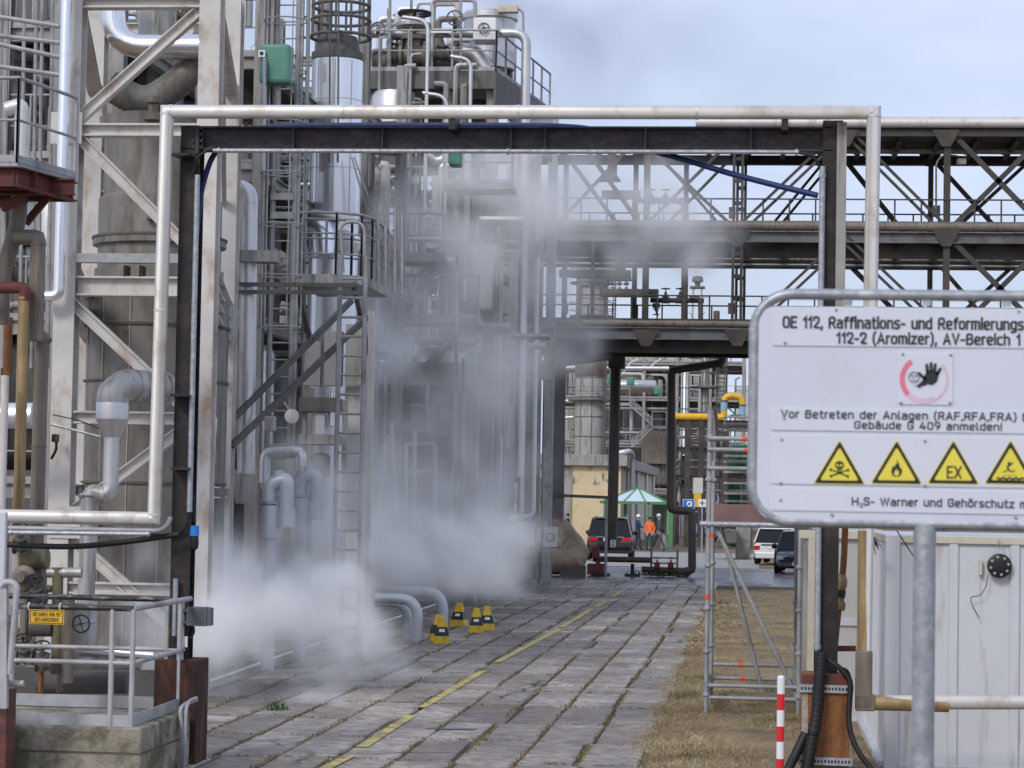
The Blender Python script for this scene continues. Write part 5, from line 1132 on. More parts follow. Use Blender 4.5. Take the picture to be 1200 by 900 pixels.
# silver column
def silver():
    Y = YD(393, 47); cx = P(393, 200, Y).x; z = lambda py: P(393, py, Y).z; r = rpx(393, Y, 60)
    t = thing('silver_column', 'bright silver clad column vessel with a dark top ring', 'column vessel', (cx, Y, 0))
    MB().lathe((cx, Y, 0), [(r * .96, .1), (r * .96, z(322)), (r * .96, z(262)), (r, z(255)), (r, z(70))], 48).build('shell', stain_blue, t)
    MB().lathe((cx, Y, 0), [(r, z(72)), (r * 1.03, z(71)), (r * 1.03, z(63)), (r * .9, z(62)), (r * .75, z(44)), (r * .2, z(38))], 40).build('top_ring', dgrey, t)
    for a in (-62, -38, 5, 44): 
        d = V((math.cos(R(a - 90)), math.sin(R(a - 90)), 0)); MB().beam(V((cx, Y, z(255))) + d * r, V((cx, Y, z(74))) + d * r, .012, .015, d).build('seam', alu_dull, t)
    for z0 in (z(120), z(200)): MB().lathe((cx, Y, z0), [(r - .01, 0), (r + .006, .005), (r + .006, .025), (r - .01, .03)], 48).build('seam_ring', alu, t)
    for px, py in ((381, 85), (377, 190)): q = P(px, py, Y - r); MB().box((q.x - .05, q.y + .02, q.z - .18), (q.x + .05, q.y + .3, q.z + .18)).build('name_plate', alu_dull, t)
    MB().lathe(P(404, 282, Y - r - .1), [(rpx(400, Y, 30), .5), (rpx(400, Y, 30), .04), (rpx(400, Y, 26), 0), (.05, -.01)], 28, V((0, 1, 0))).build('manhole', stain_blue, t)
    MB().tube([P(360, 268, Y - .5), P(378, 268, Y - .6), P(380, 300, Y - .6)], .22, 18, .3, 5).build('side_elbow', stain_blue, t)
    MB().tube([P(365, 250, Y - 1.0), P(378, 252, Y - 1.0), P(398, 258, Y - 1.0)], .09, 10, .1).build('jacket', alu, t)
    # caged stair head on top
    for py, k in ((8, 1.0), (24, 1.02), (44, 1.05)): MB().torus((cx + .05, Y, z(py)), r * 1.12 * k, .035, V((0, 0, 1)), 32, 6).build('cage_hoop', dgrey, t)
    for a in range(0, 360, 30): d = V((math.cos(R(a)), math.sin(R(a)), 0)) * r * 1.14; MB().cyl(V((cx + .05, Y, z(46))) + d, V((cx + .05, Y, z(-8))) + d, .025, seg=6).build('cage_bar', dgrey, t)
    for px in (386, 396): MB().cyl(P(px, 190, Y - r - .15) , P(px + 1, -10, Y - r - .15), .018, seg=6).build('sight_pipe', dgrey, t)
    for px, py0, py1 in ((382, 190, 250), (378, 190, 250)): pass
    MB().beam(P(412, 184, Y - r - .3), P(430, 246, Y - r - .3), .03, .03).build('stay_wire', galv_dull, t); MB().beam(P(415, 184, Y - r - .3), P(437, 246, Y - r - .3), .03, .03).build('stay_wire', galv_dull, t)
silver()
# round platform with bowed railing at its foot
def bow():
    Y0 = YD(385, 42.5); z = P(380, 321, Y0).z; xa, xb = P(339, 320, Y0).x, P(426, 320, Y0).x
    t = thing('bowed_platform', 'small steel platform with bowed railing around the silver column foot', 'platform', ((xa + xb) / 2, Y0, z))
    poly = [V((xa, Y0, z)), V((xb - .5, Y0, z)), V((xb - .1, Y0 + .35, z)), V((xb, Y0 + .9, z)), V((xb, Y0 + 3, z)), V((xa, Y0 + 3, z))]
    MB().plate(poly, (0, 0, -.16)).build('deck', alu_dull, t)
    g = poly[:4] + [V((xb, Y0 + 2.8, z))]
    guardrail(g, 1.1, t, galv_dull, .026, .62, 2, 0); guardrail([V((xa + .1, Y0 + .5, z)), V((xa + 1.0, Y0 + .7, z)), V((xa + 1.3, Y0 + 1.0, z))], 1.05, t, galv_dull, .026, .6, 2, 0)
    for x in (xa + .1, xb - .2): MB().beam((x, Y0 + .1, z - .16), (x, Y0 + 2.4, z - 1.5), .08, .08).build('bracket', dgrey, t)
    a = P(416, 262, Y0 - .3); MB().tube([V((P(402, 320, Y0 - .3).x, Y0 - .3, z)), V((P(402, 262, Y0).x, Y0 - .3, P(402, 262, Y0).z)), V((P(430, 260, Y0).x, Y0 - .3, P(402, 262, Y0).z)), V((P(431, 320, Y0).x, Y0 - .3, z - .1))], .03, 8, .3, 5).build('hoop_gate', galv_dull, t)
    for px, py0, py1 in ((443, 232, 340), (452, 225, 345), (463, 240, 345), (471, 250, 345)): MB().cyl(P(px, py1, Y0 + 1), P(px, py0, Y0 + 1), .03, seg=6).build('standpipe', galv_dull, t)
bow()
# caged ladder left of it
t = thing('caged_ladder', 'grey caged ladder climbing beside the light riser', 'ladder', P(327, 600, YD(327, 42))); t.location.z = 0; t['_w'] = (t.location.x, t.location.y, 0)
ladder(V((t.location.x, t.location.y, 3.2)), V((t.location.x, t.location.y, 11.6)), .45, t, galv_dull, cage=True)
for px in (318, 344): a = P(px, 300, t.location.y); MB().cyl((a.x, a.y, 2), (a.x, a.y, 12), .05, seg=8).build('post', galv_dull, t)
for py in (230, 252, 130, 60): q = P(330, py, t.location.y - .1); MB().box((P(318, py, t.location.y).x, q.y, q.z - .06), (P(345, py, t.location.y).x, q.y + .05, q.z + .06)).build('bracket', galv_dull, t)
t = thing('open_ladder', 'straight open ladder rising out of the steam beside a pale post', 'ladder', P(407, 640, YD(407, 37))); t.location.z = 0; t['_w'] = (t.location.x, t.location.y, 0)
ladder(V((t.location.x, t.location.y, .3)), V((t.location.x, t.location.y, 6.2)), .40, t, galv_dull, r=.028)
a = path([(436, 365), (431, 650)], YD(435, 38)); single('pale_post', MB().beam(V((a[0].x, a[0].y, 0)), a[0], .10, .10, V((0, -1, 0))), white_paint, 'slim pale post to the right of the open ladder', 'post')
# green cabinet on its post
t = thing('green_cabinet', 'rounded green instrument cabinet on a thin post', 'cabinet', P(322, 75, YD(322, 41))); Y = YD(322, 41)
a, b = P(303, 97, Y), P(340, 51, Y); MB().box((a.x, Y, a.z), (b.x, Y + .4, b.z)).build('cabinet_body', green_box, t, bevel=.06)
a2, b2 = P(335, 94, Y), P(343, 54, Y); MB().cyl(P(326, 97, Y + .2), P(326, 130, Y + .2), .05, seg=8).build('stand_tube', galv_dull, t); MB().cyl(P(309, 200, Y - .1), P(310, 68, Y - .1), .035, seg=8).build('stand_tube', galv, t)
q = P(307, 63, Y - .05); MB().box((q.x - .06, Y - .08, q.z - .06), (q.x + .06, Y - .04, q.z + .06)).build('dial_face', white_m, t); MB().lathe((q.x, Y - .08, q.z), [(.035, 0), (.035, .006)], 12, V((0, -1, 0))).build('dial', ink, t)
t = thing('green_cabinet', 'second green cabinet half hidden below the gate beam in steam', 'cabinet', P(531, 186, YD(531, 50))); Y = YD(531, 50)
a, b = P(525, 194, Y), P(540, 172, Y); MB().box((a.x, Y, a.z), (b.x, Y + .4, b.z)).build('cabinet_body', green_box, t, bevel=.05)
# gooseneck silencers in the steam
grey_blue = mat('pale_blue_cladding', (.46, .49, .54), .45, .3, .08, 2, (.28, .28, .28), .25)
for k, (px, py0, sc_, D) in enumerate(((313, 592, 1.35, 34.0), (350, 584, 1.22, 37.0))):
    Y = YD(px, D); t = thing('gooseneck_vent', ['nearer blue grey gooseneck vent with a double bend', 'farther blue grey gooseneck vent with a double bend'][k], 'vent pipe', P(px, 700, Y)); t.location.z = 0; t['_w'] = (t.location.x, Y, 0)
    r = rpx(px, Y, 13 * sc_); x = t.location.x; z = lambda py: P(px, py, Y).z; kx = (15 * sc_) / ppm(px, Y)
    MB().tube([(x, Y, z(py0)), (x, Y, z(py0 - 24)), (x + kx, Y, z(py0 - 24 * sc_)), (x + kx, Y, z(py0 + 4))], r, 18, kx * .48, 6, bands=.1, bw=.01, bh=.003).build('gooseneck', grey_blue, t)
    MB().cyl((x + .02, Y, z(py0 + 38)), (x + .02, Y, z(py0)), r * 1.28, seg=20).build('silencer', grey_blue, t); MB().cyl((x + .02, Y, 0), (x + .02, Y, z(py0 + 38)), r * .9, seg=16).build('riser_tube', grey_blue, t)
    MB().cyl((x + kx * .5, Y, z(py0 - 26)), (x + kx * .5, Y, z(py0 - 41)), r * .8, seg=14).build('stub', grey_blue, t); MB().lathe((x + .02, Y, z(py0 - 1)), [(r * 1.3, 0), (r * 1.5, .01), (r * 1.5, .04), (r * 1.3, .05)], 18).build('flange', galv, t)
    MB().cyl((x + kx, Y, z(py0 + 25)), (x + kx, Y, z(py0 + 4)), r * 1.2, seg=18).build('outlet_collar', grey_blue, t)
pipe_thing('vent_header', 'short horizontal header pipe above the two gooseneck vents', [(310, 566), (310, 530), (353, 530), (352, 546)], .09, alu, YD(330, 36), .12, 4, .5)
# shelf with drums
t = thing('drum_shelf', 'grimy steel shelf carrying small drums beside the ladder', 'shelf', P(375, 520, YD(375, 40))); Y = YD(375, 40)
MB().box(P(350, 520, Y), P(402, 511, Y + .8)).build('shelf_beam', grey_steel, t); MB().box(P(350, 482, Y + .1), P(402, 468, Y + .8)).build('shelf_beam', dgrey, t)
MB().vessel(P(374, 510, Y + .3), .13, .36, dome=.1).build('drum', alu, t); MB().vessel(P(391, 500, Y + .3), .10, .6, dome=.1).build('drum', stainless, t)
MB().vessel(P(375, 560, Y + .3), .17, .42, dome=.4).build('drum', brown_pipe, t)
for px in (352, 400): MB().box((P(px, 500, Y).x - .04, Y + .3, 0), (P(px, 500, Y).x + .04, Y + .4, P(px, 468, Y).z)).build('leg', grey_steel, t)
t = thing('flood_lamp', 'round pale lamp head hanging beside the shelf', 'lamp', P(342, 488, YD(342, 38.5))); Y = YD(342, 38.5)
MB().lathe(P(342, 488, Y), [(.05, .16), (.10, .10), (.12, 0), (.11, -.02), (.03, -.04)], 18, V((0, 1, .15))).build('lamp_head', white_paint, t); MB().cyl(P(332, 470, Y), P(341, 484, Y), .012, seg=6).build('arm', galv_dull, t)
t = thing('square_lamp', 'boxy grey lamp clamped to the diagonal strut', 'lamp', P(316, 495, YD(316, 36))); Y = YD(316, 36)
MB().box(P(309, 505, Y), P(324, 488, Y + .15)).build('lamp_head', alu_dull, t, bevel=.02); MB().cyl(P(318, 487, Y + .1), P(312, 478, Y + .1), .02, seg=6).build('arm', dgrey, t)
# ribbed dome end
t = thing('ribbed_dome', 'beige ribbed vessel end between riser and platform', 'vessel', P(322, 315, YD(322, 45))); Y = YD(322, 45); c = P(316, 318, Y); r = rpx(320, Y, 96)
MB().lathe(c, [(r * math.sin(a) * .62, r * .25 * math.cos(a) - .2) for a in [PI_ * k / 14 for k in range(15)]][::-1], 30, V((.25, -1, 0))).build('dome', cream, t)
for k in range(16):
    a = k * PI_ / 8; ax = V((.25, -1, 0)).normalized(); x_ = ax.cross(V((0, 0, 1))).normalized(); y_ = ax.cross(x_); d = x_ * math.cos(a) + y_ * math.sin(a)
    MB().beam(c + d * r * .62 + ax * -.2, c + d * r * .1 + ax * .05, .05, .08, ax).build('rib', brown_pipe, t)
# decks and pipes of the middle unit
process_unit('process_unit', 'grey process structure around the caged ladder and silver column', 268, 420, YD(350, 49.5), YD(350, 55), [3.0, 5.9, 8.3, 10.6], 31, 34, 8, grey_steel, 4, 12.4, ((.15, 8.5, .6, 1.6, False), (.3, 3.2, .8, 2.3, False), (.62, .2, .9, 2.4, False), (.85, 3.2, .7, 2.2, False)), hrun=16)
Yw = YD(350, 56); single('added_backdrop', MB().box((P(262, 400, Yw).x, Yw, 0), (P(432, 400, Yw).x, Yw + .4, 11.0)), dgrey, 'added dark backdrop wall closing the sky gaps between the light riser and the silver column', 'building')  # another added backdrop, darkens the gaps behind the middle unit
# stained concrete panels beside the ladder
Y = YD(400, 41); t = thing('stained_panel_wall', 'stained pale concrete panels above the drum shelf', 'wall', P(390, 455, Y))
for k, (a, b) in enumerate((((356, 452), (378, 400)), ((379, 452), (403, 388)), ((404, 452), (430, 380)))): MB().box(P(*a, Y), P(*b, Y) + V((-.03, .2, 0))).build('panel', wall_conc, t, bevel=.01)
MB().box((P(400, 500, Y).x, Y + .3, 0), (P(418, 500, Y).x, Y + .6, P(400, 452, Y).z)).build('pier', white_paint, t); MB().box((P(350, 500, Y).x, Y + .5, 0), (P(358, 500, Y).x, Y + .8, P(350, 452, Y).z)).build('pier', wall_conc, t)
# ---------------------------------------------------------------- upper unit with valves and stack
def upper():
    Y0 = YD(510, 58); Y1 = Y0 + 6; zd = P(500, 83, Y0).z; xa, xb = P(427, 90, Y0).x, P(581, 90, Y0).x
    t = thing('valve_deck', 'high dark steel deck carrying valves, railing and pipe beside the stack', 'process unit', ((xa + xb) / 2, Y0, 0))
    MB().box((xa, Y0, P(500, 104, Y0).z), (xb, Y0 + .3, zd)).build('edge_girder', dgrey, t, bevel=.01)
    MB().plate([V((xb, Y0, zd)), V((P(605, 90, Y0 + 5).x, Y1, zd)), V((xa, Y1, zd)), V((xa, Y0 + .3, zd))], (0, 0, -.15)).build('deck', dgrey, t)
    MB().plate([V((xb, Y0 + .01, zd)), V((xb + .9, Y1, zd)), V((xb + .9, Y1, zd - 1.4)), V((xb, Y0 + .01, P(500, 122, Y0).z))], (-.05, 0, 0)).build('side_girder', dgrey, t)
    MB().box((xa, Y0 + 1.5, P(500, 185, Y0).z), (xb - .3, Y0 + 1.7, P(500, 104, Y0).z)).build('shade_sheet', grime_shade, t)  # dark sheet standing in for the shade under the deck
    guardrail([V((xa, Y0, zd)), V((xb, Y0, zd)), V((xb + .8, Y1, zd))], 1.0, t, galv_dull, .028, 1.0, 1, .1)
    for px in (430, 470, 520, 572):
        x = P(px, 300, Y0).x; MB().ibeam((x, Y0 + .4, 0), (x, Y0 + .4, zd - .2), .28, .28, .02, V((0, -1, 0))).build('column', grey_steel, t)
    r = rpx(500, Y0, 11); w = path([(427, 39), (617, 39), (615, 175)], Y0 + .6); MB().tube([w[0], w[1], V((w[1].x, w[1].y, 3))], r * 1.05, 20, .35, 6, bands=1.1).build('header_pipe', alu, t)
    valve(P(485, 66, Y0 + .6), .26, t, brown_pipe, V((1, 0, 0)), V((0, 0, 1)), L=2.6); MB().lathe(P(485, 31, Y0 + .6), [(.08, -.2), (.45, -.02), (.45, .06), (.1, .1)], 20).build('actuator', alu_dull, t)
    for px, py, rr in ((443, 34, .16), (533, 21, .17), (567, 33, .12)):
        c = P(px, py, Y0 + .2); handwheel(c, V((.1, -1, .15)), rr * 1.1 if px != 533 else .19, t, dgrey); MB().cyl(c, P(px, 41, Y0 + .6), .05, seg=8).build('stem', dgrey, t)
    MB().box(P(554, 47, Y0 + .25), P(585, 27, Y0 + .9)).build('valve_box', alu, t, bevel=.02)
    MB().tube([P(432, 70, Y0 + 1.2), P(560, 70, Y0 + 1.2), P(572, 84, Y0 + 1.2)], .26, 16, .4, 5, bands=.9).build('low_header', grey_steel, t)
    MB().tube([P(540, 60, Y0 + 1), P(556, 62, Y0 + 1), P(571, 83, Y0 + 1)], .22, 18, .4, 6, bands=.25).build('segment_elbow', alu, t)
    MB().lathe(P(530, 81, Y0 + 2.5), [(.42, 0), (.42, .95), (.1, 1.0)], 24).build('tank', stain_blue, t)
    c = P(573, 82, Y0 + 3); MB().lathe(c, [(.66, 0), (.66, 1.25), (.72, 1.28), (.72, 1.42), (.64, 1.44), (.62, 1.1)], 36).build('stack', alu, t)
    MB().lathe((P(461, 122, Y0).x, Y0 + .2, P(461, 121, Y0).z), [(.56, -.5), (.56, .18), (.50, .30), (.1, .36)], 28).build('drum', alu, t)
    for px, top_, lp in ((502, 19, -38), (552, 65, -30), (524, 108, -36)):
        a = P(px, top_, Y0 - .4); MB().tube([V((a.x, a.y, P(px, 300, Y0).z)), a + V((0, 0, -.1)), a + V((lp / 60, 0, -.02))], .05, 10, .3, 6).build('gooseneck_tube', alu, t)
    for px, y0_ in ((455, 10), (457, -15), (482, -10), (432, -15), (540, -10), (425, -15), (445, 40)): MB().cyl(P(px, 84, Y0 + .3), P(px, y0_, Y0 + .3), .035, seg=6).build('standpipe', galv_dull, t)
    rg = random.Random(77)
    for k in range(26):
        x = rg.uniform(xa + .3, xb - .3); y = Y0 + rg.uniform(.4, 4); h = rg.uniform(.6, 2.2); dx = rg.choice((-1, 1)) * rg.uniform(.3, 1.2); dx = max(xa, min(xb, x + dx)) - x
        MB().tube([V((x, y, zd)), V((x, y, zd + h)), V((x + dx, y, zd + h)), V((x + dx, y, zd + h * .3))], rg.choice((.035, .05, .08)), 8, .12, 3).build('small_pipe', rg.choice((alu, alu_dull, galv_dull, brown_pipe, white_paint)), t)
    for k in range(22):
        x = rg.uniform(xa + .2, xb - .4); y = Y0 - rg.uniform(.0, .5); z0 = rg.uniform(zd - 8, zd - 2); h = rg.uniform(1, 4)
        MB().tube([V((x, y, z0)), V((x, y, z0 + h)), V((x + rg.uniform(-.8, .8), y, z0 + h))], rg.choice((.03, .04, .07, .1)), 8, .12, 3).build('small_pipe', rg.choice((alu, alu_dull, galv_dull, brown_pipe, white_paint)), t)
    for k in range(6): valve((rg.uniform(xa + .4, xb - .6), Y0 + rg.uniform(.3, 1.5), zd + .5), rg.uniform(.08, .13), t, rg.choice((brown_pipe, grey_steel, dgrey)))
    # lower deck under the gate beam
    z2 = P(470, 233, Y0).z; MB().box((P(447, 233, Y0).x, Y0 - .2, z2 - .1), (P(500, 233, Y0).x, Y0 + 1, z2)).build('lower_deck', dgrey, t); guardrail([V((P(447, 233, Y0).x, Y0 - .2, z2)), V((P(500, 233, Y0).x, Y0 - .2, z2))], .75, t, galv_dull, .025, .5, 1, 0)
    MB().box((P(428, 180, Y0).x, Y0 - .1, P(470, 200, Y0).z), (P(500, 180, Y0).x, Y0 + 1, P(470, 184, Y0).z)).build('lower_girder', dgrey, t)
    MB().tube([P(425, 206, Y0 - .3), P(442, 206, Y0 - .3), P(452, 236, Y0 - .3)], .26, 18, .35, 5, bands=.2).build('duct_elbow', alu_dull, t)
    for px in (463, 476): valve(P(px, 214, Y0 + .1), .09, t, grime_shade, V((1, 0, 0)), V((0, -1, 0)), white_paint)
    for px, w_ in ((466, 9), (487, 12)): MB().cyl(P(px, 231, Y0 + .3), P(px, 216, Y0 + .3), rpx(px, Y0, w_), seg=12).build('drum', alu, t)
    MB().tube([P(500, 180, Y0), P(512, 190, Y0), P(524, 184, Y0)], .12, 12, .2, 4, bands=.2).build('segment_elbow', alu, t); MB().tube([P(543, 182, Y0), P(541, 193, Y0), P(532, 202, Y0), P(530, 240, Y0)], .07, 10, .1).build('pipe', alu, t)
    MB().box(P(505, 262, Y0 - .2), P(518, 208, Y0 + .2)).build('white_column', white_paint, t)
upper()
t = thing('deck_lamp', 'flat lamp head on a curved pole above the stack platform', 'lamp', P(614, 40, YD(614, 60))); Y = YD(614, 60)
MB().tube([P(613.5, 45, Y), P(613, 12, Y), P(600, 9, Y)], .03, 8, .2, 5).build('pole', galv_dull, t); MB().box(P(583, 14, Y - .1), P(608, 8, Y + .15)).build('lamp_head', cream, t, bevel=.02)
# ---------------------------------------------------------------- hazy unit behind the steam
process_unit('process_unit', 'hazy process structure wrapped in steam behind the twin white pipes', 436, 600, YD(520, 66), YD(520, 74), [3.2, 6.6, 9.6], 47, 30, 6, grey_steel, 5, 11.6, ((.2, 6.8, .9, 2.4, False), (.7, 3.4, 1.0, 2.6, False), (.5, 9.8, .8, 2.0, True)), hrun=16)
Y = YD(495, 56); t = thing('concrete_table', 'massive grimy concrete deck on piers half lost in steam', 'concrete deck', P(495, 460, Y)); z1, z0 = P(495, 424, Y).z, P(495, 452, Y).z
MB().box((P(437, 430, Y).x, Y, z0), (P(548, 430, Y).x, Y + 6, z1)).build('slab', concrete, t, bevel=.03)
MB().plate([V((P(440, 450, Y).x, Y + .5, z0)), V((P(546, 450, Y).x, Y + .5, z0)), V((P(530, 480, Y).x, Y + .5, z0 - .55)), V((P(470, 480, Y).x, Y + .5, z0 - .3))], (0, 5, 0)).build('haunch', grime_shade, t)  # shade below the slab is put into the haunch and rear pier colour
for px in (443, 492, 541): MB().box((P(px, 500, Y).x - .3, Y + .5, 0), (P(px, 500, Y).x + .3, Y + 1.1, z0)).build('pier', wall_conc, t); MB().box((P(px, 500, Y).x - .3, Y + 4.6, 0), (P(px, 500, Y).x + .3, Y + 5.2, z0)).build('pier', grime_shade, t)
t = thing('tube_frame', 'pale tube frame with braces standing in steam under the concrete deck', 'steel frame', P(490, 640, YD(490, 52))); Y = YD(490, 52)
for a, b in (((476, 520), (476, 680)), ((486, 505), (486, 640)), ((510, 522), (510, 690)), ((476, 520), (510, 520)), ((476, 553), (510, 553)), ((455, 510), (443, 600)), ((459, 495), (464, 600)), ((536, 300), (532, 660)), ((543, 420), (541, 660))): MB().beam(P(*a, Y), P(*b, Y), .07, .07).build('tube', white_paint, t)
# brown column, twin white pipes, cabinets
Y = YD(580, 63); a = path([(581, 415), (575, 583)], Y)
t = thing('capped_column', 'pale brown column ending on a small shelf above the cabinets', 'column', (a[0].x, Y, a[1].z)); MB().box((a[0].x - .17, Y - .15, a[1].z), (a[0].x + .17, Y + .15, 9.5)).build('shaft', cream, t, bevel=.01)
MB().box((P(566, 586, Y).x, Y - .4, a[1].z - .12), (P(595, 586, Y).x, Y + .3, a[1].z)).build('shelf', wall_conc, t); MB().box((P(584, 600, Y).x, Y - .2, .1), (P(594, 600, Y).x, Y + .2, a[1].z - .12)).build('leg', wall_conc, t)
Y = YD(620, 64)
for k, (px, py0) in enumerate(((611.5, 606), (625, 604))):
    a = path([(px + 7, 120), (px, py0)], Y); xx = P(px + 3.4, 400, Y).x
    single('white_standpipe', MB().tube([V((xx, Y, P(px, 120, Y).z)), V((xx, Y, P(px, py0, Y).z)), V((xx - .35, Y, P(px, py0 + 2, Y).z))], .058, 14, .15, 4, bands=1.6), white_m, ['left one of two tall thin white pipes', 'right one of two tall thin white pipes'][k], 'pipe')
a, b = P(609, 298, Y - .1), P(636, 283, Y - .1); single('pipe_bracket', MB().box((a.x, Y - .12, a.z), (b.x, Y - .065, b.z)), grey_steel, 'square bracket plate holding the two thin white pipes', 'bracket')
for k, py in enumerate((283, 294)): single('white_crosspipe', MB().tube(path([(538, py), (609, py)], Y), .045, 10), white_m, ['upper thin horizontal white pipe in the steam', 'lower thin horizontal white pipe in the steam'][k], 'pipe')
big_d = mat('hazy_dark_steel', (.30, .30, .30), .6, .1, .15, 1, (.10, .085, .07), .4)
t = thing('column_row', 'row of wide grey columns rising behind the two white pipes', 'columns', P(620, 600, Y + 2)); t.location.z = 0; t['_w'] = (t.location.x, Y + 2, 0)
for px, w_ in ((597, 14), (617, 16), (644, 10), (560, 12)): q = P(px, 400, Y + 2); ww = w_ / ppm(px, Y + 2) / 2; MB().box((q.x - ww, Y + 2, 0), (q.x + ww, Y + 2.4, 13.2)).build('column', big_d, t)
for py in (300, 380, 440, 160): q = P(600, py, Y + 2); MB().box((P(540, py, Y + 2).x, Y + 1.9, q.z - .12), (P(650, py, Y + 2).x, Y + 1.98, q.z + .12)).build('crossbeam', big_d, t)
rg = random.Random(15)
t = thing('pipe_bundle', 'bundle of thin pale risers and crossing pipes veiled by steam', 'pipes', P(520, 600, YD(520, 60))); t.location.z = 0; t['_w'] = (t.location.x, t.location.y, 0)
for k in range(40):
    Y_ = YD(520, rg.uniform(57, 64)); px = rg.uniform(438, 604); a = V((P(px, 400, Y_).x, Y_, rg.uniform(0, 8))); b_ = a + V((0, 0, rg.uniform(2, 5))); MB().tube([a, b_, b_ + V((rg.uniform(-1.6, 1.6), 0, 0))], rg.choice((.035, .05, .08, .12)), 8, .15, 3).build('pipe', rg.choice((alu, alu_dull, white_paint, galv_dull, alu)), t)
for k in range(12):
    Y_ = YD(520, rg.uniform(57, 64)); z_ = rg.uniform(1, 11); a = P(rg.uniform(438, 520), 400, Y_).x; MB().cyl((a, Y_, z_), (a + rg.uniform(1, 3), Y_, z_), rg.choice((.04, .07, .1)), seg=8).build('pipe', rg.choice((alu, alu_dull, white_paint)), t)
for k, (pa, pb, py_) in enumerate(((432, 520, 300), (448, 560, 372), (440, 500, 500), (520, 600, 215))):
    Y_ = YD(500, 55.5); a, b_ = P(pa, py_, Y_), P(pb, py_, Y_); MB().box((a.x, Y_, a.z - .12), (b_.x, Y_ + 1.2, a.z)).build('landing', grey_steel, t); guardrail([V((a.x, Y_, a.z)), V((b_.x, Y_, a.z))], 1.0, t, galv_dull, .03, .8, 1, .1)
for (a, b_) in (((520, 300), (470, 372)), ((500, 430), (548, 372))):
    MB().beam(P(*a, YD(500, 56)), P(*b_, YD(500, 56)), .5, .12).build('stair_flight', grey_steel, t)
for px, py_, rr, hh in ((470, 360, .6, 2.0), (520, 470, .7, 2.2), (560, 330, .5, 1.8)): MB().vessel(P(px, py_ + 40, YD(px, 58)), rr, hh, bands=.6).build('drum', alu, t)
for k in range(6): valve((P(rg.uniform(445, 590), 400, 58).x, 58, rg.uniform(1, 8)), .1, t, rg.choice((brown_pipe, dgrey)))
Y = YD(610, 66)
for k, (x0_, x1_, y0_, y1_, m) in enumerate(((585, 605, 609, 641, container_m), (608, 627, 612, 640, container_m), (637, 652, 618, 641, alu), (628, 634, 620, 636, grey_blue))):
    a, b = P(x0_, y1_, Y), P(x1_, y0_, Y); t = thing('control_cabinet', ['wide pale cabinet partly in steam, leftmost of the row', 'pale cabinet in the middle of the row below the white pipes', 'grey cabinet with a round fan grille beside the big elbow pipe', 'narrow bluish cabinet wedged between its pale neighbours'][k], 'cabinet', ((a.x + b.x) / 2, Y, a.z), 'cabinets below the white pipes')
    MB().box((a.x, Y, a.z), (b.x, Y + .4, b.z)).build('cabinet_body', m, t, bevel=.01); MB().box(((a.x + b.x) / 2 - .04, Y + .15, 0), ((a.x + b.x) / 2 + .04, Y + .22, a.z)).build('leg', galv_dull, t)
    if k == 2: MB().torus(((a.x + b.x) / 2, Y - .01, (a.z + b.z) / 2), .11, .015, V((0, 1, 0)), 18, 5).build('fan_grille', dgrey, t)
# big elbow pipe
Y = YD(680, 78)
single('large_elbow_pipe', MB().tube([P(590, 553, Y + 2.4), P(638, 603, Y + 1.2), P(660, 627, Y + .6), P(670, 639, Y + .3), P(675, 648, Y + .1), P(672, 655, Y), P(655, 657.5, Y), P(600, 657.5, Y), P(520, 657, Y)], rpx(680, Y, 30), 28, bands=.4, bw=.03), mat('warm_brown_cladding', (.36, .28, .205), .5, .25, .22, 1.2, (.16, .12, .085), .45, (1, 1, 1), .12, 8), 'very thick brown insulated pipe bending back along the ground', 'pipe')
for k, px in enumerate((635, 675)): q = P(px, 668, Y); single('pipe_saddle', MB().box((q.x - .5, Y - .3, -.03), (q.x + .3, Y + .3, .32)), grime_shade, ['left black saddle block under the thick elbow pipe', 'right black saddle block under the thick elbow pipe'][k], 'support')
# ground pipes by the markers
for k, (px, py, pts, wpx) in enumerate(((489, 751, [(440, 702), (489, 702), (489, 751)], 12.5), (477, 749, [(440, 706), (477, 706), (477, 749)], 12), (518.5, 741, [(440, 694), (518.5, 694), (518.5, 741)], 12.5))):
    b = H(px, py, 0); Y = b.y; w = [V((P(q[0], q[1], Y).x, Y, P(q[0], q[1], Y).z)) for q in pts]; w[2].z = 0; w[2].x = w[1].x = b.x; w[0].z = w[1].z
    single('ground_loop_pipe', MB().tube(w, rpx(px, Y, wpx), 20, .42 if k < 2 else .38, 5, bands=.6, bw=.012), grey_blue, ['front white pipe bending down into the ground', 'inner white pipe bending down beside the front one', 'highest white pipe bending down behind the yellow markers'][k], 'pipe')
# yellow pyramid markers
def pyramid(px, py, rz, label, s=1.0):
    b = H(px, py, 0); t = thing('pyramid_marker', label, 'marker', (b.x, b.y, 0), 'yellow pyramid markers beside the pipes')
    def fr(z0, z1, w0, w1, m, nm, par, bv=0):
        vs = [V((b.x + sx * ww, b.y + sy * ww, z)) for z, ww in ((z0, w0), (z1, w1)) for sx, sy in ((-1, -1), (1, -1), (1, 1), (-1, 1))]
        return MB().add(vs, [(0, 3, 2, 1), (4, 5, 6, 7), (0, 1, 5, 4), (1, 2, 6, 5), (2, 3, 7, 6), (3, 0, 4, 7)]).build(nm, m, par, bevel=bv)
    fr(0, .13, .15, .13, yellow, 'foot', t, .006); fr(.13, .28, .126, .088, black_plastic, 'black_band', t); fr(.28, .45, .088, .05, yellow, 'top', t, .006)
    MB().plate([(b.x - .05, b.y - .112, .20), (b.x + .05, b.y - .112, .20), (b.x + .045, b.y - .098, .25), (b.x - .045, b.y - .098, .25)], (0, .004, 0)).build('reflector', white_m, t)
    t.rotation_euler.z = rz
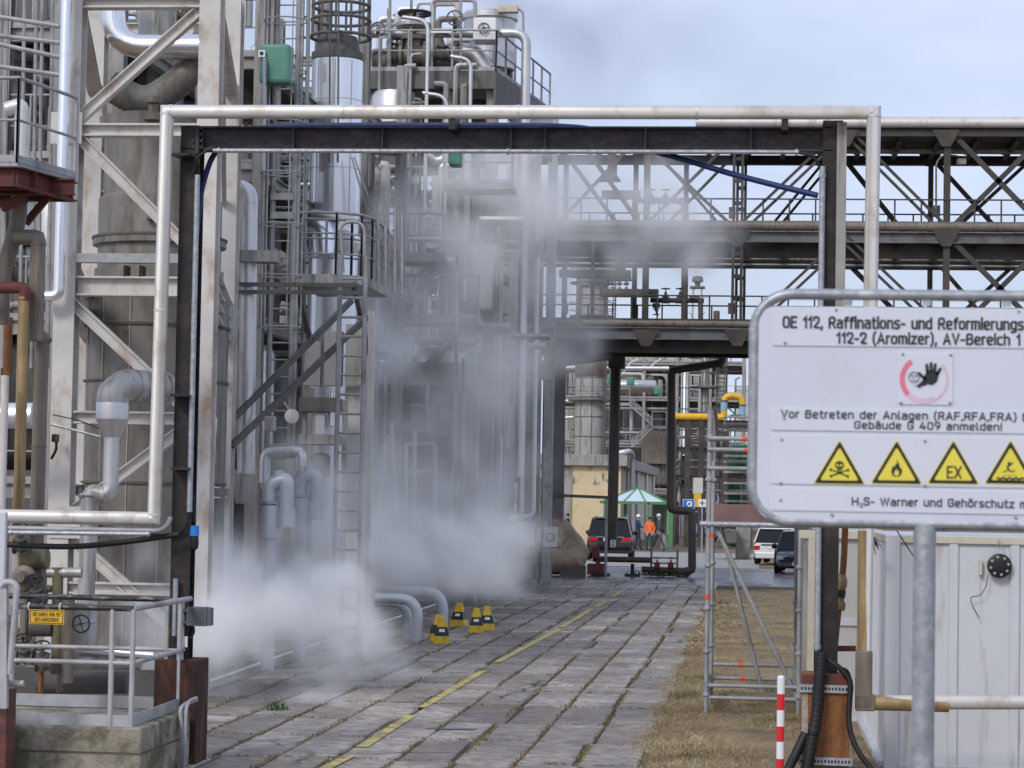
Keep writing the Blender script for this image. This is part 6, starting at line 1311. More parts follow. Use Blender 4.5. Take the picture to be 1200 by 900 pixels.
pyramid(517.5, 754, .15, 'yellow pyramid marker nearest to the camera, in front of the white pipes'); pyramid(513, 751, .3, 'yellow pyramid marker mostly hidden by the nearest one'); pyramid(538, 734, -.2, 'yellow pyramid marker farthest back, leftmost of the loose trio'); pyramid(558, 741, .1, 'yellow pyramid marker in the middle of the loose trio'); pyramid(570, 738.5, .25, 'yellow pyramid marker rightmost of all')
pts = [H(225, 806, .02), H(330, 768, .02), H(430, 735, .02), H(520, 705, .02), H(590, 681, .02)]
single('ground_cable', MB().tube(pts, .022, 6), white_m, 'thin pale cord lying along the ground through the steam', 'cord')
# ================================================================= pipe bridge
YBR = YD(860, 74); YB5 = YBR + 4.2
def bridge():
    zf = lambda py: P(860, py + (0), YBR).z
    xl, xr_ = P(560, 300, YBR).x, P(1330, 300, YBR).x
    t = thing('pipe_bridge', 'long dark steel truss pipe bridge crossing above the road', 'pipe bridge', ((xl + xr_) / 2, YBR, 7)); k = 1 / ppm(860, YBR)
    def ch(y, py0, py1, m, nm='chord', kind='i', Y=None, w=.3):
        z0, z1 = zf(py1), zf(py0); o = MB()
        (o.ibeam if kind == 'i' else o.beam)((xl, y, (z0 + z1) / 2), (xr_, y, (z0 + z1) / 2), w, z1 - z0, *(() if kind != 'i' else (.03,))); return o.build(nm, m, t)
    ch(YBR, 149, 160, bridge_steel); ch(YB5, 160, 171, bridge_steel); ch(YBR, 271, 284, bridge_grey); ch(YB5, 286, 299, bridge_steel); ch(YBR, 385, 399, bridge_grey); ch(YB5, 399, 410, bridge_steel)
    ch(YBR + .5, 285, 300, bridge_steel, 'stringer', 'b', w=.2); ch(YBR + .6, 399, 413, grime_shade, 'stringer', 'b', w=.2)
    # floor gratings with cross beams
    for py, off in ((160, .0), (284, .0), (399, .0)):
        z = zf(py) - .06
        for i in range(18):
            x = xl + (xr_ - xl) * i / 17; MB().ibeam((x, YBR + .16, z), (x, YB5 - .16, z), .16, .22, .02).build('cross_beam', bridge_steel, t)
        MB().plate(rect(xl, xr_, YBR + .2, YB5 - .2, z + .17 if py != 399 else z + .12), (0, 0, -.04)).build('floor_grating', grime_shade, t) if py != 284 else MB().plate(rect(xl, xr_, YBR + .2, YBR + 2.0, z + .12), (0, 0, -.04)).build('floor_grating', grime_shade, t)
    def post(px, y, py0, py1, w_=.2, dbl=False):
        x = P(px, 300, y).x; z0, z1 = zf(py1), zf(py0)
        for s in ((-1, 1) if dbl else (0,)): MB().ibeam((x + s * .13, y, z0), (x + s * .13, y, z1), w_ if not dbl else .09, .18, .02, V((0, -1, 0))).build('post', bridge_steel, t)
        if dbl:
            for kz in range(int((z1 - z0) / .7)): MB().box((x - .13, y - .03, z0 + .3 + kz * .7), (x + .13, y + .03, z0 + .42 + kz * .7)).build('batten', bridge_steel, t)
    for px in (646, 757, 864, 1109): post(px, YBR, 155, 278, dbl=px in (864,)); post(px, YBR, 284, 390, dbl=px in (864,))
    for px in (662, 744, 803, 868, 1090): post(px, YB5, 165, 292, .16, px == 868); post(px, YB5, 296, 404, .16, px == 868)
    post(1230, YBR, 155, 390); post(695, YBR, 284, 385, .12)
    def dg(a, b, y, w_=.13, dbl=False):
        p, q = P(*a, y), P(*b, y)
        n = V((0, 1, 0)).cross((q - p).normalized()) * .11
        for s in ((-1, 1) if dbl else (0,)): MB().beam(p + n * s, q + n * s, .1, .085 if dbl else w_).build('diagonal', bridge_steel, t)
    # upper storey
    dg((990, 152), (868, 268), YBR, dbl=True); dg((990, 152), (1106, 268), YBR, dbl=True); dg((985, 172), (893, 284), YB5, dbl=True); dg((978, 172), (1068, 284), YB5, .16)
    dg((1112, 152), (1232, 276), YBR, .16); dg((1232, 150), (1112, 270), YBR, .16); dg((1092, 185), (1190, 292), YB5, .14); dg((1232, 165), (1094, 292), YB5, .12)
    dg((866, 272), (745, 160), YBR, .1); dg((748, 272), (862, 160), YBR, .1); dg((862, 285), (775, 185), YB5, .09); dg((760, 285), (862, 180), YB5, .09)
    dg((757, 272), (680, 165), YBR, .14); dg((740, 285), (662, 180), YB5, .14); dg((646, 270), (745, 165), YBR, .1)
    # lower storey right
    dg((990, 280), (1108, 392), YBR, dbl=True); dg((985, 300), (1075, 392), YB5, .16); dg((990, 280), (870, 392), YBR, dbl=True); dg((1112, 278), (1232, 398), YBR, .16); dg((1232, 278), (1112, 398), YBR, .16); dg((1092, 300), (1170, 392), YB5, .13); dg((1200, 300), (1100, 392), YB5, .13)
    # gusset plates
    for px, py, y in ((864, 275, YBR), (1109, 275, YBR), (757, 275, YBR), (990, 158, YBR), (757, 180, YB5), (868, 182, YB5), (1090, 182, YB5), (1109, 158, YBR), (864, 392, YBR), (757, 392, YBR), (744, 300, YB5), (868, 300, YB5), (1090, 300, YB5)):
        q = P(px, py, y - .18); MB().plate([(q.x - .42, q.y, q.z + .16), (q.x - .14, q.y, q.z - .36), (q.x + .14, q.y, q.z - .36), (q.x + .42, q.y, q.z + .16)], (0, .03, 0)).build('gusset', bridge_steel, t)
    # walkway rails
    for py, h in ((271, 33), (385, 33)):
        for y in (YBR - .1, YB5 - .5):
            z = zf(py); o = MB()
            for s in (1.0, .18, .26): o.beam((xl, y, z + s), (xr_, y, z + s), .04, .045)
            for i in range(26): x = xl + (xr_ - xl) * i / 25; o.beam((x, y, z), (x, y, z + 1.0), .05, .05)
            o.build('handrail', bridge_steel, t)
    # trestle legs hidden behind sign and container, and by the plant
    for px in (1109, 646):
        for y in (YBR, YB5): x = P(px, 300, YBR).x; MB().ibeam((x, y, 0), (x, y, zf(399)), .35, .35, .03, V((0, -1, 0))).build('trestle_leg', bridge_grey, t)
    # pipes: top, middle, lower
    def hp(py, hpx, m, y, nm='pipe', a=xl, b=xr_, bands=2.0): z = zf(py); return MB().tube([(a, y, z), (b, y, z)], hpx / 2 * k, 18, bands=bands).build(nm, m, t)
    hp(141, 15, pipe_white, YBR + .5, 'top_pipe', P(815, 140, YBR).x); hp(264.5, 12, brown_pipe, YBR - .05, 'pipe'); hp(380, 9, brown_pipe, YBR - .05)
    hp(152, 6, brown_pipe, YBR + 1.4); hp(164, 8, alu_dull, YBR + 2.2); hp(276, 12, brown_clad, YBR + 1.4); hp(280, 8, brown_pipe, YBR + 2.3); hp(292, 5, alu_dull, YBR + 3.0); hp(390, 12, dark_pipe, YBR + 1.5); hp(392, 9, brown_clad, YBR + 2.6)
    hp(297, 3, alu, YBR + 3.5)
    # fittings on the walkways
    def vrow(py, lst, y):
        for px in lst: valve(P(px, py, y), .09, t, grime_shade, V((1, 0, 0)), V((0, 0, 1)), L=2.6)
    z = P(780, 236, YBR + 1).z; MB().cyl((P(748, 236, YBR + 1).x, YBR + 1, z), (P(803, 236, YBR + 1).x, YBR + 1, z), .07, seg=10).build('pipe', bridge_steel, t); vrow(236, (763, 780), YBR + 1)
    MB().tube([P(796, 236, YBR + 1), P(803, 240, YBR + 1), P(802, 380, YBR + 1)], rpx(803, YBR, 8), 12, .3, 4).build('drop_pipe', brown_clad, t)
    z = P(780, 352, YBR + 1).z; MB().cyl((P(762, 352, YBR + 1).x, YBR + 1, z), (P(825, 352, YBR + 1).x, YBR + 1, z), .08, seg=10).build('pipe', bridge_steel, t); vrow(352, (780, 797), YBR + 1)
    valve(P(769, 358, YBR + 1), .07, t, grime_shade, V((1, 0, 0)), V((0, 0, -1)))
    MB().box(P(703, 347, YBR + .4), P(772, 340, YBR + .8)).build('duct_tray', brown_clad, t); MB().box(P(655, 324, YBR + .5), P(740, 318, YBR + .9)).build('duct_tray', bridge_steel, t)
    MB().plate([P(710, 328, YBR + .4), P(742, 328, YBR + .4), P(732, 320, YBR + .4), P(732, 300, YBR + .4), P(721, 300, YBR + .4), P(721, 320, YBR + .4)], (0, .5, 0)).build('hood', bridge_steel, t)
    MB().plate([P(700, 211, YBR + .4), P(727, 211, YBR + .4), P(722, 204, YBR + .4), P(722, 180, YBR + .4), P(712, 180, YBR + .4), P(712, 204, YBR + .4)], (0, .5, 0)).build('hood', bridge_steel, t)
    MB().box(P(705, 232, YBR + .4), P(751, 225, YBR + .8)).build('duct_tray', bridge_grey, t)
    for px in (711, 718, 726, 734):
        for py in (331, 338): MB().lathe(P(px, py, YBR + .5), [(.04, -.1), (.09, -.06), (.09, -.02), (.04, 0), (.04, .05)], 8).build('insulator', grime_shade, t)
    MB().tube([P(677, 384, YBR - .2), P(679, 333, YBR - .2), P(690, 334, YBR - .2)], rpx(680, YBR, 6), 10, .2, 4).build('stub_pipe', brown_clad, t)
    MB().tube([P(821, 384, YBR + .2), P(821, 350, YBR + .2), P(808, 349, YBR + .2)], rpx(820, YBR, 6), 10, .2, 4).build('stub_pipe', brown_clad, t); MB().vessel(P(839.5, 384, YBR), .10, .38 + .15).build('stub_pipe', brown_clad, t)
    for px, py in ((662, 361), (858, 249), (1097, 247), (857, 361)): MB().box(P(px - 4, py + 6, YBR + .2), P(px + 4, py - 5, YBR + .5)).build('switch_box', bridge_grey, t)
    q = P(1127, 188, YBR + .5); MB().box((q.x - .15, q.y, q.z - .12), (q.x + .15, q.y + .2, q.z + .08)).build('lamp_head', cream, t, bevel=.04)
    MB().tube([P(1097, 245, YBR), P(1097, 190, YBR), P(1106, 181, YBR), P(1122, 183, YBR + .4)], .03, 8, .2, 4).build('lamp_pole', brown_pipe, t)
bridge()
# ================================================================= dark hanging pipes and manifold
Y = YD(722, 79); r = rpx(722, Y, 12.5)
t = thing('hanging_pipe', 'thick dark square-elbowed pipe dropping from the bridge in front of the car', 'pipe', P(720, 640, Y))
MB().tube([P(630, 430, Y + 1), P(655, 424, Y + .5), P(722, 415, Y), P(717, 640, Y)], r, 10, 0, bands=1.8).build('pipe_run', dark_pipe, t); MB().box(P(713, 432, Y) + V((0, -r * 1.1, 0)), P(733, 407, Y) + V((0, r * 1.1, 0))).build('elbow_box', dark_pipe, t, bevel=.04)
MB().cyl(P(700, 640, Y), P(739, 640, Y), r * .8, seg=12).build('foot_tee', brown_clad, t)
q = P(718.5, 637, Y - r); MB().box((q.x - .09, q.y - .02, q.z - .12), (q.x + .09, q.y, q.z + .12)).build('tag_plate', white_m, t); 
for s in (-1, 1): MB().lathe((q.x, q.y - .021, q.z + .055 * s), [(.03, 0), (.03, .004)], 10, V((0, -1, 0))).build('tag_dot', ink, t)
single('low_pipe', MB().tube(path([(695, 655), (764, 655)], Y), rpx(720, Y, 7), 10), dark_pipe, 'dark pipe lying low on stands below the hanging pipe', 'pipe')
for k, px in enumerate((741, 706)): q = P(px, 674, Y); single('pipe_stand', MB().box((q.x - .06, Y - .05, 0), (q.x + .06, Y + .05, P(px, 657, Y).z - .1)).box((q.x - .25, Y - .15, -.02), (q.x + .25, Y + .15, .06)), black_plastic, ['black pipe stand right of the red boxes', 'black pipe stand close beside the red boxes'][k], 'stand')
single('hanging_pipe', MB().tube([P(846, 392, Y), P(846, 425, Y), P(787, 434, Y), P(786, 597, Y), P(811, 599, Y), P(811, 668, Y), P(796, 671, Y)], rpx(787, Y, 9.5), 12, .1, 2, bands=1.8), dark_pipe, 'dark zigzag pipe dropping from the bridge beside the parking sign', 'pipe')
q = P(799, 676, Y); single('pipe_stand', MB().box((q.x - .15, Y - .1, -.02), (q.x + .22, Y + .1, .10)), black_plastic, 'small black block under the foot of the zigzag pipe', 'stand')
t = thing('valve_manifold', 'rusty rack frame with two small valves beside the zigzag pipe', 'valve rack', P(778, 673, Y))
a, b = P(763, 674, Y), P(794, 643, Y)
for z in (b.z, (a.z * .35 + b.z * .65), a.z + .4): MB().beam((a.x, Y, z), (b.x, Y, z), .06, .06).build('rack_rail', galv_dull, t)
for x in (a.x, b.x): MB().beam((x, Y, 0), (x, Y, b.z), .07, .07, V((0, 1, 0))).build('rack_leg', brown_pipe, t)
for px in (770, 786): valve(P(px, 664, Y - .1), .07, t, maroon, V((1, 0, 0)), V((0, 0, 1)), dgrey if False else maroon, 2.6)
MB().cyl(P(752, 667, Y), P(800, 669, Y), .1, seg=10).build('manifold_pipe', dark_pipe, t)
for k, (x0_, x1_, y0_, y1_) in enumerate(((694, 702, 640, 654), (688, 707, 661, 673))):
    a, b = P(x0_, y1_, Y - .3), P(x1_, y0_, Y - .3); single('red_box', MB().box((a.x, Y - .3, a.z), (b.x, Y + .3, b.z)).box((a.x + .1, Y - .1, -.02), (a.x + .25, Y + .1, a.z + .01)), maroon, ['upper dull red box beside the thick elbow pipe', 'lower dull red box beside the thick elbow pipe'][k], 'box', bevel=.02)
t = thing('pipe_goal', 'thin grey tube frame standing in front of the dark car', 'frame', P(711, 674, Y - .6)); Y2 = Y - .6
MB().cyl((P(710.5, 620, Y2).x, Y2, 0), (P(710.5, 620, Y2).x, Y2, P(710, 582, Y2).z), .045, seg=8).build('post', galv_dull, t); MB().beam(P(640, 580, Y2), P(713, 583, Y2), .1, .1).build('crossbar', brown_clad, t)
blades('weed_clump', 260, lambda rg, n: (H(776, 674, 0).x + rg.normal(0, .4, n), H(776, 675, 0).y + rg.normal(0, .25, n), np.ones(n)), .08, .3, MAT['fresh_blades'], .02, 1.3, 4, 'green weeds growing under the valve rack'); 
# ================================================================= beyond the bridge
# yellow building
YY = YD(690, 128)
t = thing('yellow_building', 'low yellow rendered building with a flat grey roof edge behind the elbow pipe', 'building', P(690, 648, YY)); t.location.z = 0; t['_w'] = (t.location.x, YY, 0)
xa, xb = P(560, 600, YY).x, P(727, 600, YY).x; zt = P(700, 546, YY).z; yb = YY * 1.33
MB().box((xa, YY, -.05), (xb, yb, zt)).build('wall', yellow_wall, t)
ov = .5; z2 = P(700, 533, YY).z
MB().box((xa - .3, YY - .35, zt), (xb + .35, YY + .4, z2)).build('fascia', grey_steel, t, bevel=.03); MB().box((xb + .012, YY + .41, zt - .1), (xb + .4, yb, z2 - .12)).build('eave', grey_steel, t, bevel=.03)
MB().box((xa, YY + .4, zt), (xb, yb, zt + .3)).build('roof', dgrey, t)
MB().box((xb + .002, YY + .5, -.05), (xb + .012, yb, zt)).build('side_render', cream, t)
for f in (.12, .38, .66, .92): MB().cyl((xb + .12, YY + (yb - YY) * f, 0), (xb + .12, YY + (yb - YY) * f, zt - .1), .09, seg=8).build('downpipe', alu, t)
MB().tube([P(725, 531, YY), P(737, 529, YY), P(741, 533, YY + 2), P(741, 640, YY + 2)], .16, 12, .5, 4).build('vent_pipe', alu, t)
MB().box(P(667, 640, YY - .1), P(670.5, 540, YY)).build('wall_edge', wall_conc, t); MB().box((xa - .01, YY - .02, -.05), (P(668, 600, YY).x, YY - .004, zt)).build('white_render', wall_conc, t)
for x0_ in (603, 624, 648): a, b = P(x0_, 582, YY - .05), P(x0_ + 12, 560, YY - .05); MB().box((a.x, YY - .06, a.z), (b.x, YY - .03, b.z)).build('window', dgrey, t, bevel=.01)
rg = random.Random(5); m_ = MB()
for cx, cy_ in ((690, 548), (697, 566), (708, 562), (711, 553), (671, 565)):
    for k in range(5): a = P(cx + rg.uniform(-3, 3), cy_ + rg.uniform(-4, 4), YY - .006); m_.plate([a, a + V((rg.uniform(.1, .25), 0, rg.uniform(-.1, .1))), a + V((rg.uniform(.0, .15), 0, rg.uniform(.1, .3)))], (0, .004, 0))
m_.build('bare_patch', wall_conc, t)
# green pavilion
Yp_ = YD(742, 121); t = thing('green_pavilion', 'small green framed smoking pavilion with a pale pyramid roof', 'pavilion', P(742, 645, Yp_)); t.location.z = 0; t['_w'] = (t.location.x, Yp_, 0)
xa, xb = P(704, 600, Yp_).x, P(782, 600, Yp_).x; ze = P(742, 589, Yp_).z; za = P(746, 571, Yp_).z; cx = (xa + xb) / 2 + .1; yk = Yp_ + 3.4; cy_ = Yp_ + 1.7
cs = [V((xa, Yp_, ze)), V((xb, Yp_, ze)), V((xb, yk, ze)), V((xa, yk, ze))]; ap = V((cx, cy_, za))
MB().add(cs + [ap], [(0, 1, 4), (1, 2, 4), (2, 3, 4), (3, 0, 4)]).build('roof', canopy_m, t)
for i in range(4): MB().beam(cs[i], ap, .09, .09).build('hip_bar', green_frame, t); MB().beam(cs[i], cs[(i + 1) % 4], .12, .14).build('eave_bar', green_frame, t)
for px in (730, 757): MB().beam(V((P(px, 590, Yp_).x, Yp_, ze)), ap, .07, .07).build('hip_bar', green_frame, t)
for x, y in ((xa + .2, Yp_), (P(728, 600, Yp_).x, yk), (P(760, 600, Yp_).x, Yp_), (xb - .2, yk), (P(763, 600, Yp_).x, yk)): MB().beam((x, y, 0), (x, y, ze), .12, .12, V((0, 1, 0))).build('post', green_frame, t)
MB().box((xa + .2, yk - .02, .2), (xb - .2, yk + .02, ze - .2)).build('rear_panel', mat('clear_panel', (.35, .36, .36), .25, 0), t) if False else None
a = P(786, 600, YD(786, 120)); single('green_post', MB().beam((a.x, a.y, 0), (a.x, a.y, P(786, 597, a.y).z), .22, .22, V((0, 1, 0))), green_frame, 'thick green post just right of the pavilion', 'post')
a = H(772, 648, 0); single('grey_bin', MB().lathe((P(780, 640, Yp_).x, Yp_ - .5, 0), [(.22, 0), (.26, .7), (.28, .72), (.28, .76)], 16), alu_dull, 'small grey bin beside the pavilion post', 'bin')
# parking sign etc
Ys = YD(807, 108); t = thing('parking_sign', 'blue square parking sign with a white P on a thin post', 'sign', P(807, 655, Ys)); t.location.z = 0; t['_w'] = (t.location.x, Ys, 0)
a, b = P(799.5, 600, Ys), P(814.5, 585, Ys); MB().cyl((t.location.x, Ys + .05, 0), (t.location.x, Ys + .05, b.z), .04, seg=8).build('post', white_paint, t)
MB().box((a.x, Ys, a.z), (b.x, Ys + .03, b.z)).build('plate', blue_sign, t, bevel=.01); 
m_ = MB(); w_ = .03
for x0_, x1_, z0_, z1_ in ((a.x + .02, b.x - .02, b.z - .04, b.z - .02), (a.x + .02, b.x - .02, a.z + .02, a.z + .04), (a.x + .02, a.x + .04, a.z + .04, b.z - .04), (b.x - .04, b.x - .02, a.z + .04, b.z - .04)): m_.box((x0_, Ys - .004, z0_), (x1_, Ys - .001, z1_))
m_.build('border', white_m, t)
stext('P', ((a.x + b.x) / 2, Ys - .003, a.z + .11), (b.z - a.z) * .66, (b.x - a.x) * .45, white_m, t, .22, 'CENTER')
Ys = YD(823, 112); t = thing('white_notice', 'small white notice board with a dark cross right of the parking sign', 'sign', P(823, 652, Ys)); t.location.z = 0; t['_w'] = (t.location.x, Ys, 0)
a, b = P(818.5, 594, Ys), P(827.5, 585, Ys); MB().box((a.x, Ys, a.z), (b.x, Ys + .03, b.z)).build('plate', white_m, t); MB().box(((a.x + b.x) / 2 - .02, Ys - .01, a.z + .05), ((a.x + b.x) / 2 + .02, Ys - .002, b.z - .05)).box((a.x + .06, Ys - .014, (a.z + b.z) / 2 - .02), (b.x - .06, Ys - .0105, (a.z + b.z) / 2 + .02)).build('cross_mark', ink, t)
MB().cyl(((a.x + b.x) / 2, Ys + .05, 0), ((a.x + b.x) / 2, Ys + .05, b.z), .035, seg=8).build('post', galv_dull, t)
Ys = YD(855, 104); a = P(840, 636, Ys); q = H(858, 681, 0); single('verge_stake', MB().box((q.x - .05, q.y, 0), (q.x + .05, q.y + .05, .62)), white_m, 'low white stake standing on the asphalt behind the scaffold', 'stake')
single('concrete_heap', MB().plate([P(838, 637, Ys), P(864, 637, Ys), P(864, 622, Ys), P(852, 620, Ys), P(842, 626, Ys)], (0, 3, 0)), dgrey, 'dark sloped concrete block on the ground behind the scaffold', 'block', bevel=.05)
a, b = P(862, 636, Ys + 2), P(880, 617, Ys + 2); single('concrete_block', MB().box((a.x, Ys + 2, -.05), (b.x, Ys + 4, b.z)), concrete, 'square concrete block left of the white hatchback', 'block', bevel=.05)
# grassy hump of brown ground left of the cars
# ---------------------------------------------------------------- far process units
t = process_unit('process_unit', 'far pale process unit with pipes behind the yellow building', 640, 872, YD(750, 185), YD(750, 198), [3.2, 7.0, 10.4, 13.2], 61, 60, 10, grey_steel, 7, 14.6, ((.35, 11.2, 1.1, 6.5, True), (.82, 7.2, .8, 2.5, False), (.6, 3.4, 1.2, 3, False)), hrun=22)
Yw = YD(800, 200); siding = mat('pale_siding', (.46, .44, .39), .6, .1, .06, 1, (.3, .28, .24), .25, (8, 8, .2)); o = corrug(P(650, 400, Yw).x, P(852, 400, Yw).x, Yw, 0, P(800, 398, Yw).z, .55, .2, .06)
t = thing('siding_building', 'tall pale ribbed siding wall behind the far process pipes', 'building', P(760, 600, Yw)); t.location.z = 0; t['_w'] = (t.location.x, Yw, 0); o.build('wall', siding, t); MB().box((P(640, 400, Yw).x, Yw + .1, 0), (P(668, 400, Yw).x, Yw + 8, P(640, 380, Yw).z)).build('side_block', wall_conc, t)
MB().box((P(650, 400, Yw).x, Yw + .1, 0), (P(852, 400, Yw).x, Yw + 8, P(800, 398, Yw).z - .2)).build('core', wall_conc, t)
# brown brick base in the far unit
Yb_ = YD(760, 184); a, b = P(752, 543, Yb_), P(781, 505, Yb_); single('brown_shed', MB().box((a.x, Yb_, a.z), (b.x, Yb_ + .8, b.z)), brown_pipe, 'brown rusty casing under the far stair', 'casing')
# far column with platforms
def fcol(px, wpx, Dc, top, label, m=wall_conc, bands=14):
    Y = YD(px, Dc); x = P(px, 450, Y).x; r = rpx(px, Y, wpx); z = P(px, top, Y).z
    t = thing('far_column', label, 'column vessel', (x, Y, 0)); o = MB().lathe((x, Y, 0), [(r, 0), (r, z), (r * .8, z + r * .4), (r * .2, z + r * .6)], 32)
    o.build('shell', m, t)
    for k in range(1, bands): MB().lathe((x, Y, z * k / bands), [(r - .02, -.03), (r + .03, -.03), (r + .03, .03), (r - .02, .03)], 28).build('band', dgrey, t)
    for k in range(8): a = R(k * 45 + 10); MB().box((x + r * math.cos(a) - .025, Y + r * math.sin(a) - .03, 0), (x + r * math.cos(a) + .025, Y + r * math.sin(a) + .03, z)).build('seam', dgrey, t)
    return t, x, Y, r, z
t, x, Y, r, z = fcol(692, 36, 165, 305, 'pale banded column vessel seen through the lower bridge bay')
MB().lathe((x, Y, P(692, 440, Y).z), [(r, -.1), (r * 1.06, 0), (r * 1.02, .9), (r, 1.5)], 30).build('skirt_cone', brown_pipe, t)
for py in (470, 372, 333, 322): 
    z_ = P(692, py, Y).z; MB().lathe((x, Y, z_), [(r, 0), (r * 1.45, 0), (r * 1.45, .12), (r, .12)], 20).build('ring_platform', dgrey, t); MB().torus((x, Y, z_ + 1.0), r * 1.45, .04, V((0, 0, 1)), 24, 5).torus((x, Y, z_ + .5), r * 1.45, .03, V((0, 0, 1)), 24, 5).build('ring_rail', galv_dull, t)
MB().vessel((x - .6, Y - r - .6, P(706, 312, Y).z), .6, 2.2, V((1, 0, 0))).build('drum', white_paint, t)
ladder(V((x + r * 1.3, Y - r, 1)), V((x + r * 1.3, Y - r, z)), .6, t, dgrey, cage=True, r=.03)
fcol(803, 10, 170, 430, 'slim pale column right of the far stairs', alu, 8)
t, x, Y, r, z = fcol(826, 9, 172, 395, 'tall slim grey column at the sky edge of the far unit', alu_dull, 6)
for py in (455, 520, 560): z_ = P(826, py, Y).z; MB().lathe((x, Y, z_), [(r, 0), (r + .9, 0), (r + .9, .12), (r, .12)], 16).build('ring_platform', dgrey, t); MB().torus((x, Y, z_ + 1.1), r + .9, .05, V((0, 0, 1)), 16, 5).torus((x, Y, z_ + 2.2), r + .9, .05, V((0, 0, 1)), 16, 5).build('ring_rail', dgrey, t)
ladder(V((x + 1.2, Y - r, 1)), V((x + 1.2, Y - r, z + .5)), .7, t, dgrey, cage=True, r=.04)
# far horizontal drum, big pipes
Y = YD(745, 180)
single('far_drum', MB().vessel(P(716, 452, Y), rpx(745, Y, 14), P(770, 452, Y).x - P(716, 452, Y).x, V((1, 0, 0)), bands=1.2), alu, 'horizontal silver drum on the far unit', 'vessel')
for k, (pts, wpx, m, lb) in enumerate((([(650, 436), (662, 431), (784, 432)], 6, alu, 'long silver pipe above the far horizontal drum'), ([(728, 438), (753, 438), (754, 445)], 4, white_paint, 'short white pipe loop above the far drum'), ([(800, 455), (822, 456), (820, 500)], 8, alu, 'pale elbow pipe beside the slim far columns'), ([(728, 440), (740, 424), (748, 422)], 3, white_paint, 'first thin slanting vent pipe on the far roof'), ([(758, 434), (768, 425), (775, 421)], 3, white_paint, 'second thin slanting vent pipe on the far roof'), ([(648, 470), (672, 470)], 4, alu, 'thin silver pipe left of the banded column'), ([(650, 520), (655, 490), (672, 489)], 4, alu, 'thin curved pipe at the foot of the banded column'))):
    pipe_thing('far_pipe', lb, pts, rpx(740, Y, wpx), m, Y - 2, .4, 4, 2.0)
for k, (px, py) in enumerate(((716, 443), (770, 457), (738, 446))): a, b = P(px - 4, py + 5, Y - 2.5), P(px + 5, py - 4, Y - 2.5); single('green_box', MB().box((a.x, a.y, a.z), (b.x, a.y + .6, b.z)), green_box, ['small green box above the banded column', 'small green box at the right end of the far drum', 'small green box behind the thick hanging pipe'][k], 'box', bevel=.05)
# far stairs
Y = YD(755, 176); t = thing('far_stair', 'pale zigzag steel stair on the far unit', 'stairs', P(755, 520, Y))
for (a, b) in (((738, 474), (766, 500)), ((766, 500), (740, 524))):
    MB().beam(P(*a, Y), P(*b, Y), .3, .14).build('flight', galv_dull, t)
    for s in (9, 5): MB().beam(P(a[0], a[1] - s * .9, Y), P(b[0], b[1] - s * .9, Y), .06, .09).build('handrail', galv_dull, t)
    for k in range(5): q = k / 4; c = (a[0] + (b[0] - a[0]) * q, a[1] + (b[1] - a[1]) * q); MB().beam(P(c[0], c[1], Y), P(c[0], c[1] - 8, Y), .06, .06).build('baluster', galv_dull, t)
MB().box(P(764, 502, Y), P(781, 499.5, Y + 1)).build('landing', galv_dull, t); guardrail([P(764, 500, Y), P(781, 500, Y)], 1.1, t, galv_dull, .04, 1, 1, 0); MB().box(P(705, 475, Y), P(738, 472.5, Y + 1)).build('landing', galv_dull, t); guardrail([P(705, 473, Y), P(738, 473, Y)], 1.1, t, galv_dull, .04, 1, 1, 0)
# dark rack right of it with the yellow gas pipe
def rack():
    Y0 = YD(815, 130); Y1 = Y0 + 6; t = thing('pipe_rack', 'dark multi-level steel pipe rack under the yellow gas pipe', 'pipe rack', P(815, 640, Y0)); t.location.z = 0; t['_w'] = (t.location.x, Y0, 0); xa, xb = P(784, 500, Y0).x, P(905, 500, Y0).x
    for y in (Y0, Y1):
        for px in (790, 806, 822, 850, 880): x = P(px, 500, Y0).x; MB().ibeam((x, y, 0), (x, y, P(800, 493, Y0).z), .3, .3, .03, V((0, -1, 0))).build('column', bridge_steel, t)
        for py in (495, 527, 560): z = P(815, py, Y0).z; MB().ibeam((xa, y, z), (xb, y, z), .2, .28, .03).build('beam', bridge_steel, t)
    rg = random.Random(9)
    for k in range(26):
        x = rg.uniform(xa, xb); z0 = rg.uniform(.2, 3); MB().cyl((x, Y0 + rg.uniform(-.3, 3), z0), (x, Y0 + rg.uniform(.3, 3), z0 + rg.uniform(1.5, 4.5)), rg.choice((.05, .08, .12)), seg=8).build('pipe', rg.choice((bridge_steel, alu_dull, galv_dull, alu)), t)
    for py in (512, 540, 548, 575): z = P(815, py, Y0).z; MB().cyl((xa, Y0 + 1, z), (xb, Y0 + 1, z), .09, seg=8).build('pipe', rg.choice((alu_dull, galv_dull)), t)
    guardrail([V((xa, Y0, P(815, 526, Y0).z)), V((xb, Y0, P(815, 526, Y0).z))], 1.1, t, galv_dull, .03, 1.2)
    for px in (862, 873): x = P(px, 560, Y0).x; MB().vessel((x, Y0 + 2, 0), .42, P(px, 520, Y0).z).build('green_tank', green_dark, t)
    MB().box(P(812, 578, Y0 - .2), P(824, 560, Y0)).build('white_panel', white_paint, t); MB().box(P(813, 594, Y0 - .2), P(822, 578, Y0)).build('yellow_panel', label_yellow, t)
rack()
Y = YD(830, 128); r = rpx(820, Y, 8)
t = thing('yellow_gas_pipe', 'bright yellow gas pipe with an arched riser and blue bands', 'pipe', P(820, 490, Y))
MB().tube(path([(788, 488), (848, 488)], Y) , r, 16).build('level_run', yellow_pipe, t)
MB().tube([P(846, 488, Y), P(848.5, 487, Y), P(848.5, 463, Y), P(870, 464, Y), P(870, 486, Y)], r * .92, 16, .45, 5).build('arch', yellow_pipe, t)
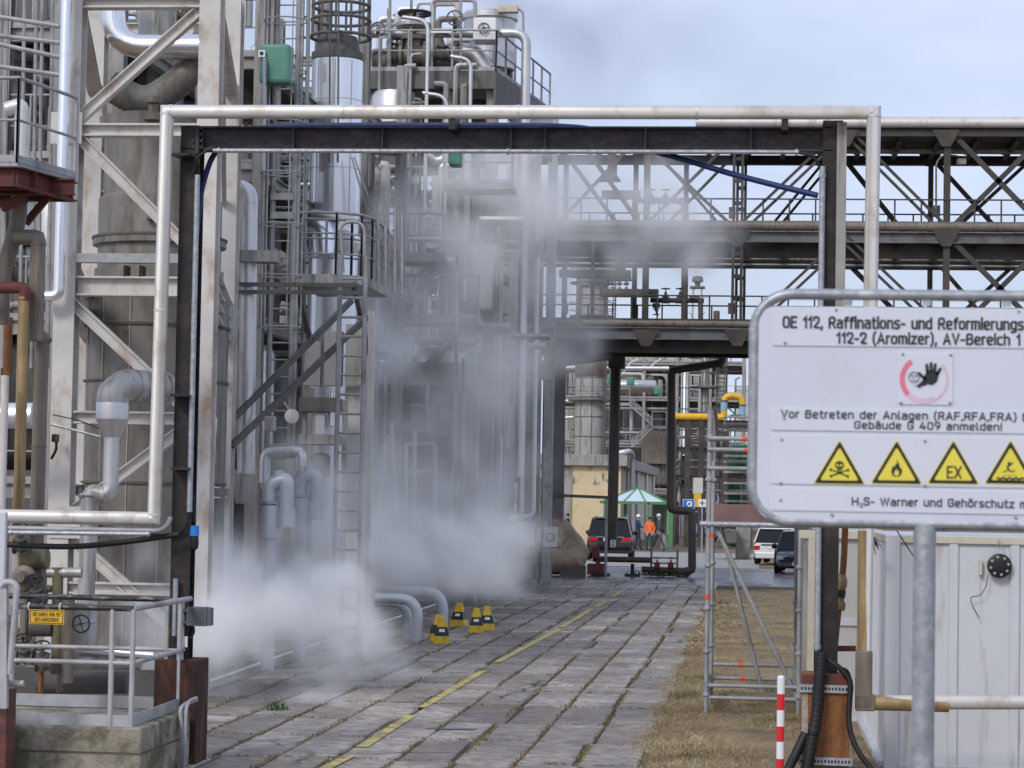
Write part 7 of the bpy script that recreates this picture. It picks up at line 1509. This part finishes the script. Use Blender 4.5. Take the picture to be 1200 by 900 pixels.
for px, py0, py1 in ((848.5, 471, 481), (870, 476, 486)): MB().cyl(P(px, py1, Y), P(px, py0, Y), r * 1.0, seg=16).build('blue_band', mat('pale_blue_band', (.25, .42, .55), .5), t); MB().cyl(P(px, py0, Y), P(px, py0 - 2, Y), r * 1.1, seg=16).build('collar', brown_clad, t)
single('stay_rod', MB().beam(P(851, 476, Y), P(868, 491, Y), .08, .08), green_dark, 'thin diagonal rod under the yellow arched pipe', 'rod')
# tower on the skyline and roof lamp
Y = YD(814, 420); t = thing('flare_tower', 'small lattice flare tower far on the skyline', 'tower', P(814, 585, Y)); t.location.z = 0; t['_w'] = (t.location.x, Y, 0)
x = t.location.x
for sx in (-1, 1):
    for sy in (-1, 1): MB().beam((x + sx * 1.8, Y + sy * 1.8, 0), (x + sx * .7, Y + sy * .7, P(814, 338, Y).z), .28, .28).build('leg', alu_dull, t)
for k in range(8): z0 = 4 + k * 4; MB().beam((x - 1.5, Y - 1.5, z0), (x + 1.4, Y - 1.4, z0 + 3.6), .16, .16).beam((x + 1.5, Y - 1.5, z0), (x - 1.4, Y - 1.4, z0 + 3.6), .16, .16).build('lattice', alu_dull, t)
z = P(814, 338, Y).z; MB().box((x - 1.3, Y - 1.3, z), (x + 1.3, Y + 1.3, z + .3)).build('deck', dgrey, t); MB().lathe((x, Y, z), [(.4, 0), (.5, 1), (1.0, 1.2), (.9, 2.0), (.5, 2.2)], 12).build('burner', dgrey, t); MB().box((x - 2.2, Y - .2, z - 1.6), (x + 2.2, Y + .2, z - 1.3)).build('arm', alu, t)
Y = YD(870, 220); t = thing('roof_lamp', 'thin lamp pole with a railing on a pale roof near the sign edge', 'lamp', P(866, 470, Y))
MB().tube([P(862, 462, Y), P(862, 445, Y), P(867, 442, Y)], .09, 6).build('pole', galv_dull, t); MB().box(P(860, 640, Y), P(925, 462, Y + 12)).build('roof_block', container_m, t); guardrail([P(862, 462, Y), P(905, 462, Y)], .7, t, galv_dull, .05, 1.5, 1, 0)
# ================================================================= vehicles
glass_m = mat('car_glass', (.012, .014, .017), .12, 0, .05, 1, spec=.25); tyre_m = mat('tyre', (.014, .014, .014), .8); rim_m = mat('alloy_rim', (.45, .46, .48), .3, .8, .05)
tail_m = mat('tail_lamp_red', (.48, .01, .02), .2, 0, .05, spec=.8); lamp_m = mat('head_lamp_lens', (.55, .58, .62), .12, .3, .05, spec=.9); trim_m = mat('black_trim', (.015, .015, .016), .5)
def car(label, loc, rz, paint, L=4.6, W=1.85, Hh=1.7, kind='suv', clear=.26, rear_plate=True):
    t = thing('parked_car', label, 'car', loc)
    t['_w'] = (0, 0, 0)
    hl, hw = L / 2, W / 2; belt = Hh * .58; tail = -hl
    def sect(y, w0, wb, zb, zt, n=5):
        """closed cross-section at y: sill, flank, shoulder"""
        pts = [(-w0, zb), (-wb, zb + .12), (-wb, zt - .22), (-wb + .03, zt - .06), (-wb + .10, zt)]
        return [V((a, y, b)) for a, b in pts] + [V((-a, y, b)) for a, b in pts[::-1]]
    def loft(secs):
        m_ = MB(); n = len(secs[0]); vs = [p for s_ in secs for p in s_]
        fs = [(i * n + k, (i + 1) * n + k, (i + 1) * n + (k + 1) % n, i * n + (k + 1) % n) for i in range(len(secs) - 1) for k in range(n)] + [tuple(range(n)), tuple(range((len(secs) - 1) * n, len(secs) * n))[::-1]]
        return m_.add(vs, fs, True)
    c = clear; hood = belt - .05
    S = [(-hl, hw * .80, hw * .86, c + .12, belt - .28), (-hl + .06, hw * .85, hw * .95, c + .04, belt - .02), (-hl + .35, hw * .9, hw, c, belt + .02), (-L * .2, hw * .9, hw, c, belt), (L * .12, hw * .9, hw, c, belt - .01), (L * .22, hw * .9, hw, c, hood), (hl - .45, hw * .88, hw * .97, c, hood - .10), (hl - .08, hw * .8, hw * .88, c + .05, hood - .24), (hl, hw * .7, hw * .76, c + .12, hood - .42)]
    body = loft([sect(*s) for s in S]).build('body', paint, t, sharp=50)
    # wheel arches (dark) and wheels
    for y in (-L * .30, L * .31):
        for s in (-1, 1):
            MB().lathe((s * (hw - .10), y, .40), [(.44, 0), (.44, .118 - .01), (.40, .12)], 24, V((s, 0, 0))).build('wheel_arch', trim_m, t)
            wv = MB().lathe((s * (hw - .20), y, .35), [(.20, 0), (.34, .0), (.355, .03), (.355, .19), (.34, .225), (.24, .23)], 26, V((s, 0, 0))).build('wheel', tyre_m, t)
            MB().lathe((s * (hw - .20), y, .35), [(.24, .12), (.24, .228), (.21, .22), (.19, .20), (.06, .215), (.04, .235)], 20, V((s, 0, 0))).build('rim', rim_m, wv)
    # greenhouse glass, roof skin and pillars
    rz_ = Hh; G0 = [(-hl + .10, hw * .88, belt - .02), (-hl + (.42 if kind != 'hatch' else .5), hw * .72, rz_ - .07), (L * .02, hw * .74, rz_ - .03), (L * .12, hw * .72, rz_ - .08), (L * .28, hw * .84, hood + .0)]
    m_ = MB(); vs = []
    prof = [(-hl + .12, belt - .02), (-hl + .44, rz_ - .08), (-hl + .8, rz_ - .035), (L * .0, rz_ - .02), (L * .10, rz_ - .07), (L * .27, hood - .01)]
    def hwz(z): f = (z - belt) / (rz_ - belt); return hw * (.955 - .20 * max(0, f))
    poly = prof
    Lf = [V((-hwz(z), y, z)) for y, z in poly]; Rt = [V((hwz(z), y, z)) for y, z in poly]; n = len(poly)
    m_.add(Lf + Rt, [(i, i + 1, n + i + 1, n + i) for i in range(n - 1)] + [tuple(range(n))[::-1], tuple(range(n, 2 * n))])
    m_.build('windows', glass_m, t)
    up_ = V((0, 0, .022)); r_ = MB(); rf = poly[1:5]; A = [V((-hwz(z) - .01, y, z)) + up_ * .6 for y, z in rf]; B_ = [V((hwz(z) + .01, y, z)) + up_ * .6 for y, z in rf]; mid = [V((0, y, z + .035)) for y, z in rf]; n = len(rf)
    r_.add(A + mid + B_ + [p - V((0, 0, .05)) for p in A] + [p - V((0, 0, .05)) for p in B_], [(i, n + i, n + i + 1, i + 1) for i in range(n - 1)] + [(n + i, 2 * n + i, 2 * n + i + 1, n + i + 1) for i in range(n - 1)] + [(3 * n + i, i, i + 1, 3 * n + i + 1) for i in range(n - 1)] + [(2 * n + i, 4 * n + i, 4 * n + i + 1, 2 * n + i + 1) for i in range(n - 1)], True)
    r_.build('roof', paint, t)
    for s in (-1, 1):
        def pil(y0, z0, y1, z1, w_, nm='pillar', m=paint): MB().beam((s * (hwz(z0) - .005), y0, z0), (s * (hwz(z1) + .0), y1, z1), .05, w_, V((0, 0, 1)) if abs(y1 - y0) > abs(z1 - z0) else V((0, 1, 0))).build(nm, m, t)
        pil(-hl + .16, belt - .02, -hl + .46, rz_ - .07, .11); pil(-hl + .75, belt, -hl + .85, rz_ - .04, .09 if kind == 'suv' else .16); pil(L * -.02, belt, L * -.03, rz_ - .03, .07, 'pillar', trim_m); pil(L * .27, hood, L * .10, rz_ - .06, .07)
        if kind == 'suv': MB().tube([(s * hw * .66, -hl + .7, rz_ + .0), (s * hw * .66, -hl + .8, rz_ + .05), (s * hw * .66, L * .02, rz_ + .05), (s * hw * .66, L * .05, rz_)], .018, 6).build('roof_rail', rim_m, t)
        mi = MB().lathe((s * (hw + .06), L * .20, belt + .06), [(.03, -.10), (.09, -.06), (.10, .03), (.06, .10)], 12, V((s, 0, 0))); mi.build('mirror', trim_m, t)
        tl = MB().box((s * (hw * .52), -hl - .012, belt - .26), (s * (hw * .955), -hl + .12, belt - .10)) if kind == 'suv' else MB().box((s * (hw * .66), -hl - .012, belt - .30), (s * (hw * .955), -hl + .14, belt - .10))
        tl.build('tail_lamp', tail_m, t, bevel=.02); MB().box((s * (hw * .5), hl - .30, hood - .36), (s * (hw * .90), hl - .02, hood - .22)).build('headlight', lamp_m, t, bevel=.03)
        MB().box((s * (hw + .012), -L * .1, belt - .16), (s * (hw - .01), -L * .06, belt - .13)).build('door_handle', trim_m, t)
    MB().box((-hw * .86, -hl - .045, c + .02), (hw * .86, -hl + .15, c + .26)).build('rear_bumper', trim_m if kind == 'suv' else paint, t, bevel=.03); MB().box((-hw * .8, hl - .2, c + .02), (hw * .8, hl + .03, c + .22)).build('front_bumper', paint, t, bevel=.03)
    MB().box((-hw * .62, hl - .12, hood - .40), (hw * .62, hl + .012, hood - .24)).build('front_grille', trim_m, t, bevel=.01)
    MB().box((-.26, -hl - .022, belt - .24), (.26, -hl - .004, belt - .13)).build('rear_plate', white_m if rear_plate else blue_sign, t); MB().box((-.26, hl + .032, c + .08), (.26, hl + .040, c + .19)).build('front_plate', white_m, t)
    MB().box((-hw * .6, -hl - .008, belt - .10), (hw * .6, -hl + .05, belt - .06)).build('chrome_strip', rim_m if kind == 'suv' else trim_m, t)
    MB().box((-hw * .62, -hl + .36, rz_ - .075), (hw * .62, -hl + .50, rz_ - .03)).build('spoiler', paint, t, bevel=.015)
    t['_w'] = tuple(loc); t.rotation_euler.z = rz; return t
black_car = mat('black_car_paint', (.018, .02, .024), .18, .2, .05, 1, spec=.8); white_car = mat('white_car_paint', (.66, .67, .67), .25, 0, .03, 1, spec=.6); dark_car = mat('anthracite_car_paint', (.045, .055, .075), .2, .4, .05, 1, spec=.8)
def ground_at(px, py): return H(px, py, 0)
b = ground_at(712, 656); car('black estate car with red tail lamps behind the hanging pipe', (b.x, b.y + 2.3, 0), R(2), black_car, 4.8, 1.90, 1.76, 'suv')
b = ground_at(907, 661); car('white hatchback parked facing away beyond the scaffold', (b.x + .3, b.y + 2.0, 0), R(-9), white_car, 4.0, 1.73, 1.47, 'hatch', .2)
b = ground_at(930, 672); car('dark blue grey car facing the camera, half hidden by the scaffold', (b.x + .35, b.y + 2.1, 0), R(180 - 4), dark_car, 4.4, 1.8, 1.5, 'hatch', .2)
blue_van = mat('light_blue_paint', (.16, .36, .60), .3, 0, .04, 1, spec=.6)
b = H(824, 634, 0); car('light blue car mostly hidden behind the parking sign', (b.x, b.y, 0), R(0), blue_van, 4.2, 1.8, 1.85, 'suv', .25)
# ================================================================= people
skin_m = mat('skin', (.50, .30, .22), .5, 0, .05, 4); denim = mat('dark_trousers', (.035, .04, .055), .8, 0, .1, 8); navy = mat('navy_jacket', (.02, .05, .11), .8, 0, .2, 8); hivis = mat('orange_hivis', (.85, .15, .03), .7, 0, .05, 8); grey_suit = mat('grey_workwear', (.07, .08, .095), .8, 0, .1, 8); boot_m = mat('work_boots', (.02, .018, .016), .7)
helmet_w = mat('white_helmet', (.72, .76, .80), .3); helmet_b = mat('pale_blue_helmet', (.45, .62, .75), .3); hair_m = mat('dark_hair', (.03, .02, .015), .7)
def person(px, py, label, rz, jacket, trousers, helmet=None, arm=(0, 0), stride=.12, hgt=1.78, fwd=(0, 0)):
    b = H(px, py, 0) if not isinstance(px, Vector) else px; t = thing('person', label, 'person', (b.x, b.y, 0)); s = hgt / 1.78
    J = {'pel': (0, 0, .95), 'wa': (0, 0, 1.08), 'ch': (0, -.01, 1.28), 'nk': (0, 0, 1.47), 'nk2': (0, .01, 1.53), 'hd': (0, .015, 1.62), 'hd2': (0, .01, 1.72)}
    E = [('pel', 'wa'), ('wa', 'ch'), ('ch', 'nk'), ('nk', 'nk2'), ('nk2', 'hd'), ('hd', 'hd2')]; Rr = {'pel': (.155, .12), 'wa': (.145, .11), 'ch': (.17, .125), 'nk': (.075, .07), 'nk2': (.055, .055), 'hd': (.078, .095), 'hd2': (.07, .085)}
    for i, g in enumerate((-1, 1)):
        n = 'LR'[i]; st = stride * g
        J['hp' + n] = (.10 * g, 0, .90); J['kn' + n] = (.115 * g, st * .5 + .03, .49); J['an' + n] = (.12 * g, st, .09); J['to' + n] = (.14 * g, st + .17, .045)
        J['sh' + n] = (.17 * g, 0, 1.42); bend = arm[i]; J['el' + n] = (.245 * g, .03 - .05 + bend * .10, 1.15); J['wr' + n] = (.23 * g - g * .1 * bend, .08 + bend * .22, .93 + bend * .24); J['hn' + n] = (.225 * g - g * .12 * bend, .10 + bend * .28, .85 + bend * .28)
        E += [('pel', 'hp' + n), ('hp' + n, 'kn' + n), ('kn' + n, 'an' + n), ('an' + n, 'to' + n), ('ch', 'sh' + n), ('sh' + n, 'el' + n), ('el' + n, 'wr' + n), ('wr' + n, 'hn' + n)]
        Rr.update({'hp' + n: (.10, .10), 'kn' + n: (.07, .07), 'an' + n: (.055, .06), 'to' + n: (.045, .035), 'sh' + n: (.075, .075), 'el' + n: (.052, .052), 'wr' + n: (.036, .036), 'hn' + n: (.04, .025)})
    ks = list(J); me = bpy.data.meshes.new('tmp'); me.from_pydata([V(J[k]) * s for k in ks], [(ks.index(a), ks.index(c)) for a, c in E], []); ob = bpy.data.objects.new('tmp', me); C.objects.link(ob)
    sk = ob.modifiers.new('s', 'SKIN'); sk.use_smooth_shade = True; lay = me.skin_vertices[0].data
    for i, k in enumerate(ks): lay[i].radius = tuple(q * s for q in Rr[k]); lay[i].use_root = (k == 'pel')
    ob.modifiers.new('u', 'SUBSURF').levels = 2
    dg = bpy.context.evaluated_depsgraph_get(); m2 = bpy.data.meshes.new_from_object(ob.evaluated_get(dg)); bpy.data.objects.remove(ob)
    vs = [v.co.copy() for v in m2.vertices]; fs = [tuple(p.vertices) for p in m2.polygons]; out_ = MB(); out_.add(vs, fs, True); nb = len(fs)
    for g, n in ((-1, 'L'), (1, 'R')):     # fingers and thumb
        h = V(J['hn' + n]) * s; wv = V(J['wr' + n]) * s; d = (h - wv).normalized(); sd = V((0, 1, 0)).cross(d).normalized() if abs(d.y) < .9 else V((1, 0, 0)); pd = V((0, 1, 0))
        for k in range(4): o0 = h + pd * (k - 1.5) * .019; L_ = (.065, .078, .074, .058)[k]; out_.tube([o0, o0 + d * (.03 + L_ * .5), o0 + d * (.03 + L_) - V((g * .015, 0, 0))], .0095, 6, r2=.007)
        out_.tube([h + pd * .03 - d * .03, h + pd * .055 + d * .01, h + pd * .06 + d * .045], .011, 6, r2=.009)
    hd = V(J['hd']) * s
    out_.tube([hd + V((0, .085, .01)), hd + V((0, .108, -.022)), hd + V((0, .09, -.03))], .013, 6)      # nose
    for g in (-1, 1): out_.tube([hd + V((g * .074, 0, .02)), hd + V((g * .086, -.008, .0)), hd + V((g * .076, 0, -.03))], .012, 6)
    out_.mi = []
    for f in out_.f:
        c = sum((V(out_.v[i]) for i in f), V((0, 0, 0))) / len(f) / s
        hand = any((c - V(J['hn' + n])).length < .15 and c.z < V(J['wr' + n]).z + (.03 if arm[0 if n == 'L' else 1] < .5 else .2) for n in 'LR')
        out_.mi.append(0 if c.z > 1.50 or hand else (3 if c.z < .13 else (2 if c.z < .93 and abs(c.x) < .22 and not (abs(c.x) > .185) else 1)))
    out_.v = [tuple(V(v) + V(t.location)) for v in out_.v]
    body = out_.build('body', [skin_m, jacket, trousers, boot_m], t, sharp=180)
    L_ = V(t.location)
    e = MB()
    for g in (-1, 1): e.lathe(L_ + hd + V((g * .03, .088, .015)), [(.009, 0), (.009, .008)], 8, V((0, 1, 0)))
    e.build('eyes', ink, t); MB().tube([L_ + hd + V((-.022, .088, -.055)), L_ + hd + V((.022, .088, -.055))], .005, 5).build('mouth', pink_fade, t)
    if helmet: MB().lathe(L_ + hd + V((0, .01, .04)), [(.125, 0), (.13, .01), (.112, .02), (.108, .06), (.085, .105), (.04, .128), (.005, .133)], 20).box(L_ + hd + V((-.07, .08, .045)), L_ + hd + V((.07, .17, .055))).build('helmet', helmet, t)
    else: MB().lathe(L_ + hd + V((0, -.015, .03)), [(.088, -.03), (.096, .02), (.085, .07), (.05, .10), (.01, .11)], 16).build('hair', hair_m, t)
    t.rotation_euler.z = rz; return t
person(747, 645, 'person in a navy jacket and white helmet standing right of the black car', R(-70), navy, denim, helmet_w, (.3, .9), .10)
o = person(761, 646, 'person in an orange high visibility jacket under the pavilion', R(180), hivis, denim, None, (.2, .2), .04, 1.70)
person(772, 646, 'person in grey workwear and pale helmet walking beside the orange jacket', R(100), grey_suit, grey_suit, helmet_b, (.1, .5), .30, 1.84)
person(H(665, 640, 0), 0, 'person in dark clothes standing by the yellow building wall', R(-100), denim, denim, None, (.1, .1), .06, 1.75)
# ================================================================= steam: a cloud of scattering droplets
def steam(name, label, blobs, dens, col=(.96, .97, 1.0), nscale=.45, pad=1.05, thr=.42, warp=1.0, vox=.16):
    """blobs: (centre, (rx, ry, rz), weight); a voxel cloud whose noisy density is built from ellipsoids"""
    lo = V((1e9,) * 3); hi = V((-1e9,) * 3)
    for c, r_, w_ in blobs:
        for i in range(3): lo[i] = min(lo[i], c[i] - r_[i] * pad); hi[i] = max(hi[i], c[i] + r_[i] * pad)
    lo.z = max(lo.z, .01)
    m = bpy.data.materials.new(name); m.use_nodes = True; t = m.node_tree; t.nodes.clear()
    o = t.nodes.new('ShaderNodeOutputMaterial'); pv = t.nodes.new('ShaderNodeVolumePrincipled'); t.links.new(pv.outputs[0], o.inputs['Volume'])
    pv.inputs['Color'].default_value = (*col, 1); pv.inputs['Density'].default_value = dens; pv.inputs['Density Attribute'].default_value = 'density'
    g = bpy.data.node_groups.new(name, 'GeometryNodeTree'); n = g.nodes; L = g.links
    g.interface.new_socket('Geometry', in_out='INPUT', socket_type='NodeSocketGeometry'); g.interface.new_socket('Geometry', in_out='OUTPUT', socket_type='NodeSocketGeometry')
    go = n.new('NodeGroupOutput'); pos = n.new('GeometryNodeInputPosition').outputs[0]
    nzv = n.new('ShaderNodeTexNoise'); nzv.inputs['Scale'].default_value = nscale * .8; nzv.inputs['Detail'].default_value = 3; L.new(pos, nzv.inputs['Vector'])
    sub = n.new('ShaderNodeVectorMath'); sub.operation = 'SUBTRACT'; L.new(nzv.outputs['Color'], sub.inputs[0]); sub.inputs[1].default_value = (.5, .5, .5)
    scl = n.new('ShaderNodeVectorMath'); scl.operation = 'SCALE'; L.new(sub.outputs[0], scl.inputs[0]); scl.inputs['Scale'].default_value = 2.6 * warp
    ad = n.new('ShaderNodeVectorMath'); ad.operation = 'ADD'; L.new(pos, ad.inputs[0]); L.new(scl.outputs[0], ad.inputs[1])
    acc = None
    for c, r_, w_ in blobs:
        a = n.new('ShaderNodeVectorMath'); a.operation = 'SUBTRACT'; L.new(ad.outputs[0], a.inputs[0]); a.inputs[1].default_value = c
        b = n.new('ShaderNodeVectorMath'); b.operation = 'DIVIDE'; L.new(a.outputs[0], b.inputs[0]); b.inputs[1].default_value = r_
        l = n.new('ShaderNodeVectorMath'); l.operation = 'LENGTH'; L.new(b.outputs[0], l.inputs[0])
        s = n.new('ShaderNodeMapRange'); s.interpolation_type = 'SMOOTHSTEP'; s.inputs[1].default_value = .15; s.inputs[2].default_value = 1.0; s.inputs[3].default_value = w_; s.inputs[4].default_value = 0
        L.new(l.outputs['Value'], s.inputs[0])
        if acc is None: acc = s.outputs[0]
        else: q = n.new('ShaderNodeMath'); q.operation = 'ADD'; L.new(acc, q.inputs[0]); L.new(s.outputs[0], q.inputs[1]); acc = q.outputs[0]
    nz2 = n.new('ShaderNodeTexNoise'); nz2.inputs['Scale'].default_value = nscale; nz2.inputs['Detail'].default_value = 7; nz2.inputs['Roughness'].default_value = .58; nz2.inputs['Distortion'].default_value = .5
    L.new(pos, nz2.inputs['Vector'])
    mr = n.new('ShaderNodeMapRange'); mr.inputs[1].default_value = thr - .12; mr.inputs[2].default_value = thr + .2; L.new(nz2.outputs['Fac'], mr.inputs[0])
    k = n.new('ShaderNodeMath'); k.operation = 'MULTIPLY'; L.new(acc, k.inputs[0]); L.new(mr.outputs[0], k.inputs[1])
    vc = n.new('GeometryNodeVolumeCube'); L.new(k.outputs[0], vc.inputs['Density']); vc.inputs['Min'].default_value = lo; vc.inputs['Max'].default_value = hi
    for i, nm in enumerate(('Resolution X', 'Resolution Y', 'Resolution Z')): vc.inputs[nm].default_value = max(8, int((hi[i] - lo[i]) / vox))
    sm = n.new('GeometryNodeSetMaterial'); sm.inputs['Material'].default_value = m; L.new(vc.outputs[0], sm.inputs['Geometry']); L.new(sm.outputs[0], go.inputs[0])
    me = bpy.data.meshes.new(name); me.from_pydata([tuple(lo), tuple(hi)], [], []); me.materials.append(m)
    ob = bpy.data.objects.new(name, me); C.objects.link(ob); md = ob.modifiers.new('cloud', 'NODES'); md.node_group = g
    tag(ob, label, 'steam', None, 'stuff'); return ob
def bl(px, py, D, rx, rz, ry, w_=1.0):
    """blob around the spot at this pixel and distance; radii in pixels (rx, rz) and metres (ry)"""
    Y = YD(px, D); c = P(px, py, Y); k = 1 / ppm(px, Y); return (tuple(c), (rx * k, ry, rz * k), w_)
steam('steam', 'white steam rolling low over the paving and drifting up between the structures', [
    bl(275, 745, 29, 105, 90, 1.8, 1.2), bl(365, 735, 31, 90, 80, 2.0, 1.1), bl(250, 680, 31, 70, 100, 1.5, .6), bl(335, 665, 34, 120, 60, 1.8, .55), bl(430, 655, 43.5, 120, 85, 1.8, .9), bl(540, 640, 47, 110, 70, 2.4, .8), bl(400, 600, 36, 100, 80, 1.6, .30),
], 5.6, col=(1, 1, 1), nscale=.95, thr=.51, warp=1.3, vox=.09)
steam('steam_plume', 'thin grey steam plume rising in front of the middle structures to the bridge', [
    bl(430, 395, 47, 100, 85, 2.5, .62), bl(490, 330, 51, 120, 100, 2.5, .62), bl(450, 540, 46, 150, 140, 2.5, .36), bl(560, 470, 54, 110, 170, 2.5, .55), bl(550, 250, 55, 125, 130, 2.5, .80), bl(625, 235, 58, 110, 120, 2.5, .78), bl(405, 560, 35.5, 60, 80, 1.2, .16), bl(710, 250, 63, 150, 110, 2.5, .42), bl(800, 265, 66, 120, 75, 2.3, .36), bl(630, 360, 60, 75, 130, 2.5, .38), bl(555, 620, 56, 100, 85, 2.6, .8), bl(665, 400, 67, 65, 45, 2, .5), bl(350, 590, 41, 130, 90, 2.2, .2)
], 2.4, col=(1, 1, 1), nscale=.6, thr=.52, warp=1.6, vox=.14)
steam('stack_steam', 'faint blue grey steam leaving the stack into the sky', [bl(580, -5, 64, 65, 42, 2.0, 1.3), bl(650, 20, 66, 110, 70, 3, .5), bl(690, 70, 68, 130, 100, 3, .3), bl(760, 40, 68, 130, 90, 3, .28)], 1.0, nscale=.45, thr=.50, col=(.72, .76, .88), warp=1.4, vox=.2)
for o in bpy.data.objects:
    if '_w' in o: del o['_w']
